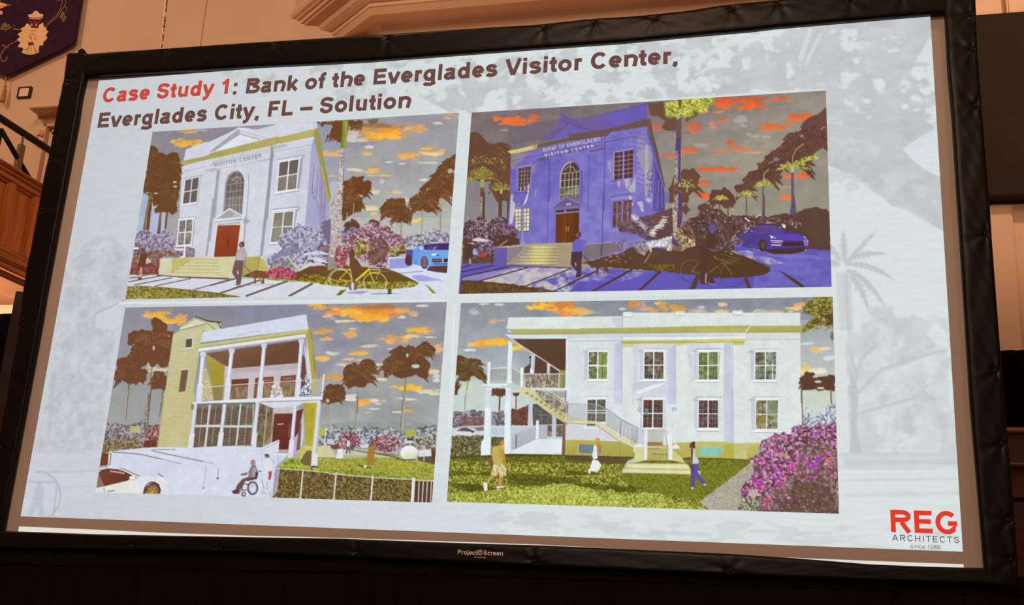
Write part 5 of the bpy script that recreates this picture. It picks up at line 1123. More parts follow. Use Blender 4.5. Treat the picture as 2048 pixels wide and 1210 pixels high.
    for i in range(60):
        A.E(['D0B8B8', 'F0E8E0', 'A89890'][i % 3], *[(A.rng.normal(540, 50), A.rng.normal(395, 24)), (A.rng.normal(340, 40), A.rng.normal(560, 50)), (A.rng.normal(200, 90), A.rng.normal(240, 60)), (A.rng.uniform(760, 1160), A.rng.normal(330, 20))][i % 4], 9, 6, .85)
    A.P('E8E0E8', '505,262 525,262 580,305 560,310'); A.P('E8E0E4', '940,345 985,340 980,385 960,380'); A.L('C8C0C8', 12, '640,260 700,220'); A.L('C8B8D0', 10, '760,325 830,318')
    for i in range(30):
        A.E('8C84D8', A.rng.normal(420, 36), A.rng.normal(520, 34), 9, 6, .8)
    # palms, right
    A.P('5E4A60', '725,0 742,0 748,240 712,240'); A.P('62506A', '1062,0 1085,0 1108,210 1090,230 1030,230'); A.L('6A5640', 14, '530,10 537,250'); A.L('6A5640', 14, '222,50 225,180'); A.L('5E4438', 14, '318,110 322,250')
    A.M('6A4638', '110,30 180,-10 300,-20 370,0 410,80 380,140 290,150 240,110 150,90', 24); A.M('6A4638', '0,120 60,95 105,120 100,170 40,190 0,180', 18)
    A.P('523A30', '905,868 960,890 1080,960 1190,1040 1210,1062 1160,1062 1040,975'); A.P('573E30', '500,960 545,955 595,1078 550,1075')
    A.O('5E4A44', 8, 370, 900, 150, 155, 10, 170); A.O('75613E', 6, 370, 900, 130, 130, 180, 300)
    for l in ['110,890 220,810', '260,770 370,915', '160,720 330,780', '20,750 80,900']:
        A.L('86703C', 9, l)
    A.R('573A30', '0,560 80,600 80,900 150,960 180,1030 0,1020', 3, 26); A.E('6A5490', 140, 380, 40, 60, .8); A.P('6A5AA0', '80,610 180,630 200,650 140,650', .9); A.L('C8B8D8', 10, '70,900 65,1010'); A.L('8C7CC0', 10, '80,1015 180,1028')
    for l, w in [('240,680 460,740', 8), ('250,740 440,760', 8), ('230,790 380,790', 8), ('160,700 200,740', 16)]:
        A.L('7E6C30', w, l, .8)
    A.fr(1400, 170, .19)
    A.M('6A4A3E', '1060,440 1170,340 1330,245 1340,650 1250,690 1160,760 1050,860 880,870 770,1000 680,960 600,1000 590,1060 500,1070 440,1000 520,910 620,890 600,830 680,800 680,750 820,660 910,620 870,575 920,520 1040,530 1080,500', 26); [A.palm('66443A', x, y, r, n, .16, '5E3E34') for (x, y, r, n) in [(965, 800, 260, 13), (1160, 560, 230, 12), (1010, 600, 180, 11), (680, 960, 190, 13), (490, 1110, 130, 12), (215, 1190, 140, 13), (790, 800, 170, 11)]]; A.E('847878', 800, 785, 34, 22); A.L('8A7E80', 14, '720,830 770,805'); A.L('9A8A88', 12, '1270,470 1310,440'); A.E('8A7E80', 1070, 540, 24, 14)
    A.M('66443A', '360,1070 440,1045 480,1100 420,1140 370,1110', 18); A.M('66443A', '95,1170 130,1100 220,1110 250,1070 310,1110 370,1180 360,1240 100,1240', 22); A.M('6A4A3E', '780,960 860,950 850,1000 790,990', 16)
    def fr_glow(x, y, r, n):
        for (an, ln) in [(-2.9, 1), (-2.4, .9), (-1.9, .9), (-1.2, 1), (-.7, 1.1), (-.25, 1.2)][:n]:
            for k in range(int(r / 7)):
                u = k / (r / 7); px_ = x + math.cos(an) * r * ln * u; py = y + math.sin(an) * r * ln * u * .8 + .3 * r * u * u
                A.L(['C0BC58', 'A09C44', 'D8D480', '8A7A34'][A.rng.integers(4)], 8, [(px_, py), (px_ + A.rng.normal(0, 10), py + A.rng.uniform(8, 30))], .9)
    fr_glow(965, 870, 170, 6); fr_glow(1100, 790, 150, 0); fr_glow(660, 1050, 110, 6); fr_glow(485, 1150, 100, 6); fr_glow(210, 1190, 80, 6)
    A.T(['7A7030', 'A8A848', 'D0D070'], 3, '1000,850 1040,800 1140,750 1230,735 1250,780 1130,800 1060,840', 6, 18, k=4); A.T(['7A7030', 'A8A848', 'D0D070'], 3, '860,850 950,840 950,880 880,885', 5, 18, k=5)
    for l in ['965,900 975,760 1010,680 1090,620', '660,1060 670,940 720,890', '485,1180 490,1100']:
        A.L('B8B06A', 10, l, .85)
    A.P('B8BC78', '955,870 990,870 985,930 960,930'); A.L('6A5668', 30, '970,930 972,1240'); A.L('6A5A48', 15, '662,1070 662,1240'); A.L('6A5A48', 12, '487,1160 487,1240')
    # tall palm
    A.fr(1150, 170, .19)
    A.M('6E4E40', '770,205 930,175 960,300 940,330 1060,340 1080,400 1050,490 960,480 920,450 950,380 880,320 800,320', 34); A.M('6E4E3C', '1120,300 1260,260 1300,310 1170,390', 24); A.R('84706C', '1320,300 1460,200 1470,240 1400,300', 8, 14)
    A.T(['76702C', 'A2A23C', 'C8C85A', 'DADA80'], 2.6, '945,190 1050,165 1100,160 1180,150 1420,130 1470,150 1470,190 1400,230 1390,290 1330,310 1290,280 1250,250 1250,330 1170,345 1120,310 1080,340 1050,335 960,330 950,250', 10, 20, k=5); A.S('A8A640', '945,190 1050,165 1420,130 1470,190 1400,230 1390,290 1330,310 1250,250 1250,330 1170,345 1080,330 960,330', 30, 16)
    A.L('6A5A2C', 8, '960,230 1040,290 1080,300'); A.P('6E5E30', '1080,160 1120,160 1120,240 1095,240'); A.P('A8A85A', '1070,330 1100,330 1095,400 1075,400'); A.L('D0D080', 10, '1110,260 1090,350')
    A.G('74604A', '6A5654', '1065,380 1120,340 1120,620 1060,620', (1065, 0), (1120, 0)); A.G('8C8078', '5A4470', '1060,560 1115,560 1110,900 1120,1330 1040,1330 1050,900', (1055, 0), (1110, 0)); A.T(['6A5860', '9A8E8C', 'C4BAB4'], 2.8, '1055,700 1085,700 1085,1330 1040,1330 1050,900', k=2); A.L('BCB0B0', 5, '1053,500 1056,620')
    A.M('6A4A38', '1120,900 1250,870 1270,920 1330,960 1290,1030 1240,1120 1180,1240 1120,1240', 26); A.M('6A4A38', '1045,960 990,1100 1000,1240 1045,1240', 22)
    A.palm('6A4A38', 1185, 1060, 170, 13, .16)
    for i in range(40):
        an = A.rng.uniform(-3.1, 0); r = A.rng.uniform(10, 90); x = 1180 + math.cos(an) * r; y = 1080 + math.sin(an) * r; A.L(['C8C468', 'A09A48', 'DCD898'][i % 3], 8, [(x, y), (x + math.cos(an) * 22, y + math.sin(an) * 16 + 6)], .9)
    A.L('C8C490', 9, '1180,1070 1178,1130'); A.P('6C66A8', '945,1120 1000,1140 990,1240 945,1240', .7)
    return A
def paint_rear_porch(D):
    A = Painter([(250, 612.5), (891.5, 607), (866.5, 1001.5), (192.5, 988)], D, 13)
    A.fr(0, 0, 1)
    A.G('8A8794', 'A6ABA4', '180,590 910,590 910,1020 180,1020', (560, 620), (540, 850))
    A.P('8C8CA8', '420,600 640,600 700,700 640,760 500,640', .5); A.G('94909A', '9EA09C', '190,600 350,600 330,860 190,900', (270, 620), (240, 850), .8)
    A.T(['86868E', '9C9CA4', 'AEB2B0'], 45, '600,600 910,590 890,900 600,900', k=3, a=.35, sy=.6)
    A.fr(190, 600, .1818)
    for c in [('E8A83C', 720, 175, 110, 40, 1), ('DDA858', 590, 158, 55, 26, 2), ('E6AC40', 850, 235, 70, 18, 3), ('D8A058', 950, 205, 55, 44, 4), ('C8BCA8', 700, 760, 110, 22, 2)]:
        A.C(*c)
    A.fr(620, 600, .1818)
    for c in [('E08A30', 560, 130, 300, 46, 1), ('F2A830', 660, 190, 200, 34, 2), ('A8703C', 700, 80, 180, 18, 3), ('E8AC44', 130, 85, 130, 28, 4), ('EAB04A', 440, 130, 90, 40, 5), ('E2A050', 1010, 118, 70, 22, 6), ('D8A070', 1110, 155, 60, 22, 7), ('D8A88C', 205, 190, 50, 28, 1), ('DCC0A4', 430, 232, 90, 12, 2), ('DCC8B8', 300, 235, 36, 14, 3),
              ('DDA04A', 120, 350, 120, 26, 4), ('E0A85C', 165, 430, 60, 24, 5), ('DCA858', 440, 390, 60, 28, 6), ('D8B084', 470, 318, 46, 10, 7), ('E4A44C', 920, 435, 120, 36, 1), ('F0AE3C', 1210, 340, 105, 32, 2), ('E8C078', 1120, 400, 70, 20, 3), ('E4CFA0', 1270, 408, 110, 14, 4), ('CCC4B4', 680, 515, 90, 16, 5), ('E0A84C', 530, 585, 70, 18, 6), ('DCBA80', 440, 650, 60, 12, 7), ('DCC08A', 540, 660, 60, 10, 1), ('E0B060', 130, 640, 48, 20, 2), ('D0C4B0', 240, 585, 70, 14, 3), ('D8C8A8', 340, 715, 60, 10, 4), ('D8CDB8', 740, 705, 60, 10, 5),
              ('E2943C', 290, 858, 95, 24, 6), ('EDB43C', 1100, 968, 100, 26, 7), ('E8B848', 940, 965, 60, 16, 1), ('D8CDB4', 1320, 1010, 80, 24, 2), ('D8D0B0', 780, 878, 40, 14, 3), ('E0A44C', 580, 1128, 55, 24, 4), ('D6D0B8', 680, 1110, 90, 20, 5), ('D2D0C4', 1040, 1085, 80, 10, 6), ('D8C8A0', 1340, 785, 55, 18, 7), ('DCA47C', 1410, 530, 50, 36, 1), ('CFD0C8', 1390, 860, 40, 30, 2), ('D2CCC4', 1010, 190, 26, 12, 3), ('DCC8B4', 1250, 68, 44, 10, 4), ('C8C0C0', 870, 535, 26, 10, 5), ('D4CFC0', 470, 1060, 60, 16, 6)]:
        A.C(*c)
    A.fr(600, 790, .1818)
    for c in [('E4A24A', 700, 80, 52, 22, 1), ('E8A844', 1190, 185, 52, 22, 2), ('D8CCA8', 1080, 180, 50, 12, 3), ('D2CCB4', 860, 95, 50, 10, 4), ('CFCFC4', 810, 150, 40, 8, 5), ('C8C8BC', 750, 190, 40, 8, 6), ('E0C070', 1180, 315, 36, 8, 7), ('D4D0C0', 1140, 45, 90, 14, 1), ('CFCFC4', 560, 40, 50, 20, 2)]:
        A.C(*c)
    A.P('8E9290', '230,330 500,290 800,310 1100,290 1510,330 1510,420 230,420', .5)
    # palms on the left
    A.fr(190, 600, .1818)
    A.M('704830', '620,230 660,190 720,220 800,280 790,350 860,350 870,600 810,720 740,750 690,690 640,740 590,690 560,720 500,760 560,770 590,800 540,910 500,890 460,940 360,920 300,870 220,890 210,790 260,740 230,690 260,650 350,630 400,620 430,580 530,520 545,480 480,480 400,505 365,440 370,380 430,340 520,320 600,340 640,370 640,300', 22, ['A88458', '8E6A40'], 40)
    A.M('704830', '650,790 760,790 800,900 760,1000 700,980 640,990 620,930', 18); A.E('C8B49C', 650, 530, 14, 26); A.E('B0B0A8', 590, 715, 16, 26); A.E('C8BCA8', 700, 855, 24, 22); A.E('C4A888', 800, 400, 24, 10)
    A.L('8A7E58', 14, '630,740 612,980'); A.T(['8A8074', 'B0A89A', 'C8C0B0'], 2.4, '605,960 625,960 605,1230 580,1230', k=2); A.L('6E5844', 12, '620,980 598,1230'); A.L('7A6A48', 14, '378,920 372,1000'); A.L('A8A088', 12, '370,1000 345,1230'); A.L('6A5A48', 5, '378,1000 352,1230'); A.L('74604A', 12, '750,1000 740,1230')
    A.fr(180, 790, .1818)
    A.T(['A09890', '7E7468', 'BEB6AC'], 2.4, '640,-20 668,-20 640,330 580,330', k=2); A.L('6E5A48', 11, '655,0 640,330'); A.L('A49C88', 12, '418,0 390,290'); A.L('6A5A48', 5, '424,0 400,280'); A.L('74604A', 10, '790,80 770,240')
    A.fr(190, 600, .1818)
    for (x, y, r) in [(650, 480, 290), (380, 800, 190), (720, 880, 130)]:
        A.palm('6E4730', x, y, r, 13, .17, '7A5236')
    A.E('C8B49C', 650, 530, 12, 24)
    A.fr(620, 600, .1818)
    for l, w in [('240,1130 250,1230', 12), ('535,960 515,1230', 14), ('1050,860 1032,1230', 20)]:
        A.L('8A8468', w, l); A.L('B8B49C', w * .35, pts_of(l) + [w * .2, 0])
    A.L('8E9A40', 16, '1052,870 1045,1010')
    A.M('6A4630', '365,770 400,715 540,745 580,660 640,645 705,680 690,740 780,830 680,800 680,900 600,960 540,960 420,975 400,930 430,860 380,850', 26); A.M('6A4630', '820,850 830,720 880,650 900,600 890,560 990,500 1070,530 1160,530 1290,450 1330,500 1390,560 1310,630 1230,625 1310,700 1290,850 1260,860 1160,820 1080,850 1040,860 960,850 900,820', 26, ['A08A58', '8A6E44', 'B8A470'], 60); A.M('6A4630', '165,960 200,930 260,940 330,930 380,965 390,1090 340,1120 250,1130 200,1150 150,1110', 20)
    for (x, y, r) in [(550, 810, 200), (1060, 650, 280), (245, 1040, 140), (630, 720, 120), (1250, 560, 130)]:
        A.palm('6A4630', x, y, r, 13, .17, '74502F')
    A.E('C2C8C0', 1160, 730, 46, 22); A.E('C4C4B4', 1070, 610, 12, 24); A.E('D8A878', 195, 1110, 20, 22)
    A.fr(180, 790, .1818)
    # greenery on the left
    A.T(['5A4A46', '786C70', '968C92', 'B4ACB0'], 3.2, '180,310 280,290 380,330 480,320 580,280 640,330 770,320 750,580 560,580 230,620 130,640 150,480', 8, 24, k=5); A.T(['54442E', '6E5C3C', '8A7A54', 'B0A080'], 2.8, '150,500 400,480 560,480 560,580 300,600 200,640 110,770 110,640', 6, 24, k=6, a=.9); A.P('C4BC70', '440,340 560,350 560,420 450,410', .85); A.T(['6A3A30', '8A5A50', 'C8A8A0'], 3, '640,380 700,340 770,340 745,570 600,575 620,460', 6, 20, k=7); A.P('6E3A28', '600,500 740,490 740,570 600,575', .8); A.P('70402E', '130,640 215,640 205,770 110,780'); A.L('B8B060', 7, '190,640 280,570')
    for i in range(60):
        A.L(['D0C8CC', 'B8B0B8'][i % 2], 5, [(x := A.rng.uniform(190, 600), y := A.rng.uniform(330, 480)), (x + A.rng.normal(0, 16), y + 20)], .8)
    # tower
    A.fr(190, 600, .1818)
    A.G('CFCBA2', 'C8C290', '865,370 935,350 940,300 1105,190 1240,245 1390,250 1390,340 1190,340 1170,470 1150,560 1050,1240 745,1240', (1000, 300), (900, 1200)); A.P('D6D4B8', '940,300 1105,192 1240,250 960,320')
    A.L('7E7660', 7, '935,300 1100,188 1270,245 1380,250'); A.L('5E5248', 16, '1110,188 1250,235 1390,250'); A.L('6E6650', 7, '950,335 1240,258 1320,330'); A.L('E4E2CC', 8, '955,315 1240,252'); A.L('7A7256', 6, '965,300 1105,205 1230,250'); A.P('BCB68C', '940,335 1250,265 1200,330 880,370', .6)
    for i in range(40):
        y = 370 + i * 22.5; xl = 862 - (y - 370) * .134; xr = min(1190, 1185 - (y - 370) * .15)
        A.L('9E9668', 4.5, [(xl, y + 4), (xr, y - 14)], .75)
    A.P('6A5C4C', '1005,430 1075,420 1068,520 1000,525'); A.L('E0DEC4', 8, '998,430 1080,420 1072,525 995,530'); A.P('5A4C44', '1025,440 1060,436 1055,505 1020,510'); A.L('E0DEC4', 9, '965,548 1070,535'); A.L('8A825E', 5, '968,558 1070,545')
    A.P('785846', '955,772 1030,768 995,1005 925,1015'); A.L('D8D6B8', 8, '950,770 1032,765'); A.L('E0DEC4', 10, '895,1038 1005,1025'); A.L('8A825E', 5, '898,1048 1005,1036')
    A.fr(180, 790, .1818)
    A.P('CBC592', '815,-20 1160,-20 1090,580 745,572'); A.L('8E8658', 5, '822,0 750,570')
    for i in range(29):
        y = i * 20; A.L('A29A6A', 4.5, [(822 - y * .13, y + 3), (1158 - y * .12, y - 10)], .75)
    # porch block
    A.fr(380, 600, .1818)
    A.P('C8C4A2', '200,250 320,250 350,320 280,330', 1); A.L('54463E', 12, '200,235 310,248 345,315')
    A.P('D3D8E6', '150,350 350,315 1280,160 1305,320 120,470'); A.L('8C8A98', 5, '345,318 1278,158'); A.L('B0B4C0', 5, '520,380 770,345'); A.L('B0B4C0', 5, '520,395 620,380')
    A.G('B8B272', 'C4BE78', '65,500 1305,320 1280,380 70,545', (0, 470), (0, 540)); A.L('8E8650', 6, '70,535 1290,362'); A.L('D6D29A', 5, '70,505 1300,325')
    A.G('7A5A42', '6C4A38', '175,590 1215,445 1240,690 1180,700 470,760 385,720 180,610', (600, 500), (700, 740))
    A.P('C8BCC2', '385,720 470,755 1190,695 1180,900 1180,1090 380,1110'); A.P('B0A4AC', '470,760 1190,698 1185,760 470,810', .6)
    A.G('AC9C44', 'A29038', '180,590 385,725 370,940 240,945', (180, 600), (380, 900)); A.P('8C7848', '245,950 370,945 360,1100 260,1105')
    A.T(['9A8A5A', 'C8BE92', 'DED8B0'], 3, '165,700 240,950 265,1105 120,1105', k=2, sy=.35)
    for q in ['460,875 650,865 630,1090 440,1095', '720,860 760,858 740,1080 700,1085', '800,850 925,845 905,1070 790,1080', '1000,840 1170,825 1150,1065 985,1070']:
        A.P('7A4E3C', q)
    for q in ['465,960 640,950 625,1085 445,1090', '810,930 910,925 900,1070 795,1075', '1010,915 1160,905 1145,1060 1000,1065']:
        A.T(['70503C', '8C6E54', '9E8668'], 3, q, k=3, sy=4)
    A.P('5E3A30', '470,885 640,870 635,930 460,940', .6); A.L('C89870', 8, '1030,870 1120,860'); A.L('C09070', 7, '820,885 900,878')
    A.P('6A4A44', '1240,600 1290,680 1280,900 1200,1060 1215,760', 1); A.P('D0CCD4', '1255,480 1310,640 1300,900 1280,780')
    A.P('B0A44A', '1300,320 1330,330 1350,480 1390,800 1390,1040 1345,1040 1340,860 1280,400'); A.L('8A7E38', 6, '1325,330 1345,480 1385,800'); A.L('6E6430', 4, '1365,650 1370,780'); A.P('D8D6D8', '1280,400 1300,520 1345,900 1320,1000 1290,700', .9)
    A.L('DEDFE8', 34, '100,552 1265,398'); A.L('B4A8BA', 8, '110,575 1260,422'); A.L('F0F2F6', 8, '100,545 1265,388')
    for (x0, y0, x1, y1, w) in [(150, 585, 100, 1110, 42), (465, 545, 405, 1100, 42), (820, 490, 765, 1090, 40), (1230, 440, 1180, 1080, 40)]:
        A.L('DADCE8', w, [(x0, y0), (x1, y1)]); A.L('B8B4C8', w * .2, [(x0 + w * .42, y0), (x1 + w * .42, y1)]); A.L('EEF0F6', w * .25, [(x0 - w * .2, y0), (x1 - w * .2, y1)]); A.L('DADCE8', w * 1.5, [((x0 * .32 + x1 * .68), (y0 * .32 + y1 * .68)), (x1, y1)]); A.L('CFCFDA', w * 1.5, [(x0 - 2, y0 + 6), (x0 - 4, y0 + 22)])
    A.L('DDD8C8', 8, '120,965 400,945'); A.L('DDD8C8', 8, '440,940 740,915'); A.L('DDD8C8', 8, '800,915 1160,890 1460,880')
    for i in range(64):
        x = 130 + i * 16.5; A.L('C0B49A', 3, [(x, 962 - x * .058), (x - 6, 1112 - x * .035)], .55)
    for i in range(10):
        A.L('D8D8DC', 5, [(1300 + i * 17, 890), (1296 + i * 17, 1070)], .8)
    A.L('E6E8F0', 14, '1475,820 1450,1090'); A.T(['8A8078', 'D8D4D0', 'F0EEEE'], 2.6, '900,940 960,910 1000,960 1030,1060 1020,1090 880,1080', 5, 16, k=3); A.T(['505060', 'C8CCD8', 'F0F2F6'], 2.4, '1265,830 1310,820 1340,1050 1210,1060 1230,960 1270,940', 5, 16, k=4); A.L('505868', 8, '1200,1050 1330,1040'); A.L('4A4A58', 7, '1300,950 1290,1050')
    A.P('E2E4EE', '30,1125 760,1080 1460,1060 1460,1095 800,1120 35,1145'); A.L('A8A4B0', 6, '780,1118 1460,1098')
    # ground floor
    A.fr(380, 790, .1818)
    A.T(['5E5042', '74675A', '7E7E72'], 8, '80,95 740,80 720,130 690,560 690,580 40,575', k=5); A.P('788078', '90,95 720,80 720,120 85,150', .6)
    for (x0, x1) in [(60, 200), (200, 350), (380, 530), (540, 700)]:
        for (ya, yb) in [(150, 320), (360, 560)]:
            A.P('6A5648', [(x0 + 40 - ya * .1, ya), (x1 + 20 - ya * .1, ya - 8), (x1 + 20 - yb * .1, yb - 12), (x0 + 40 - yb * .1, yb)], .7)
            if x0 > 300:
                for k in range(5):
                    y = ya + 15 + k * (yb - ya) / 6; A.L('8C9488', 4, [(x0 + 45 - y * .1, y + 2), (x1 + 10 - y * .1, y - 6)], .6)
    for l, w in [('145,130 95,570', 6), ('290,130 240,550', 6), ('470,120 430,545', 6), ('635,110 600,540', 6)]:
        A.L('BCAE94', w, l)
    for l, w in [('222,115 170,570', 22), ('560,105 512,550', 18)]:
        A.L('D4D4CC', w, l)
    A.L('D4DCD6', 26, '60,342 330,340'); A.L('C8D8D0', 24, '385,345 690,345'); A.L('D0D6D4', 10, '700,110 690,560')
    A.T(['5E4E3A', '74684E', '867C5E'], 6, '775,90 860,130 920,150 910,420 800,570 715,575 730,350', k=6); A.L('C8BEA4', 10, '850,140 810,560'); A.L('C8BEA4', 9, '918,160 885,540'); A.P('8E6A54', '870,200 915,200 890,520 830,560', .5)
    A.P('D8D8E2', '760,85 1180,70 1430,60 1430,85 1240,90 1140,150 925,145'); A.P('C8BEC6', '925,140 1140,130 1140,205 925,205', .9); A.G('70382E', '64302A', '930,210 1140,205 1100,600 980,600 980,500 905,520', (930, 210), (1050, 600)); A.L('D8C8C4', 10, '965,322 1028,318'); A.L('8E5E54', 6, '935,208 1130,203'); A.L('9A7468', 8, '1100,320 1085,460'); A.P('B4A49C', '980,600 1090,600 1085,635 975,630'); A.P('6E3830', '1170,180 1250,150 1215,300 1190,420 1150,470'); A.P('D4D0D6', '1245,160 1250,480 1215,640 1200,620 1225,330'); A.P('B8AEB8', '1150,470 1190,420 1200,600 1195,680 1130,650'); A.P('5E3A34', '1200,340 1230,300 1215,600 1170,610', .7)
    A.G('A89E30', 'B8AE3C', '1255,90 1410,85 1380,600 1275,600', (1255, 0), (1410, 0)); A.P('C8BE54', '1200,620 1275,540 1280,640 1215,720'); A.T(['6E6420', 'B0A64C'], 3, '1340,150 1365,150 1330,500 1310,500', k=2, a=.3); A.P('6E5A38', '1280,610 1360,620 1300,770 1230,770 1215,730'); A.P('A08E4A', '1225,720 1290,640 1350,660 1340,800 1250,790', .7)
    for (x0, y0, x1, y1, w) in [(65, 110, 10, 575, 38), (385, 110, 330, 560, 38), (745, 90, 700, 575, 40), (1160, 110, 1105, 680, 38), (1428, 85, 1365, 800, 36)]:
        A.L('D8DAE8', w, [(x0, y0), (x1, y1)]); A.L('B0ACBE', 7, [(x0 + w * .4, y0), (x1 + w * .4, y1)], .7); A.L('DCDEEA', w * 1.45, [((x0 * .3 + x1 * .7), (y0 * .3 + y1 * .7)), (x1, y1)])
    A.E('504840', 1360, 795, 40, 14, .9)
    A.P('8A8250', '15,95 50,110 45,160 15,160', .9)
    # lawn, far bushes
    A.fr(600, 790, .1818)
    for l, w, c in [('350,110 335,350', 14, 'A8A894'), ('632,0 600,400', 18, '9A9684'), ('1150,0 1110,520', 30, 'ACA898'), ('1140,0 1100,420', 8, '6E6450'), ('638,0 628,200', 8, '6A6048')]:
        A.L(c, w, l)
    A.T(['5A5654', '7C7C84', 'A8A8B0', 'CCCCD2'], 3, '210,420 300,370 360,320 420,360 500,370 560,330 620,390 700,340 760,370 810,320 900,380 960,340 1090,390 1150,400 1300,360 1400,340 1440,310 1510,330 1500,590 210,560', 8, 20, k=4); A.P('B4B450', '215,370 280,370 270,450 205,450'); A.P('B4B450', '1160,380 1260,380 1290,460 1160,460', .9); A.L('ECECE0', 9, '288,360 270,560'); A.T(['54483C', '8A8A78', 'CCCCC4'], 3, '1180,470 1300,430 1420,450 1500,440 1490,600 1300,600 1230,520', 8, 20, k=8)
    A.T(['60343A', '84505C', 'A87C88', 'D0B4BC'], 2.6, '430,470 520,400 600,420 650,470 650,560 560,600 400,590', 8, 18, k=5); A.T(['60343A', '84505C', 'B08C90', 'D4BCBC'], 2.6, '770,520 870,460 950,430 1060,460 1090,520 1070,600 940,640 810,600', 8, 18, k=6); A.P('74403C', '330,550 430,540 420,600 330,590', .9)
    A.G('C4C47C', 'A6A644', '60,560 330,560 400,680 1050,680 1500,760 1500,940 900,860 0,830 60,620', (0, 640), (0, 900)); A.P('CDCCA0', '200,560 330,555 395,685 190,680'); A.P('CECBB0', '460,600 800,640 1060,690 760,670 470,660', .8); A.L('7A6C40', 12, '560,600 780,640 1080,660'); A.L('6E5A3A', 14, '820,640 1090,690'); A.L('D8D8C8', 6, '620,600 900,620'); A.L('8A8244', 8, '190,690 390,690'); A.T(['807E2C', '98983A', 'A8A848', 'BCBE5C'], 2.6, '200,700 700,690 1060,690 1500,770 1500,940 900,860 200,830', k=5, sy=.5); A.P('4E3E30', '1290,680 1500,600 1500,770 1300,720', .8); A.P('DCDEE4', '1300,610 1440,600 1450,670 1310,680'); A.L('D8D8C0', 10, '1370,560 1362,720'); A.L('E4E4DC', 6, '1060,540 1056,670'); A.L('E4E4DC', 6, '612,560 606,620'); A.P('6A3C2C', '1440,590 1500,580 1490,740 1450,740', .8); A.P('D0D0D8', '1150,490 1220,480 1250,520 1150,550', 1); A.P('3E3A3C', '1180,480 1230,480 1235,500 1175,500'); A.P('9C4A54', '1150,540 1200,530 1200,550 1150,555'); A.P('DCDCE8', '650,545 760,540 750,580 670,580', .9); A.P('C8CAD4', '300,490 380,500 380,540 300,540', .9)
    A.E('E8EAE4', 1200, 635, 98, 80); A.G('F0F2EE', 'C8CCA0', [(1200 + 96 * math.cos(u), 635 + 78 * math.sin(u)) for u in np.linspace(0, 6.28, 24)], (1180, 600), (1220, 715), .9); A.L('5A4A2A', 12, '1060,705 1150,715 1270,708')
    A.R('A47C34', '790,550 830,570 815,650 820,700 810,770 790,780 790,700 770,790 745,780 735,660 755,580', 3, 16); A.E('8A5A3C', 795, 540, 24, 20); A.L('C8B07A', 10, '770,780 790,800'); A.L('54461E', 12, '640,770 720,795 780,800'); A.E('F0F0EC', 715, 785, 12, 16)
    A.P('E2E2E4', '415,590 465,590 475,680 450,710 390,690 410,640'); A.P('A87840', '430,530 460,500 470,560 445,600'); A.L('E4D8C8', 12, '435,520 440,550'); A.P('DADCE0', '520,500 550,505 545,570 515,565'); A.L('5A4A5A', 14, '520,570 515,640'); A.L('5A4A5A', 12, '535,570 550,640'); A.L('6A5A34', 8, '395,700 470,710')
    A.L('D8DAE8', 38, '210,80 150,700'); A.L('B0ACBE', 7, '226,85 165,700', .7); A.P('DCDEEA', '145,640 195,640 190,780 120,780'); A.P('6E5A38', '75,610 130,610 120,780 40,770 10,720', .9); A.E('504840', 160, 790, 44, 14, .9)
    # hedge and railing in front
    A.T(['60701C', '8A9030', 'ACAC4C'], 3, '200,830 380,820 560,810 700,850 900,850 1000,880 1250,900 1470,940 1470,960 1250,940 0,850', 8, 22, k=7)
    A.T(['4E3A1E', '5E4A28', '7A683C', 'A49664'], 2.2, '0,840 400,870 800,900 1240,930 1230,1180 0,1160', 3, 30, k=8); A.P('5A4030', '1260,940 1470,950 1465,1180 1240,1180')
    A.T(['6A6428', '8E9040'], 3, '1080,960 1160,950 1170,1040 1100,1040', 6, 20, k=2, a=.6)
    A.L('E2E0D4', 9, '-350,815 0,830 400,870 800,905 1250,930 1480,948')
    for l, w in [('40,830 8,1150', 14), ('400,850 370,1160', 14), ('802,880 778,1170', 16), ('1250,915 1235,1170', 34), ('1310,945 1300,1170', 9), ('1355,950 1342,1175', 10), ('1400,950 1388,1175', 9), ('1445,955 1435,1175', 9)]:
        A.L('E4E6E6', w, l)
    A.fr(380, 790, .1818)
    A.T(['60701C', '90A030', 'C0C85C'], 2.6, '960,800 1040,730 1120,680 1200,700 1250,800 1330,800 1400,780 1540,840 1250,830', 8, 20, k=3); A.T(['4E3A1E', '5E4A28', '7A683C', '9C9058'], 2.2, '985,805 1240,825 1540,850 1540,1140 900,1125 930,1050', 3, 30, k=8); A.P('BDB4BC', '925,800 990,805 960,1060 905,1120'); A.T(['84788A', 'B0A4B0'], 3, '930,810 980,815 950,1060 910,1100', k=4, a=.6); A.L('E2E0D4', 8, '930,805 1240,825 1540,855'); A.L('E4E6E6', 14, '1245,820 1215,1130'); A.L('E8E4E4', 8, '935,805 900,1120')
    # ramp wall
    A.P('D3D9E8', '-760,610 0,580 560,555 800,580 970,495 985,520 970,640 1090,645 940,790 890,1125 -800,1110'); A.G('D8DDEC', 'CED4E4', '790,590 960,510 970,640 900,650 880,720 800,740', (800, 600), (950, 700)); A.L('ECEFF6', 10, '800,585 975,495'); A.L('A4A2AE', 6, '800,600 975,512'); A.E('D8B8A8', 975, 505, 16, 12); A.L('B4B8C8', 5, '790,600 795,780'); A.L('A8ACBC', 6, '970,640 965,740'); A.L('A8ACBC', 5, '1090,650 940,790'); A.L('B0B4C4', 5, '1000,660 985,740'); A.L('E8EAF2', 8, '900,650 1090,645'); A.L('9A98A2', 6, '20,595 240,585'); A.L('C8C8C0', 12, '560,560 700,565'); A.L('7C7868', 6, '560,548 690,552')
    A.fr(180, 790, .1818)
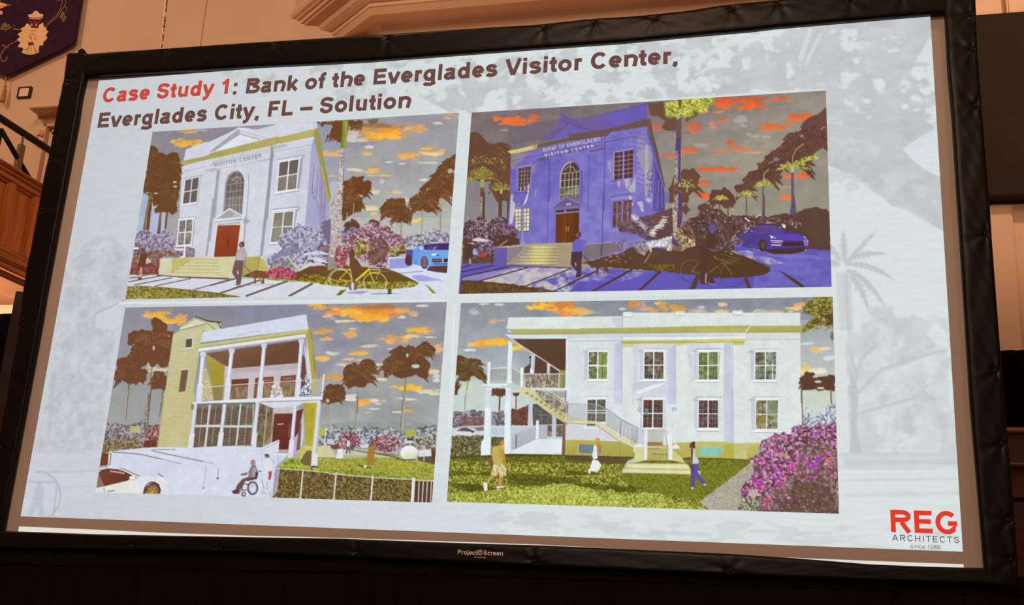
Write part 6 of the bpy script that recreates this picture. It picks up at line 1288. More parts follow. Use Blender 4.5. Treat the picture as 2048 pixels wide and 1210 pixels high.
    A.P('D5DAE8', '220,620 560,585 750,572 1100,580 1440,560 1440,1110 60,1100 70,1010 200,800'); A.P('CDD3E2', '230,640 540,645 1000,755 870,760 860,1000 560,900 230,780', .6); A.L('6E6A70', 9, '250,625 540,648 800,705'); A.L('8C8A94', 7, '800,705 1010,757'); A.L('7A7880', 10, '680,612 1000,680 1250,730'); A.L('9A98A4', 7, '1250,730 1360,752'); A.L('7A7672', 8, '690,600 940,598'); A.L('E2E0C8', 7, '215,640 205,770'); A.L('6A5A4C', 9, '238,640 222,770'); A.P('C8B060', '200,640 240,625 235,650 205,655', .6)
    A.L('AEB2C0', 10, '1280,790 1250,1010', .8); A.L('8A8C98', 8, '1415,810 1405,920'); A.E('70707C', 1252, 1020, 14, 8); A.E('60606C', 1408, 915, 14, 10); A.L('C4C8D4', 6, '1250,1020 1390,950')
    # white car
    A.P('DDE0E6', '60,1010 95,830 120,800 250,795 360,800 560,890 800,900 860,960 870,1095 60,1100'); A.P('E4E4DA', '150,1010 420,940 540,930 560,1070 180,1080', .8)
    A.G('74402E', '6A3A2C', '80,1015 95,850 160,815 280,815 400,850 490,890 420,940 150,1005', (100, 850), (400, 950)); A.P('9A7266', '75,1020 98,850 165,1000', .9); A.L('C8A89C', 16, '230,835 380,860'); A.L('5A463E', 8, '100,830 200,810 340,822 520,910'); A.L('6A5A58', 8, '345,800 550,892'); A.E('E8E8E6', 470, 910, 34, 24); A.L('8A8070', 5, '440,930 500,930'); A.E('C8CAD0', 230, 1052, 46, 12); A.L('5A5A64', 7, '200,1062 275,1048'); A.L('6A6A74', 5, '155,1020 175,1070'); A.L('5A5860', 9, '755,862 808,898')
    A.P('6A4A3C', '582,1085 620,1010 670,970 720,955 765,980 780,1085'); A.P('8A6850', '615,1085 660,1005 710,985 745,1010 755,1085'); A.O('3E302C', 10, 690, 1075, 92, 118, 180, 350)
    for u in range(5):
        A.L('C8A840', 8, [(690, 1080), (690 + 60 * math.cos(3.3 + u * .65), 1080 + 80 * math.sin(3.3 + u * .65))])
    A.P('CCD1DE', '60,1090 1440,1098 1440,1300 0,1300'); A.L('E8D068', 6, '620,1085 680,1085')
    # wheelchair user and companion
    A.fr(380, 790, .1818)
    A.P('CDD3E0', '-800,1102 900,1122 900,1300 -800,1300')
    A.P('8C7A7C', '680,770 720,765 745,830 740,920 640,910 655,830'); A.P('7A686C', '690,780 660,840 620,880 560,885 565,865 640,850'); A.P('B4AEB4', '690,800 730,800 730,890 690,900', .7); A.E('A8847A', 695, 742, 27, 34); A.P('74504A', '640,900 740,910 620,940 600,960 545,1060 500,1050 520,990 580,920'); A.P('5E4038', '460,1055 510,1035 550,1050 545,1085 480,1085'); A.P('4A3C40', '720,850 755,850 740,920 640,945 610,940 720,905')
    A.O('54484A', 16, 692, 1022, 52, 68); A.O('9A98A0', 5, 692, 1022, 38, 52); A.O('54484A', 11, 592, 1088, 18, 22); A.O('5A4E50', 10, 605, 1010, 40, 36, 60, 320); A.L('54484A', 9, '600,950 560,1060'); A.L('4A4248', 7, '745,840 790,838'); A.L('8C8A96', 7, '700,950 690,1010')
    A.P('DDE0E2', '830,690 880,690 905,760 890,860 830,870 820,780'); A.E('C0A090', 840, 672, 22, 24); A.P('5E4440', '815,655 850,645 875,660 870,690 850,680'); A.P('B84A50', '865,840 905,835 890,930 850,930'); A.P('D8DCE4', '800,860 870,860 850,1060 820,1060 810,960 790,1060 775,1060')
    for l in ['800,940 810,1040', '850,950 850,1040', '780,1050 820,1056', '780,1075 845,1080', '900,700 940,760', '880,1060 880,1110']:
        A.L('8A94A8', 7, l, .8)
    A.L('B8BCC8', 10, '800,880 790,960 830,1030')
    return A
def paint_side_stair(D):
    A = Painter([(920, 606.5), (1663.5, 594), (1680, 1029), (896, 1002.5)], D, 14)
    A.fr(0, 0, 1)
    A.G('858894', 'C6D2CC', '880,580 1700,580 1700,1050 880,1050', (1280, 605), (1270, 790))
    A.T(['7E8694', '949AA4', 'A8ACAC'], 40, '900,590 1690,580 1690,760 900,760', k=3, a=.3, sy=.6)
    A.G('A4AAAC', 'CED6CC', '1590,640 1690,640 1690,860 1590,860', (1620, 650), (1620, 820))
    A.fr(890, 590, .1735)
    for c in [('EE9E2E', 1180, 130, 180, 42, 1), ('F4B834', 1060, 130, 90, 40, 2), ('C08048', 1380, 130, 80, 36, 3), ('E8A23C', 1420, 200, 130, 34, 4), ('F0A632', 430, 570, 85, 34, 5), ('F4B22E', 620, 555, 110, 34, 6), ('EEC22E', 850, 610, 80, 26, 7), ('E8B458', 310, 565, 50, 16, 1), ('D09A80', 550, 300, 40, 18, 2), ('C8A090', 670, 300, 60, 10, 3), ('CFD0D0', 630, 112, 50, 10, 4), ('C8CCCC', 440, 105, 40, 8, 5), ('D4D8D0', 300, 635, 46, 10, 6), ('A8B0B4', 330, 180, 60, 30, 7)]:
        A.C(*c)
    A.fr(1130, 590, .1735)
    for c in [('D8863C', 10, 180, 60, 60, 3), ('E4A64E', 130, 175, 90, 20, 1), ('D0B070', 240, 200, 100, 22, 2), ('C88A48', 780, 130, 60, 50, 3), ('C8A08C', 890, 150, 90, 40, 4), ('D09850', 1010, 180, 60, 26, 5), ('DCB850', 1120, 105, 50, 26, 6), ('C89850', 1150, 150, 60, 36, 7), ('D09448', 1340, 150, 80, 30, 1), ('D4A85A', 1290, 185, 90, 14, 2), ('C0A890', 1480, 190, 100, 16, 3), ('D8CCB8', 670, 165, 30, 14, 4), ('BCC0C8', 1560, 150, 60, 16, 5)]:
        A.C(*c)
    A.fr(1390, 580, .1818)
    for c in [('D8B890', 290, 160, 50, 16, 1), ('DCBC84', 290, 235, 60, 18, 2), ('E4BC78', 1090, 200, 70, 16, 3), ('D8A468', 1160, 165, 60, 20, 4), ('E8C87C', 1040, 238, 30, 12, 5), ('C0A890', 850, 240, 80, 14, 6), ('B8B4A8', 720, 240, 60, 20, 7), ('D0B090', 30, 230, 40, 16, 1), ('E2B870', 1340, 660, 60, 28, 2), ('DCC8A0', 1420, 645, 50, 10, 3), ('E8C47C', 1210, 870, 50, 40, 4), ('DCD4C0', 1360, 890, 90, 30, 5), ('C8CACC', 1230, 590, 70, 10, 6), ('D0D0CC', 1480, 750, 50, 18, 7), ('D4C8B8', 230, 130, 30, 14, 2)]:
        A.C(*c)
    # left palms
    A.fr(890, 590, .1735)
    A.M('5E462C', '140,700 200,710 260,730 350,740 430,780 470,810 420,810 370,830 440,880 485,950 440,990 390,970 340,930 300,940 290,990 230,990 170,980 160,930 130,900 130,780', 22, ['B0A070', '8E7A4C'], 30); A.M('5E462C', '110,1050 150,1000 190,1040 160,1090 150,1150 115,1150', 14); A.P('A4B048', '255,985 280,985 265,1100 245,1100'); A.L('B4AC88', 10, '250,1100 235,1260'); A.L('C4C888', 8, '160,1030 190,1060')
    A.M('64442C', '540,1085 600,1095 690,1100 700,1150 660,1165 600,1160 545,1140', 16); A.L('6A5A44', 10, '636,1160 630,1260'); A.M('64442C', '780,1130 860,1130 850,1160 800,1160', 14); A.L('6A5A44', 8, '825,1160 820,1260')
    A.palm('5E462C', 290, 850, 200, 13, .17, '6E5634'); A.palm('64442C', 600, 1120, 100, 9, .2)
    # building block
    A.fr(0, 0, 1)
    A.G('D9E1E1', 'DBE2DF', '1017,636 1245,633 1245,626 1600,626 1602,905 1131,910 1132,680 1017,665', (1050, 0), (1600, 0)); A.P('CFD8DE', '1132,680 1245,678 1245,910 1131,910', .25)
    A.fr(1130, 590, .1735)
    A.P('C9CFDC', '550,270 660,255 655,375 600,380 540,300', .8); A.L('9098A8', 6, '665,190 665,370'); A.P('C4CAD8', '590,340 640,335 630,375 590,378', .8)
    A.G('B4B070', 'AEAA62', '-650,395 0,388 620,380 1671,358 1671,432 650,440 0,455 -600,455', (0, 380), (0, 450)); A.L('8E8A48', 6, '-600,457 0,457 650,443 1671,434'); A.L('C8C68C', 5, '-640,397 620,383 1671,362')
    A.P('C8D2DC', '-580,465 650,445 1671,438 1671,490 655,490 -400,510', .8); A.L('F0F6F6', 14, '655,500 1671,500'); A.L('A8ACBC', 7, '40,535 655,530'); A.G('D0CC78', 'BCB85A', '655,530 1671,520 1671,552 655,560', (0, 525), (0, 556)); A.P('D4D07C', '665,572 785,566 785,592 665,596'); A.P('D4D07C', '1275,562 1395,556 1395,578 1275,585'); A.L('9A9648', 5, '660,562 1671,552'); A.L('9A9648', 4, '665,596 785,592')
    A.G('C4C8DC', 'CFD2E2', '570,560 655,540 655,1260 560,1260', (655, 0), (560, 0)); A.P('CACCDA', '790,570 1260,560 1275,1260 1180,1260 1170,900 1170,620 900,620 840,800 850,1000 900,1000 1180,1000 800,1150 785,1000', .55); A.G('C4C6DA', 'CDD0E0', '1175,620 1270,570 1275,1260 1180,1260', (1275, 0), (1175, 0)); A.P('BFC4D2', '790,1030 880,1000 1160,990 1180,1160 790,1160', .45); A.P('E8F0F0', '800,1120 1000,1040 1170,1010 1050,1070 850,1150', .8); A.L('9A9EAE', 6, '656,470 655,1260'); A.L('A0A2B4', 5, '1272,560 1275,1260'); A.L('A4A8B8', 4, '785,1030 785,1260'); A.P('C8CAD8', '1400,560 1671,550 1671,620 1500,620 1450,660 1480,700 1480,990 1450,1000', .6)
    for (x, y, h) in [(680, 200, 55), (1280, 195, 46)]:
        A.P('E8EEF0', [(x, y), (x + 105, y), (x + 105, y + h), (x, y + h)]); A.L('8E96A4', 5, [(x, y + h), (x + 110, y + h)]); A.L('9AA0AE', 4, [(x + 20, y + 14), (x + 105, y + 14), (x + 105, y + 34)])
    def win(t, gl, wd, k, hood=True, shade=True):
        p = pts_of(t); w_ = p[1, 0] - p[0, 0]
        if shade:
            A.P('C6C9D8', [(p[0, 0] - w_ * .24, p[0, 1] - 10), (p[0, 0], p[0, 1] - 20), (p[3, 0], p[3, 1] + 12), (p[3, 0] - w_ * .22, p[3, 1] + 8)], .9); A.P('B8BCCA', [(p[0, 0] - w_ * .42, p[0, 1] - 2), (p[0, 0] - w_ * .1, p[0, 1] - 34), (p[0, 0], p[0, 1] - 30), (p[0, 0] - w_ * .1, p[0, 1] + 12)], .9)
        A.L('EEF4F4', wd * 2, np.vstack([p, p[:1]])); A.L('989CAC', 5, [p[0] + [-w_ * .12, -32], p[1] + [w_ * .16, -32]]); A.L('EEF4F4', wd * 1.2, [p[0] + [-w_ * .08, -22], p[1] + [w_ * .1, -22]]); A.L('F2F6F6', wd * 1.4, [p[3] + [-w_ * .14, 20], p[2] + [w_ * .1, 20]]); A.L('989CAC', 5, [p[3] + [-w_ * .12, 33], p[2] + [w_ * .08, 33]])
        A.T(gl, 6, p, k=k)
        at = lambda u, v: (p[0] * (1 - u) + p[1] * u) * (1 - v) + (p[3] * (1 - u) + p[2] * u) * v
        for u in (.22, .72, .86):
            A.L('C0C4B0', 4, [at(u, 0), at(u, 1)], .5)
        for v in (.15, .33, .66, .83):
            A.L('C0C4B0', 4, [at(0, v), at(1, v)], .45)
        A.L('ECF2F2', wd * 1.2, [at(.49, 0), at(.49, 1)]); A.L('ECF2F2', wd, [at(0, .49), at(1, .49)])
    br = ['54463E', '706860', '8A8A80']; gr = ['5C6238', '7E9048', '98A860']; mix = ['544A40', '6E6C4C', '8E9A6C', 'A49C90']
    win('278,660 490,660 485,968 272,968', mix, 11, 2); A.P('8EA050', '388,670 486,668 482,965 385,965', .7); A.L('ECF2F2', 13, '380,665 376,968'); A.L('4A4A30', 6, '438,680 432,960'); A.L('ECF2F2', 10, '275,820 486,820')
    win('918,660 1135,658 1135,968 912,968', ['544438', '6E5E58', '86806E'], 11, 3); win('1545,655 1790,655 1775,968 1540,968', gr, 11, 4)
    A.fr(1390, 580, .1818)
    A.P('C4C6DA', '320,590 395,580 410,1240 310,1240', .9); A.L('A0A2B4', 5, '410,600 415,1240'); win('42,690 250,685 248,985 40,985', ['5E6438', '6E7848', '8E9A68'], 10, 4, shade=False); A.P('DCE4E8', '262,670 300,660 300,1000 262,1000', .6)
    win('662,688 890,684 886,985 660,985', ['5A5048', '6E7058', '8C9880', 'A8A8A0'], 10, 5); A.P('5E4A44', '665,690 760,690 755,760 665,800', .6); A.P('D8DCE4', '888,680 908,680 908,1000 886,1000', .9); A.L('DDE8E4', 9, '850,800 850,980')
    A.G('B0AC62', 'BAB66A', '0,402 610,392 545,465 0,472', (0, 400), (0, 465)); A.G('B4B066', 'AEAA5C', '615,398 1160,395 1195,395 1165,465 560,472', (0, 400), (0, 465)); A.L('8A8644', 5, '0,472 545,467 560,474 1165,468'); A.P('CFD4DE', '0,480 545,470 400,520 0,530', .8); A.L('F0F6F6', 12, '0,528 545,525'); A.P('D0CC74', '0,548 548,540 545,575 0,578'); A.P('C8C468', '410,580 540,578 535,606 410,606'); A.L('9A9648', 5, '0,580 545,576'); A.P('CCD0DC', '555,480 1160,478 1160,490 900,540 560,540', .5); A.L('A4A8B4', 6, '545,550 1155,545'); A.P('C8CACC', '1145,290 1165,395 1150,395', 1); A.L('EEF0F4', 10, '415,240 520,240 525,275 420,275'); A.P('EAEEF2', '415,228 525,228 525,275 410,275'); A.L('8E94A4', 5, '410,280 530,278'); A.L('9AA0B0', 4, '430,235 520,238 510,260')
    A.L('D8B8A4', 6, '1163,930 1168,1230')
    # right palms
    A.T(['4A3C20', '6E6428', '8E8640', 'B4AA64'], 3, '1290,90 1510,70 1515,400 1440,410 1390,370 1300,420 1220,460 1170,460 1230,370 1330,290 1200,250 1190,210', 8, 20, k=5); A.S('84803C', '1290,90 1510,70 1515,400 1440,410 1390,370 1300,420 1170,460 1330,290 1190,210', 50, 22); A.P('5E3C28', '1420,290 1515,260 1515,390 1440,400', .8)
    for i in range(60):
        x = A.rng.uniform(1210, 1500); y = A.rng.uniform(90, 430)
        if x > 1330 - (y - 280) * .5 or y < 250:
            A.L(['D0C884', 'A49C50', '4E3E1E', '6A5A2A'][i % 4], 6, [(x, y), (x - A.rng.uniform(20, 60), y + A.rng.uniform(6, 30))], .85)
    A.M('74786C', '1490,470 1515,450 1520,570 1490,540', 12); A.M('5E4030', '1160,960 1200,910 1290,910 1310,930 1270,980 1330,970 1420,950 1530,940 1530,1110 1450,1100 1360,1110 1320,1090 1260,1100 1170,1110', 20); A.palm('5E4030', 1230, 1000, 110, 11, .18); A.palm('5E4030', 1440, 1020, 110, 11, .18); A.E('C8C8B4', 1350, 1010, 40, 14); A.E('CCC8B0', 1380, 1080, 40, 14); A.P('C9D0C2', '1185,1125 1480,1105 1480,1240 1185,1240'); A.L('74503A', 12, '1165,1000 1170,1240'); A.L('8A7A54', 16, '1490,1100 1495,1240')
    # open porch, upper left
    A.fr(890, 590, .1735)
    A.P('DDE5E3', '735,262 1560,252 1560,395 710,392 715,360'); A.L('C4CCD0', 5, '735,262 715,390'); A.P('D8E2E6', '690,460 1420,460 1420,508 760,500', 1); A.G('5E4636', '5A4030', '790,512 1408,508 1390,900 1330,880 1040,690', (900, 520), (1350, 850)); A.P('8A8A50', '1330,868 1390,862 1385,1075 1320,1075'); A.P('DCE6E6', '1395,510 1425,515 1425,1260 1390,1260', 1)
    A.L('D8C4BC', 16, '760,510 1040,690 1330,880'); A.P('5A4236', '1045,700 1180,785 1180,910 1030,915'); A.P('5A4236', '1215,815 1320,885 1310,910 1210,912'); A.P('C4CCD8', '985,690 1035,690 1030,915 990,900'); A.P('C8CED8', '1178,790 1212,810 1208,915 1178,915'); A.P('E6EEEE', '735,530 770,545 785,650 770,800 770,1020 715,1020 725,830 722,800'); A.L('B8C4CC', 6, '785,640 772,800')
    A.P('64443A', '920,840 985,790 985,900 910,905'); A.L('3E3A3C', 10, '988,720 985,850'); A.E('3E3A3C', 985, 720, 14, 14)
    for q in ['495,775 530,775 515,1045 490,1045', '875,840 905,840 895,1060 870,1060']:
        A.P('E8F0F0', q)
    A.L('DDE6E8', 10, '525,850 720,840'); A.L('A8A8A4', 6, '525,1000 720,1020'); A.L('E8F0F0', 16, '430,1040 720,1030'); A.P('D8E0E4', '440,1045 720,1035 720,1060 560,1070'); A.L('E0DCCC', 8, '775,840 870,900'); A.L('CCC4B4', 8, '1020,912 1390,908'); A.L('D8D2C4', 8, '905,900 1100,1090 1390,1230')
    for i in range(12):
        A.L('8C8C88', 5, [(535 + i * 16, 855), (530 + i * 16, 1000)])
    for i in range(7):
        A.L('8C8C88', 5, [(785 + i * 14, 850 + i * 9), (782 + i * 14, 1010 + i * 5)])
    A.T(['544238', '8A7E70', 'CCC4B4'], 2.4, '920,920 1310,920 1310,1070 930,1070', k=3, sy=2)
    for i in range(26):
        A.L('C0B8A4', 4, [(920 + i * 17, 915), (918 + i * 17, 1075)])
    A.P('F2F6F6', '985,840 1030,890 1005,905 985,900'); A.L('E6ECEC', 16, '900,1078 1430,1085'); A.P('D0D4D4', '930,1085 1400,1090 1390,1125 1380,1260 1150,1260 1000,1130', 1); A.P('8A8272', '1150,1110 1390,1110 1390,1180 1250,1200', .6)
    # undercroft
    A.fr(890, 780, .19)
    A.T(['5A4C44', '706A74', '8C8894', 'A8A4AC'], 3.2, '90,220 200,230 300,210 420,220 500,230 620,220 640,380 90,400', 7, 22, k=5); A.T(['74443C', '84504C', '8C6A7A'], 4, '200,290 420,280 430,370 100,380', 7, 22, k=6, a=.7); A.T(['5E3A30', '6E4638', '7E5A4A'], 3, '700,200 820,180 890,150 880,375 700,375', 7, 22, k=7); A.P('CDD6D6', '490,80 640,70 640,210 490,230', .9); A.P('CDD6D6', '690,80 800,60 800,190 760,210 700,190', .9); A.M('66442E', '490,-10 660,-10 640,40 580,65 500,30', 14); A.L('64483A', 16, '580,50 575,220'); A.L('64483A', 11, '752,60 750,200'); A.L('8E8A70', 8, '218,60 210,210')
    A.P('CFD6E0', '80,400 200,380 420,375 880,375 960,370 700,500 500,490 330,460 90,470'); A.P('B4BCCC', '490,400 890,380 880,420 700,480 500,480', .5); A.G('54524E', '66645C', '920,150 1300,120 1290,380 1250,370 930,375', (930, 200), (1250, 370)); A.T(['544C44', '706E66'], 5, '940,170 1130,250 1130,360 940,360', k=3, a=.7); A.L('8C8E8C', 5, '940,260 1130,270'); A.L('8C8E8C', 5, '1020,200 1020,360'); A.P('54463A', '1175,280 1250,360 1250,490 1080,490 1080,370 1175,370', .9); A.T(['4A3A30', '8A7A70', 'B4A8A0'], 2.6, '1080,370 1250,365 1250,485 1080,490', k=4, a=.7)
    A.L('C4CCD8', 46, '905,140 895,375'); A.L('C0C8D4', 44, '1152,270 1148,480'); A.P('C4CAD0', '970,365 1080,370 1075,500 960,510 850,560 700,630 740,470', .95)
    for i in range(30):
        x = 710 + i * 12.5; yt = 475 - (i * 12.5) * .36 if x < 960 else 365; yb = 630 - (x - 710) * .46 if x < 960 else 510; A.L('8E9298', 5, [(x, yt), (x, yb)], .8)
    A.L('C4C0BC', 9, '700,480 960,370 1250,365'); A.L('9A9EA4', 8, '720,630 960,510'); A.L('686C74', 12, '755,470 750,620'); A.P('E8EEEE', '962,320 990,320 985,515 958,515'); A.P('E2E8EC', '700,640 950,520 1235,515 1230,670 700,670'); A.L('C8CCD4', 6, '1080,500 1235,510')
    A.P('D8DEE4', '1270,0 1420,0 1420,520 1270,520', 0); A.P('7E5A50', '1245,350 1275,355 1265,690 1230,690'); A.L('54443E', 14, '1275,10 1262,240')
    A.P('D6D8DC', '90,410 130,390 200,380 330,385 420,400 420,470 90,470'); A.P('5A5456', '120,430 180,400 230,395 330,440 300,440'); A.P('74707A', '300,395 410,385 415,430 340,430', .9); A.E('5A5458', 295, 440, 16, 12); A.L('8A8A92', 7, '90,410 140,395 250,388 320,400 360,435')
    A.T(['443E26', '5E5636', '7A7450', 'A8A88C'], 2.8, '75,480 420,475 430,690 60,710', 5, 26, k=6); A.T(['443E26', '5E5636', '7A7450'], 2.8, '480,500 640,490 560,600 490,680', 5, 26, k=7)
    # posts
    for q in ['430,-20 495,-20 490,530 485,710 378,728 385,545 410,520', '640,-20 700,-20 695,530 690,725 635,735 625,560']:
        A.P('E4EEF2', q)
    A.P('C8D4DC', '430,0 495,0 490,190 420,190', .8); A.L('B8C8D4', 8, '490,0 482,700'); A.L('B8C8D4', 7, '698,0 692,720'); A.P('D8E2EA', '640,0 700,0 698,120 640,120', .6)
    # grass
    A.P('524A22', '60,700 380,690 700,670 1250,680 1480,690 1480,760 60,760')
    A.fr(0, 0, 1)
    A.T(['545018', '6C6A20', '80802A', '98983C', 'C8CA70'], 2.3, '900,917 1010,913 1131,911 1250,913 1260,945 1385,945 1500,915 1508,922 1400,1003 1425,1022 1250,1030 890,1010', 1.2, 8, k=5, sharp=2.5, sy=.8); A.P('54501A', '905,912 1131,909 1250,912 1245,928 905,922', .55)
    A.P('7C8228', '1240,908 1520,905 1500,925 1400,1000 1240,960'); A.T(['5A5A1A', '747A28', '8C9234'], 3, '1245,905 1510,905 1500,925 1390,945 1240,960', k=6)
    A.T(['5A5A1A', '747A28', '8C9234'], 3, '1250,945 1390,945 1500,915 1500,925 1420,985 1400,1000 1300,985 1240,960', k=6, a=.7, sy=.6)
    for q in ['960,943 1090,950 1160,958 1160,964 1040,960 960,950', '895,940 980,948 895,952', '1015,955 1160,965 1290,975 1250,990 1100,975 1015,968', '897,965 960,968 980,985 920,982', '1130,940 1200,945 1200,950 1130,950', '1210,972 1260,978 1250,985 1215,982']:
        A.P('4A4818', q, .6)
    A.T(['74761E', '9A9C3A', 'BCC056', 'ECEE92'], 2.3, '890,985 1010,978 1120,968 1260,985 1330,990 1425,1022 1250,1030 890,1010', 3, 12, k=9, sharp=2.4, a=.75); A.T(['7C7E22', 'A2A43C', 'C4C85C', 'F0F29A'], 2.3, '1040,985 1110,965 1190,978 1240,1010 1200,1020 1050,1015', 4, 12, k=10, a=.7)
    A.G('B4AC9C', 'A69E8C', '1400,1003 1470,950 1508,920 1530,1025 1425,1025', (1400, 1000), (1510, 930)); A.T(['948C7C', 'B0A898', 'C4BCAC'], 2.4, '1400,1003 1470,950 1508,920 1530,1025 1425,1025', k=3, a=.6)
    # plinth and lower windows
    A.fr(1130, 780, .19)
    A.P('DDE5EA', '0,0 600,0 600,560 0,520', .35); A.P('C8CCD6', '10,350 380,355 560,530 10,515', .55); A.G('B8B05C', 'AAA24E', '5,520 560,540 720,610 720,705 300,690 5,685', (0, 520), (0, 690)); A.L('D4D09A', 6, '10,522 430,520'); A.P('74808A', '150,572 380,575 375,672 145,665'); A.L('C4BC70', 9, '145,570 135,668 375,678'); A.L('8A823C', 5, '585,540 582,695'); A.P('5E4A36', '0,688 720,705 720,740 600,780 350,760 0,730', .85); A.L('54422E', 9, '0,690 720,708')
    A.G('C0B668', 'B4AA58', '1120,555 1526,545 1526,700 1260,720 1120,740', (0, 550), (0, 700)); A.P('88C0B0', '1415,592 1526,590 1526,695 1410,690'); A.L('5A4432', 10, '1240,722 1320,715 1526,715')
    win('240,105 428,100 425,335 235,330', ['4E4A38', '64604E'], 10, 5, shade=False)
    win('828,105 1030,105 1028,395 822,395', ['54342C', '64443C', '54504E'], 11, 6); A.P('6E9AA0', '840,200 880,195 878,260 842,265', .8); A.P('C4C8D8', '1035,100 1065,100 1065,410 1035,410', .6)
    win('1408,110 1600,110 1596,400 1404,400', ['4E3430', '604440', '6A5C5A'], 11, 3); A.P('8CB4C0', '1420,160 1440,160 1435,340 1415,340', .6)
    A.L('7A8E94', 12, '795,190 790,240'); A.E('A8C0C4', 785, 205, 26, 30, .8); A.E('A0B8BC', 1150, 205, 28, 28, .8)
    # stair
    A.fr(890, 780, .19)
    A.P('D2CC9C', '745,-20 900,-20 1010,40 1210,170 1320,280 1600,350 1600,370 1290,350 1270,330'); A.G('D8D4A8', 'C4BE84', '740,-5 900,90 1010,180 1150,280 1260,345 1330,330 1190,200 1000,80 900,-20', (800, 0), (1250, 330))
    for i in range(10):
        A.P('8A8260', [(850 + i * 50, 22 + i * 31), (885 + i * 50, 26 + i * 31), (880 + i * 50, 50 + i * 31), (850 + i * 50, 44 + i * 31)], .75)
    A.T(['54463E', '8A8074', 'D0CCBC'], 2.4, '950,0 1150,40 1270,130 1270,260 1130,180 1000,80', k=3, sy=2.2)
    for i in range(22):
        A.L('B8B0A0', 4.5, [(955 + i * 15, max(0, -60 + i * 9)), (952 + i * 15, 40 + i * 10.5)], .9)
    A.L('D8D2C4', 9, '1050,-10 1160,50 1290,140 1420,145'); A.L('D0C8BC', 7, '1000,-10 1140,70 1280,150'); A.P('B4AE9C', '1130,60 1165,60 1160,190 1130,180', .6)
    A.fr(1130, 780, .19)
    A.P('D8D4B0', '0,280 30,270 120,310 380,335 420,355 520,440 600,480 740,500 760,560 720,605 600,550 430,440 330,370 40,345 0,330'); A.L('9A9460', 6, '0,345 330,368 560,530 720,610')
    for i in range(8):
        A.P('8C8458', [(430 + i * 40, 370 + i * 24), (470 + i * 40, 372 + i * 24), (470 + i * 40, 392 + i * 24)], .5)
    for i in range(30):
        A.L('8A8C92', 5, [(25 + i * 13.5, 160), (22 + i * 13.5, 325)], .8)
    for i in range(27):
        A.L('84868E', 5.5, [(430 + i * 13.5, 215 + i * 8), (426 + i * 13.5, 365 + i * 7.5)], .85)
    A.L('A8A8A8', 9, '15,150 250,150 350,155 440,215'); A.L('90929A', 9, '430,195 610,320 780,405'); A.P('6A605A', '235,355 320,358 315,378 230,375'); A.L('ECF0F0', 10, '215,365 215,400 350,402')
    A.L('6A6E74', 8, '590,330 585,490'); A.L('E0E6EA', 8, '240,240 430,242')
    # landing at the foot
    A.P('D8D2A0', '735,600 835,600 835,740 725,765'); A.P('CFC88C', '1125,620 1240,720 1260,770 1125,740'); A.G('C0B878', 'B4AA66', '865,580 1090,580 1090,740 865,740', (0, 580), (0, 740)); A.P('9A7A50', '865,545 1030,550 1030,585 865,585'); A.L('8A7E40', 8, '870,620 1000,625'); A.L('8A7E40', 8, '920,672 1090,680'); A.L('DCD6A8', 8, '870,600 1080,605'); A.P('DCD8A8', '660,770 1240,770 1300,785 1320,840 1420,850 1425,890 590,870 640,820'); A.P('BCC8B4', '590,865 660,745 730,715 730,765 665,770 660,820'); A.L('A89E60', 7, '665,770 1250,775'); A.L('A89E60', 7, '610,822 1310,840'); A.L('F0ECC8', 8, '660,800 1290,808'); A.L('8E8448', 9, '590,872 1420,892')
    for i in range(13):
        A.L('9A947A', 6, [(876 + i * 13, 425), (876 + i * 13, 545)], .9)
    A.L('B0B0AC', 9, '820,425 1030,410 1070,440 1100,470'); A.L('94989E', 7, '1050,440 1085,630')
    A.P('E6ECF0', '840,420 870,425 865,740 832,740'); A.P('E6ECF0', '1088,450 1128,450 1130,740 1088,738'); A.L('E2E8EE', 16, '782,240 778,590'); A.P('E6ECF0', '740,580 830,580 830,605 735,600'); A.L('DCE4EC', 14, '1155,210 1152,560'); A.P('E6ECF0', '1130,590 1170,560 1215,615 1130,618')
    for i in range(10):
        A.L('84868E', 5, [(700 + i * 14, 400), (698 + i * 14, 570)], .6)
    # people
    A.P('C88A34', '330,515 365,515 365,580 360,680 340,700 320,600'); A.E('D8A048', 345, 528, 24, 26); A.P('DDE4EC', '310,570 335,590 345,720 300,735 285,680'); A.P('B88048', '345,580 370,600 355,690 340,680'); A.P('ECECF0', '290,735 350,740 385,790 360,830 330,860 260,850 270,800'); A.P('ECE4D8', '245,830 265,825 270,880 250,880'); A.L('8A8484', 8, '300,620 275,710'); A.L('E0C8B0', 12, '360,840 330,865')
    A.E('5E3434', 1358, 578, 44, 36); A.E('6E4440', 1328, 585, 18, 26); A.P('C8D2DC', '1345,615 1395,620 1405,775 1345,775 1335,700'); A.P('6A4440', '1325,610 1350,620 1340,760 1330,740'); A.L('5E4440', 12, '1240,720 1340,715'); A.L('6E3E34', 16, '1400,720 1440,690'); A.L('74504A', 10, '1300,790 1330,740'); A.P('5E50A8', '1345,775 1405,775 1400,860 1440,930 1490,980 1460,1005 1390,930 1350,890'); A.P('6A4468', '1320,770 1360,780 1365,900 1360,1030 1320,1025 1325,900'); A.P('5C4EA4', '1340,860 1368,880 1362,1030 1330,1030', .8); A.E('D8D0D0', 1340, 1030, 14, 10); A.E('C8C0C8', 1470, 995, 14, 12)
    A.fr(890, 780, .19)
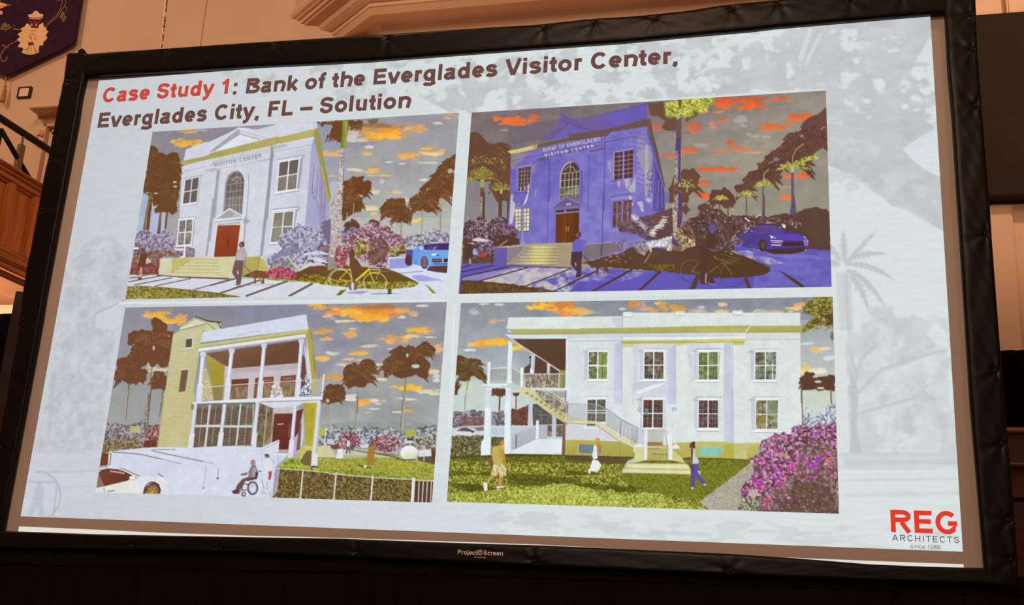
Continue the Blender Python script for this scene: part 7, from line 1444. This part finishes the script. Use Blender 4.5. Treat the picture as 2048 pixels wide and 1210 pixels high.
    A.E('8A6238', 590, 550, 38, 36); A.E('C88A4C', 605, 560, 22, 30); A.P('C4AE58', '500,600 580,580 630,605 620,700 600,780 515,780 490,680'); A.P('AC9440', '570,620 620,620 600,720 570,700', .6); A.P('C08A40', '600,640 625,640 640,740 660,800 640,800 610,730'); A.P('84504A', '480,680 500,690 505,800 480,810'); A.T(['B4A064', 'D8CC94', 'EADFB4'], 3, '510,780 605,775 655,820 650,900 580,915 565,850 545,905 490,900', 4, 18, k=3); A.P('C88A4C', '570,915 610,915 600,1000 560,1010'); A.P('C8A05C', '485,900 525,905 450,980 440,960'); A.P('ECEAE0', '405,965 450,980 450,1060 415,1060'); A.P('EEECE4', '545,1015 650,1005 620,1020 545,1035'); A.P('504A18', '150,990 400,1010 410,1070 250,1060 180,1020', .65); A.P('504A18', '450,1025 560,1035 540,1050 450,1050', .7)
    # railing side of the wall, lower right
    A.fr(1390, 780, .215)
    A.G('C4C7DA', 'CDD0DE', '268,-10 350,-10 355,490 270,490', (350, 0), (268, 0)); A.L('A2A4B6', 4, '352,0 355,490'); A.G('C6BC6C', 'B8AE58', '0,480 270,480 355,495 600,490 590,600 520,655 40,635 0,620', (0, 480), (0, 640)); A.P('B4B040', '270,520 355,490 360,640 265,635', .8); A.P('D0C888', '365,590 480,550 480,640 365,640', .8); A.P('C8C494', '360,500 590,490 480,545 365,585', .6); A.P('8AC4B4', '40,530 250,530 245,612 40,610'); A.L('C4C884', 7, '35,528 250,528 246,615'); A.L('5E4434', 9, '40,635 300,640 520,655'); A.P('7E8A88', '585,530 640,520 640,590 600,610', .8)
    win('35,98 215,98 212,350 32,350', ['4E3430', '604440', '6A5C5A'], 8, 3, shade=False); A.P('CDE0E4', '212,100 226,100 226,355 212,355', .9); win('568,98 770,96 766,362 566,362', ['5E5844', '7A7648', '8E9078', 'A8B098'], 8, 5); A.P('A4803C', '575,240 650,240 650,355 575,355', .5); A.P('8C9880', '668,100 760,100 755,230 668,230', .6)
    A.T(['6A7084', '9AA0B0', 'C8D0D8', 'E4EAEC'], 3, '1000,230 1060,210 1120,260 1200,200 1240,140 1310,130 1310,330 1000,340', 8, 20, k=6); A.P('CBD2C6', '1005,20 1255,15 1250,120 1190,180 1110,240 1060,200 1005,190', .9); A.L('7E5A44', 9, '990,0 1000,330'); A.L('8A7C58', 13, '1262,0 1268,130')
    for i in range(40):
        x = A.rng.uniform(1005, 1305); y = A.rng.uniform(180, 320); A.L(['646A80', 'E8EEF0'][i % 2], 5, [(x, y), (x + A.rng.normal(0, 26), y - 22)], .8)
    bush = '1320,310 1230,310 1130,340 1060,350 960,325 900,345 880,410 820,385 740,400 690,430 620,470 595,520 640,570 560,600 500,625 540,720 530,790 470,860 430,900 425,990 420,1060 400,1110 500,1130 700,1150 1000,1180 1360,1180 1340,900'
    A.T(['543830', '6A4644', '8A5A78', 'B07AA4', 'D8B4CC'], 3.4, bush, 10, 24, k=7)
    A.T(['5A4438', '6C5648', '84705C', 'A8A088'], 3.4, '1000,500 1180,480 1320,560 1330,1170 700,1140 420,1110 430,1000 640,1000 900,800', 14, 30, k=8, a=.75); A.P('5C4238', '930,830 1100,860 1250,900 1345,1170 900,1165 740,1130 880,960', .6)
    cols = ['A83C8C', 'C050A4', '8E3A88', 'B84478', 'D878B8', 'E0A0C8', '9A44A0', 'B8406A']
    for i in range(520):
        x = A.rng.uniform(430, 1330); y = A.rng.uniform(310, 1150)
        if x < 900 - (y - 350) * 1.1 and y < 620 or (x < 530 and y < 860) or (y > 850 and x > 850 and A.rng.random() < .85):
            continue
        c = cols[A.rng.integers(8)]; r = A.rng.uniform(5, 14) * (1.5 if 560 < y < 900 else 1); u = np.linspace(0, 6.28, 7)[:-1]
        A.P(c, np.stack([x + r * np.cos(u) * A.rng.uniform(.5, 1.2, 6), y + r * .8 * np.sin(u) * A.rng.uniform(.5, 1.2, 6)], 1), .9)
    for (x, y, r, c) in [(900, 690, 46, 'D04CA8'), (880, 740, 44, 'C8449C'), (1080, 690, 50, '983CA8'), (1150, 640, 44, '9C3CB0'), (1120, 720, 40, 'A844A8'), (760, 750, 38, 'B44CB4'), (570, 850, 46, 'B038A0'), (610, 900, 50, 'B43A8C'), (770, 850, 42, 'A848A8'), (460, 930, 36, 'B03A94'), (690, 1000, 34, 'B83A70'), (670, 1060, 40, 'B04068'), (870, 1000, 30, 'B8486A'), (1240, 650, 40, 'C85480'), (1110, 430, 34, '9C5CA8'), (960, 630, 34, 'B04CA0'), (650, 780, 30, 'D080B4'), (740, 440, 40, 'A44C8C'), (840, 440, 36, 'B06098'), (700, 600, 34, '8E4C90')]:
        u = np.linspace(0, 6.28, 12)[:-1]
        A.P(c, np.stack([x + r * np.cos(u) * A.rng.uniform(.45, 1.15, 11), y + r * .9 * np.sin(u) * A.rng.uniform(.45, 1.15, 11)], 1), .85)
        for k in range(5):
            A.E('E6B4D8', x + A.rng.normal(0, r * .5), y + A.rng.normal(0, r * .5), 8, 5, .8)
    for i in range(220):
        x = A.rng.uniform(440, 1330); y = A.rng.uniform(400, 1160)
        if x < 640 and y < 620:
            continue
        A.E(['D8CCB8', 'A8A070', '5A3C34', 'E4C8D4'][i % 4], x, y, A.rng.uniform(4, 9), 4, .8)
    A.P('B4AC44', '790,590 850,590 850,620 800,620', .8); A.T(['4E4C34', '8A8C6C', 'C8CCB4'], 3, '430,1010 560,990 620,1080 560,1130 430,1120', 8, 20, k=5); A.T(['B8AC9C', 'D8CCC0'], 4, '480,930 560,920 590,970 520,1010', 8, 20, k=4, a=.8)
    return A
def paint_slide_ground(D):
    A = Painter([(198, 161.5), (1860.5, 33.5), (1925.5, 1103.5), (41.5, 1032.5)], D, 15)
    A.fr(0, 0, 1)
    A.G('CDD1D5', 'DEE6E6', '0,0 2048,0 2048,1210 0,1210', (150, 500), (1000, 480)); A.G('CBCCD8', 'D6DDE6', '0,880 1000,960 1000,1210 0,1210', (60, 1000), (900, 1050), .55)  # projector's uneven brightness painted into the ground: dim left, bright right
    g = 'C5C9CA'; h = 'BEC2C4'
    def holes(t, cell, k, lo, hi, cut, a=1.0, sy=1.0):
        sm = A.mask(A.P_(t)); n = A.noise(cell, cell * sy, k, 3)[sm[0]]; m2 = np.clip((n - cut) * 9, 0, 1); n2 = A.noise(cell * .9, cell * .6, k + 9, 2)[sm[0]][..., None]
        A.put((sm[0], sm[1] * m2), hexc(lo) * (1 - n2) + hexc(hi) * n2, a)
    cn = '440,140 860,100 1000,85 1480,50 1870,30 1890,330 1850,300 1800,300 1760,330 1700,310 1655,320 1650,178 1290,200 1000,225 905,228 830,190 640,215 560,190 500,200'
    sm = A.mask(A.P_(cn)); n = .55 * A.noise(64, 50, 3, 3)[sm[0]] + .45 * A.noise(19, 15, 4, 3)[sm[0]]; n2 = A.noise(30, 22, 12, 3)[sm[0]][..., None]
    cut = np.interp(np.arange(sm[0][1].start, sm[0][1].stop), [A.W * .14, A.W * .5, A.W * .72, A.W], [.60, .48, .38, .32])[None, :]
    A.put((sm[0], sm[1] * np.clip((n - cut) * 10, 0, 1)), hexc('C2C6C7') * (1 - n2) + hexc('D0D4D5') * n2)
    for l, w in [('1380,130 1450,90 1530,75', 12), ('1390,150 1470,110', 6), ('1610,130 1640,70', 7), ('1000,150 1060,110', 6), ('1620,60 1600,120', 10)]:
        A.L('DFE5E6', w, l, .7)
    A.P('DFE6E8', '1855,80 1890,70 1895,130 1830,125', .9); A.P('DEE6EA', '1750,340 1800,300 1880,250 1895,300 1890,430 1840,370', .9)
    A.R('C9CDCD', '1655,250 1760,270 1800,300 1850,340 1885,352 1895,475 1840,440 1780,410 1720,362 1655,335', 6, 26); A.T(['BFC3C4', 'CBCFCF', 'D6DADA'], 24, '1660,260 1780,300 1885,360 1890,465 1780,405 1660,330', k=6, a=.6)
    A.R('D2D6D7', '1655,340 1700,345 1720,375 1690,385 1700,360 1660,370', 3, 10, .8)
    for (x, y, an, ln, dr, w) in [(1690, 530, -.9, 95, .1, 8), (1688, 525, -1.6, 70, .1, 8), (1690, 520, -.4, 90, .25, 8), (1692, 530, -.15, 95, .45, 9), (1690, 540, .2, 80, .7, 9), (1680, 520, -2.2, 60, .2, 9), (1695, 545, .6, 50, .9, 10), (1680, 530, -2.7, 40, .5, 9)]:
        A.frond('C7CBCB', x, y, an, ln, dr, w)
    A.P('D2D6D6', '1672,545 1700,545 1706,660 1676,660'); A.L('C8CCCC', 6, '1690,550 1696,660')
    holes('1700,620 1780,610 1900,640 1915,905 1700,905 1690,700', 30, 6, 'CBD0D0', 'D8DDDD', .36); A.T(['C4C9C9', 'D0D5D5', 'DCE2E2'], 16, '1720,630 1800,640 1890,700 1910,900 1710,900', k=7, a=.45)
    A.P('C4C8C8', '1700,740 1716,780 1712,850 1722,905 1698,905 1703,830 1698,780', .9)
    for l, w in [('1710,790 1760,740 1850,710 1890,700', 7), ('1708,830 1740,820 1830,795', 6), ('1706,780 1720,720 1750,690', 6), ('1712,760 1700,700', 6)]:
        A.L('C5CACA', w, l, .8)
    for l, w, c in [('1680,908 1915,908', 8, 'CDD2D2'), ('1690,925 1918,922', 12, 'CCD1D0'), ('1680,942 1920,938', 6, 'E8EEEE'), ('1680,960 1920,956', 4, 'D0D5D5'), ('1690,990 1925,985', 8, 'D4DADA'), ('1730,1035 1800,1030', 5, 'E6ECEC'), ('1700,1065 1760,1060', 5, 'E6ECEC'), ('1500,1060 1660,1066', 6, 'CFD6D6'), ('1300,1062 1420,1070', 8, 'D0D7D7'), ('1160,1052 1270,1058', 7, 'D2D9D9')]:
        A.L(c, w, l, .8)
    A.P('CBD0D0', '1655,905 1915,900 1918,940 1655,940', .45)
    holes('1000,1020 1250,1032 1690,1050 1900,1060 1925,1105 1400,1085 900,1060', 44, 8, 'CDD4D4', 'D6DDDD', .5, .8, .3)
    A.P('E2E6E0', '1600,600 1680,595 1690,1000 1675,1000 1668,600', .35)
    # left side trees
    A.R('C6C8CE', '140,520 180,480 215,472 245,490 262,520 250,600 235,640 215,760 200,890 170,908 75,905 95,800 120,660', 5, 16, .8); A.T(['BDBFC6', 'C8CAD0', 'D4D6DC'], 20, '130,530 215,475 260,525 235,640 200,900 78,900 110,700', k=9, a=.8)
    A.T(['B8BBC1', 'CBCDD3', 'DADCE2'], 9, '110,680 240,620 215,780 195,890 160,900 100,880', k=4, a=.35)
    A.P('D3D6DC', '190,630 253,600 246,615 235,660 190,655'); A.L('B4B6BC', 2.5, '188,630 255,598'); A.L('C0C2C8', 2, '192,632 190,655')
    A.L('BEC0C6', 9, '100,860 104,790 110,750', .7); A.L('BEC0C6', 5, '110,800 140,770 170,760', .7)
    A.P('D2D4DE', '60,905 200,908 195,990 60,1032 42,1032'); A.L('B8BAC4', 2.5, '70,944 196,942'); A.L('C2C4CE', 2, '118,975 192,970'); A.P('CDCFDA', '66,905 200,908 196,942 60,944', .6)
    # plain emblem: a figure in a square and a circle
    A.O('B4B8CC', 3, 76, 990, 46, 48, -90, 60); A.L('B4B8CC', 3, '60,963 116,963 108,1030'); A.P('BCC0D2', '74,972 88,972 90,985 86,1005 90,1031 80,1031 76,1012 66,1031 56,1031 66,1005 68,985', .8); A.E('BCC0D2', 80, 966, 5, 6, .8)
    # faint house between the rows
    for i in range(14):
        x = 280 + i * 46; A.L('CFD4D6', 5, [(x, 597), (x + 14, 597)], .6)
    A.L('E6ECEE', 4, '240,606 900,600'); A.L('C8CED0', 2, '905,610 900,860', .7); A.L('E8EEEE', 6, '908,610 900,860', .8)
    for i in range(26):
        x = 1150 + i * 9.6; A.L('C8D0CC', 3, [(x, 597 - i * .16), (x + 4, 597 - i * .16)], .7)
    A.buf *= 0.975; A.grain = False
    A.buf *= (1 + 0.022 * (A.noise(9, 7, 31, 3) - 0.5) + 0.016 * (A.noise(30, 1.6, 32, 1) - 0.5))[..., None]
    return A

# ---------------------------------------------------------------- the projection screen
VINYL = mat('black_vinyl_border', (0.0062, 0.0038, 0.0028), 0.34, 0.13, noise=(3, 0.15), bump=(16, 0.06))
FABRIC = mat('screen_fabric', (0.50, 0.405, 0.355), 0.9, 0.1, noise=(2.0, 0.03), bump=(300, 0.03))
scr = thing('projection_screen', (2.38, 0, 0), 'large black framed projection screen showing a slide of four building pictures', 'screen')
bm = bmesh.new(); box(bm, (-0.16, 0.0, 1.44), (4.95, 0.012, 4.34)); obj('screen_fabric', bm, FABRIC, scr)

def curve_pts(t, Y):
    return [at_y(x, y, Y) for x, y in pts_of(t)]
TOP_I = '100,161.5 176,157 300,149.5 392,144.5 500,137.6 640,131 740,125.4 900,113.5 1062,101.5 1244,88.6 1400,73.9 1500,65.4 1552,59.2 1770,40.6 1887,31 1960,25'
TOP_O = '120,117 139,115 176,111.5 250,106.5 500,89.5 840,68.4 1000,58 1066,54.8 1188,41.9 1268,37 1368,27.4 1440,16 1500,9.7 1597,0.5 1760,-13 1951,-27'
LEFT_I = '181,90 178.5,114 174.5,157 165,200 159.6,240 125,425 93,600 87,640 10,1060 8,1075'
LEFT_O = '141,100 138.8,114 132.9,160.6 120,222 107,294.5 92.7,360 67,502 59.5,538 52.5,579 47.6,619 39.7,678.6 26,758 8,852 -8,950 -30,1100'
RIGHT_I = '1886.5,-30 1888,31 1894,146 1902.6,243 1912,390 1924.6,584 1939,815 1953,976 1966,1136 1969,1168'
RIGHT_O = '1948,-30 1950,6 1954.7,114.5 1963,222 1978,408 1983,489 1999,700 2008,812 2016,898 2026,1010 2035,1139 2030,1176'
BOT_I = '-10,1060 8.5,1062 36.6,1063.2 195,1068.8 305,1071 500,1074.7 590,1076 688,1077.7 840,1083.5 957,1087.6 1080,1091 1150,1094 1301,1101 1448,1107.4 1594,1117 1741,1129 1850,1133.5 1936,1135.7 1990,1137'
BOT_O = '-30,1097 100,1098.5 300,1101 500,1106 960,1127 1300,1143 1600,1156 1969,1168 2030,1176'
def resample(P, axis, vals):
    a = [p[axis] for p in P]; o = np.argsort(a)
    return [np.array([np.interp(v, np.array(a)[o], np.array([p[k] for p in P])[o]) for k in range(3)]) for v in vals]
def border(ti, to, axis, lo, hi, n, lift, seed, snaps):
    """one cloth-wrapped bar: a rounded strip between its inner and outer edge with creases around the snaps"""
    v = np.linspace(lo, hi, n); I = resample(curve_pts(ti, -0.012 - lift), axis, v); O = resample(curve_pts(to, -0.02 - lift), axis, v)
    prof = [(0, 0.0), (0.004, 0.020), (0.012, 0.029), (0.10, 0.033)] + [(u, 0.034) for u in (0.22, 0.30, 0.38, 0.46, 0.54, 0.62, 0.70, 0.77, 0.83, 0.88)] + [(0.92, 0.033), (0.965, 0.031), (0.99, 0.024), (1.0, 0.004), (0.99, -0.04), (0.5, -0.045)]
    bm = bmesh.new(); rows = []
    for i in range(n):
        r = []; other = 2 if axis == 0 else 0
        for u, h in prof:
            p = I[i] * (1 - u) + O[i] * u; d = 0.0
            if h > 0.01:
                d = 0.0012 * fnoise(v[i] * 5, u * 3, seed)
                for s in snaps:
                    dx = v[i] - s; dy = (u - 0.80) * np.linalg.norm(O[i] - I[i]); rr = math.hypot(dx, dy) + 1e-4; th = math.atan2(dy, dx)
                    if rr < 0.3:
                        d += 0.0026 * math.exp(-rr / 0.07) * math.cos(6 * th + s * 7) - 0.007 * math.exp(-(rr / 0.018) ** 2)
            r.append(bm.verts.new((p[0], p[1] - h - d, p[2])))
        rows.append(r)
    for a, b in zip(rows, rows[1:]):
        m = len(prof)
        for k in range(m):
            bm.faces.new((a[k], a[(k + 1) % m], b[(k + 1) % m], b[k]))
    bm.faces.new(rows[0]); bm.faces.new(rows[-1][::-1])
    o = obj('frame_border', bm, VINYL, scr, True)
    for s in snaps:
        i = int(np.argmin(abs(v - s))); p = I[i] * 0.2 + O[i] * 0.8
        b2 = bmesh.new(); tube(b2, [(p[0], p[1] - 0.022, p[2]), (p[0], p[1] - 0.034, p[2])], [0.011, 0.009], 14); obj('snap', b2, BLACK_METAL, scr, True)
sx = [at_y(x, 50, -0.03)[0] for x in (345, 560, 780, 1091, 1188, 1310, 1465, 1560, 1700, 1810)]
border(TOP_I, TOP_O, 0, -0.10, 4.90, 420, 0.0, 1.0, sx)
border(BOT_I, BOT_O, 0, -0.10, 4.92, 420, 0.0, 2.0, [0.75, 1.25, 2.0, 2.9, 3.8])
zl = [at_y(100, y, -0.03)[2] for y in (168, 320, 420, 640, 760, 900)]
border(LEFT_I, LEFT_O, 2, at_y(-20, 1088, 0)[2], at_y(150, 115.5, 0)[2], 300, 0.004, 3.0, zl)
zr = [at_y(1990, y, -0.03)[2] for y in (30, 100, 212, 470, 745, 890, 1040, 1120)]
border(RIGHT_I, RIGHT_O, 2, at_y(2000, 1172, 0)[2], at_y(1920, -20, 0)[2], 300, 0.004, 4.0, zr)
bm = bmesh.new(); t = [at_y(x, y, 0.01) for x, y in ((157, 114), (157.5, 106), (160, 101), (166, 98), (168, 100), (167.5, 112))]
prism(bm, [(p[0], p[2]) for p in t], 0.0, 0.03); obj('corner_tab', bm, BLACK_CLOTH, scr)
for x in (0.3, 4.5):
    bm = bmesh.new(); box(bm, (x - 0.03, 0.03, 0), (x + 0.03, 0.09, 1.6), 0.004); box(bm, (x - 0.04, -0.02, 0), (x + 0.04, 0.9, 0.04), 0.004); obj('stand_leg', bm, BLACK_METAL, scr)

# lettering
def letters(name, runs, Y, parent):
    """runs: (text, start pixel, end pixel, stroke width, tracking, material); flat printed or projected lettering"""
    mats = []; V = []; F = []; MI = []
    for t, p0, p1, w, tr, m in runs:
        if m not in mats:
            mats.append(m)
        qs, adv = text_quads(t, w, tr); a = at_y(*p0, Y); b = at_y(*p1, Y); k = (b[0] - a[0]) / adv; z = (a[2] + b[2]) / 2
        for q in qs:
            i = len(V); V += [(a[0] + u * k, Y, z + v * k) for u, v in q]; F.append((i, i + 1, i + 2, i + 3)); MI.append(mats.index(m))
    me = bpy.data.meshes.new(name); me.from_pydata(V, [], F)
    o = link(name, me, mats, parent)
    me.polygons.foreach_set('material_index', MI)
    return o
LOGO = mat('printed_pale_logo', (0.92, 0.76, 0.72), 0.7, 0.2, noise=(80, 0.1))
YLG = -0.0575
lg = letters('maker_logo', [('Project', (914.3, 1108.6), (954.6, 1109.8), .13, 0.0, LOGO), ('Screen', (966.3, 1110.0), (1006.4, 1111.4), .13, 0.0, LOGO), ('By Visual Apex', (948.5, 1115.4), (972, 1116.2), .10, 0.03, LOGO)], YLG, scr)
c = at_y(960, 1105.2, YLG); bm = bmesh.new()
for k in range(9):
    an = k * 0.698 + 0.3; r = 0.020 if k % 2 else 0.015; u = Vector((math.cos(an), 0, math.sin(an))); n = Vector((-u.z, 0, u.x)); o = Vector((c[0], YLG, c[2]))
    bm.faces.new([bm.verts.new(o + u * 0.007 + n * 0.003), bm.verts.new(o + u * r), bm.verts.new(o + u * 0.007 - n * 0.003)])
for k in range(16):
    a0, a1 = k * math.pi / 8, (k + 1) * math.pi / 8
    bm.faces.new([bm.verts.new((c[0] + r * math.cos(a), YLG, c[2] + r * math.sin(a))) for r, a in ((0.005, a0), (0.0095, a0), (0.0095, a1), (0.005, a1))])
obj('logo_starburst', bm, LOGO, scr)

# ---------------------------------------------------------------- what the projector throws on it
LIGHT = glow('projected_picture')
def picture(name, painter, parent, Y):
    """the painted grid as a flat mesh of glowing cells"""
    c = s2l(painter.final()); gy, gx = painter.gy, painter.gx
    X = np.linspace(painter.x0, painter.x1, gx); Z = np.linspace(painter.z1, painter.z0, gy)
    co = np.zeros((gy, gx, 3)); co[..., 0] = X[None, :]; co[..., 1] = Y; co[..., 2] = Z[:, None]
    j, i = np.mgrid[0:gy - 1, 0:gx - 1]; a = (j * gx + i).ravel()
    f = np.stack([a, a + gx, a + gx + 1, a + 1], 1).astype(np.int32)
    me = bpy.data.meshes.new(name); nf = len(f)
    me.vertices.add(gy * gx); me.vertices.foreach_set('co', co.astype(np.float32).ravel())
    me.loops.add(nf * 4); me.loops.foreach_set('vertex_index', f.ravel())
    me.polygons.add(nf); me.polygons.foreach_set('loop_start', np.arange(0, nf * 4, 4, dtype=np.int32))
    me.update(calc_edges=True)
    at = me.color_attributes.new('picture', 'FLOAT_COLOR', 'POINT')
    at.data.foreach_set('color', np.concatenate([c, np.ones((gy, gx, 1))], 2).astype(np.float32).ravel())
    return link(name, me, LIGHT, parent)
slide = picture('projected_slide', paint_slide_ground(0.55), scr, -0.0010)
slide['label'] = 'bright pale slide with faint grey trees'
for nm, fn, lb in (('building_picture', paint_day_front, 'picture of the white front with red door, cyclist and blue car by day'), ('building_picture', paint_night_front, 'picture of the same front in violet dusk light'),
                   ('building_picture', paint_rear_porch, 'picture of the two storey porch with ramp and wheelchair user'), ('building_picture', paint_side_stair, 'picture of the white side wall with outside stair and pink bush')):
    picture(nm, fn(1.0), slide, -0.0022)['label'] = lb
INK = glow('slide_brown_ink', lin('6B4A44')); RED = glow('slide_red_ink', lin('C44C40')); LRED = glow('logo_red_ink', lin('E23C2A')); GREY = glow('logo_grey_ink', lin('5C4C54')); GREY2 = glow('logo_small_ink', lin('6A5E58'))
W1 = 'Case Study 1'; L1 = ': Bank of the Everglades Visitor Center,'
a1 = text_quads(W1, .163)[1]; a2 = text_quads(L1, .163)[1]; P0 = (202.0, 204.8); P1 = (1358.0, 128.6)
p0 = at_y(*P0, -0.003); p1 = at_y(*P1, -0.003)
def px_of(p):
    q = CAM_ROT.T @ (np.asarray(p) - CAM_LOC); return (1024 + FPX * q[0] / -q[2], 605 - FPX * q[1] / -q[2])
mid = px_of(p0 + (p1 - p0) * a1 / (a1 + a2))
letters('title_text', [(W1, P0, mid, .163, 0.0, RED), (L1, mid, P1, .163, 0.0, INK), ('Everglades City, FL \u2013 Solution', (192.0, 253.8), (821.5, 217.6), .163, 0.0, INK)], -0.003, slide)
letters('company_logo', [('REG', (1777.5, 1064.2), (1921.0, 1068.6), .15, 0.0, LRED), ('ARCHITECTS', (1784.3, 1081.8), (1919.5, 1085.6), .10, 0.13, GREY), ('since 1988', (1820, 1096.6), (1881, 1098.4), .085, 0.0, GREY2)], -0.003, slide)
STRIP = glow('projected_white_strip', lin('E4DCD2'))
bm = bmesh.new()
tp = [at_y(x, y, -0.001) for x, y in ((38, 1052.8), (195, 1059.5), (320, 1065.5), (500, 1071.6), (590, 1073.4), (840, 1081), (957, 1085), (1080, 1089.3), (1300, 1101), (1500, 1112), (1730, 1121.4), (1927, 1128.6))]
v0 = [bm.verts.new(p) for p in tp]; v1 = [bm.verts.new((p[0], p[1], p[2] - 0.05)) for p in tp]
for i in range(len(tp) - 1):
    bm.faces.new((v0[i], v1[i], v1[i + 1], v0[i + 1]))
obj('light_strip', bm, STRIP, scr)

# ---------------------------------------------------------------- black skirt under the screen
sk = thing('screen_skirt', (2.38, 0.02, 0), 'black pleated skirt hanging to the floor below the projection screen', 'skirt')
SKIRT = mat('black_skirt_cloth', (0.0075, 0.0042, 0.0036), 0.9, 0.08, noise=(5, 0.3), bump=(60, 0.12))
bo = curve_pts(BOT_O, -0.02); bx_ = [p[0] for p in bo]; bz_ = [p[2] for p in bo]
top_at = lambda x: float(np.interp(x, bx_, bz_)) + 0.05
band = lambda x: float(np.interp(x, [at_y(0, 1130, 0)[0], at_y(960, 1150, 0)[0], at_y(2000, 1185, 0)[0]], [at_y(0, 1128, 0)[2], at_y(960, 1152, 0)[2], at_y(2000, 1188, 0)[2]]))
bm = bmesh.new(); rows = []
for i in range(200):
    x = -0.5 + 5.85 * i / 199; zt, zb = top_at(x), band(x); r = []
    for v in (0, .3, .6, .9, 1.0):
        r.append(bm.verts.new((x, 0.0 - 0.012 * math.sin(v * 3.1) + 0.004 * fnoise(x * 4, v * 3, 2), zt + (zb - zt) * v)))
    rows.append(r)
for a, b in zip(rows, rows[1:]):
    for k in range(4):
        bm.faces.new((a[k], b[k], b[k + 1], a[k + 1]))
obj('heading_band', bm, SKIRT, sk, True)
bm = bmesh.new(); rows = []; rp = random.Random(9); xs = [-0.5]
while xs[-1] < 5.35:
    xs.append(xs[-1] + rp.uniform(0.10, 0.24))
cols = []
for a, b in zip(xs, xs[1:]):
    for u, d in ((0.0, 0.018), (0.12, -0.012), (0.35, -0.026), (0.6, -0.022), (0.82, -0.008), (0.95, 0.014)):
        cols.append((a + (b - a) * u, d * rp.uniform(0.7, 1.4)))
for x, d in cols:
    zt = band(x) + 0.01; r = []
    for j in range(13):
        v = j / 12; r.append(bm.verts.new((x + 0.012 * math.sin(v * 3 + x * 9) * v - 0.03 * v * math.sin(x * 2.1), 0.012 + d * (0.25 + 0.95 * min(1, v * 5)), zt * (1 - v))))
    rows.append(r)
for a, b in zip(rows, rows[1:]):
    for k in range(12):
        bm.faces.new((a[k], b[k], b[k + 1], a[k + 1]))
obj('pleats', bm, SKIRT, sk, True)
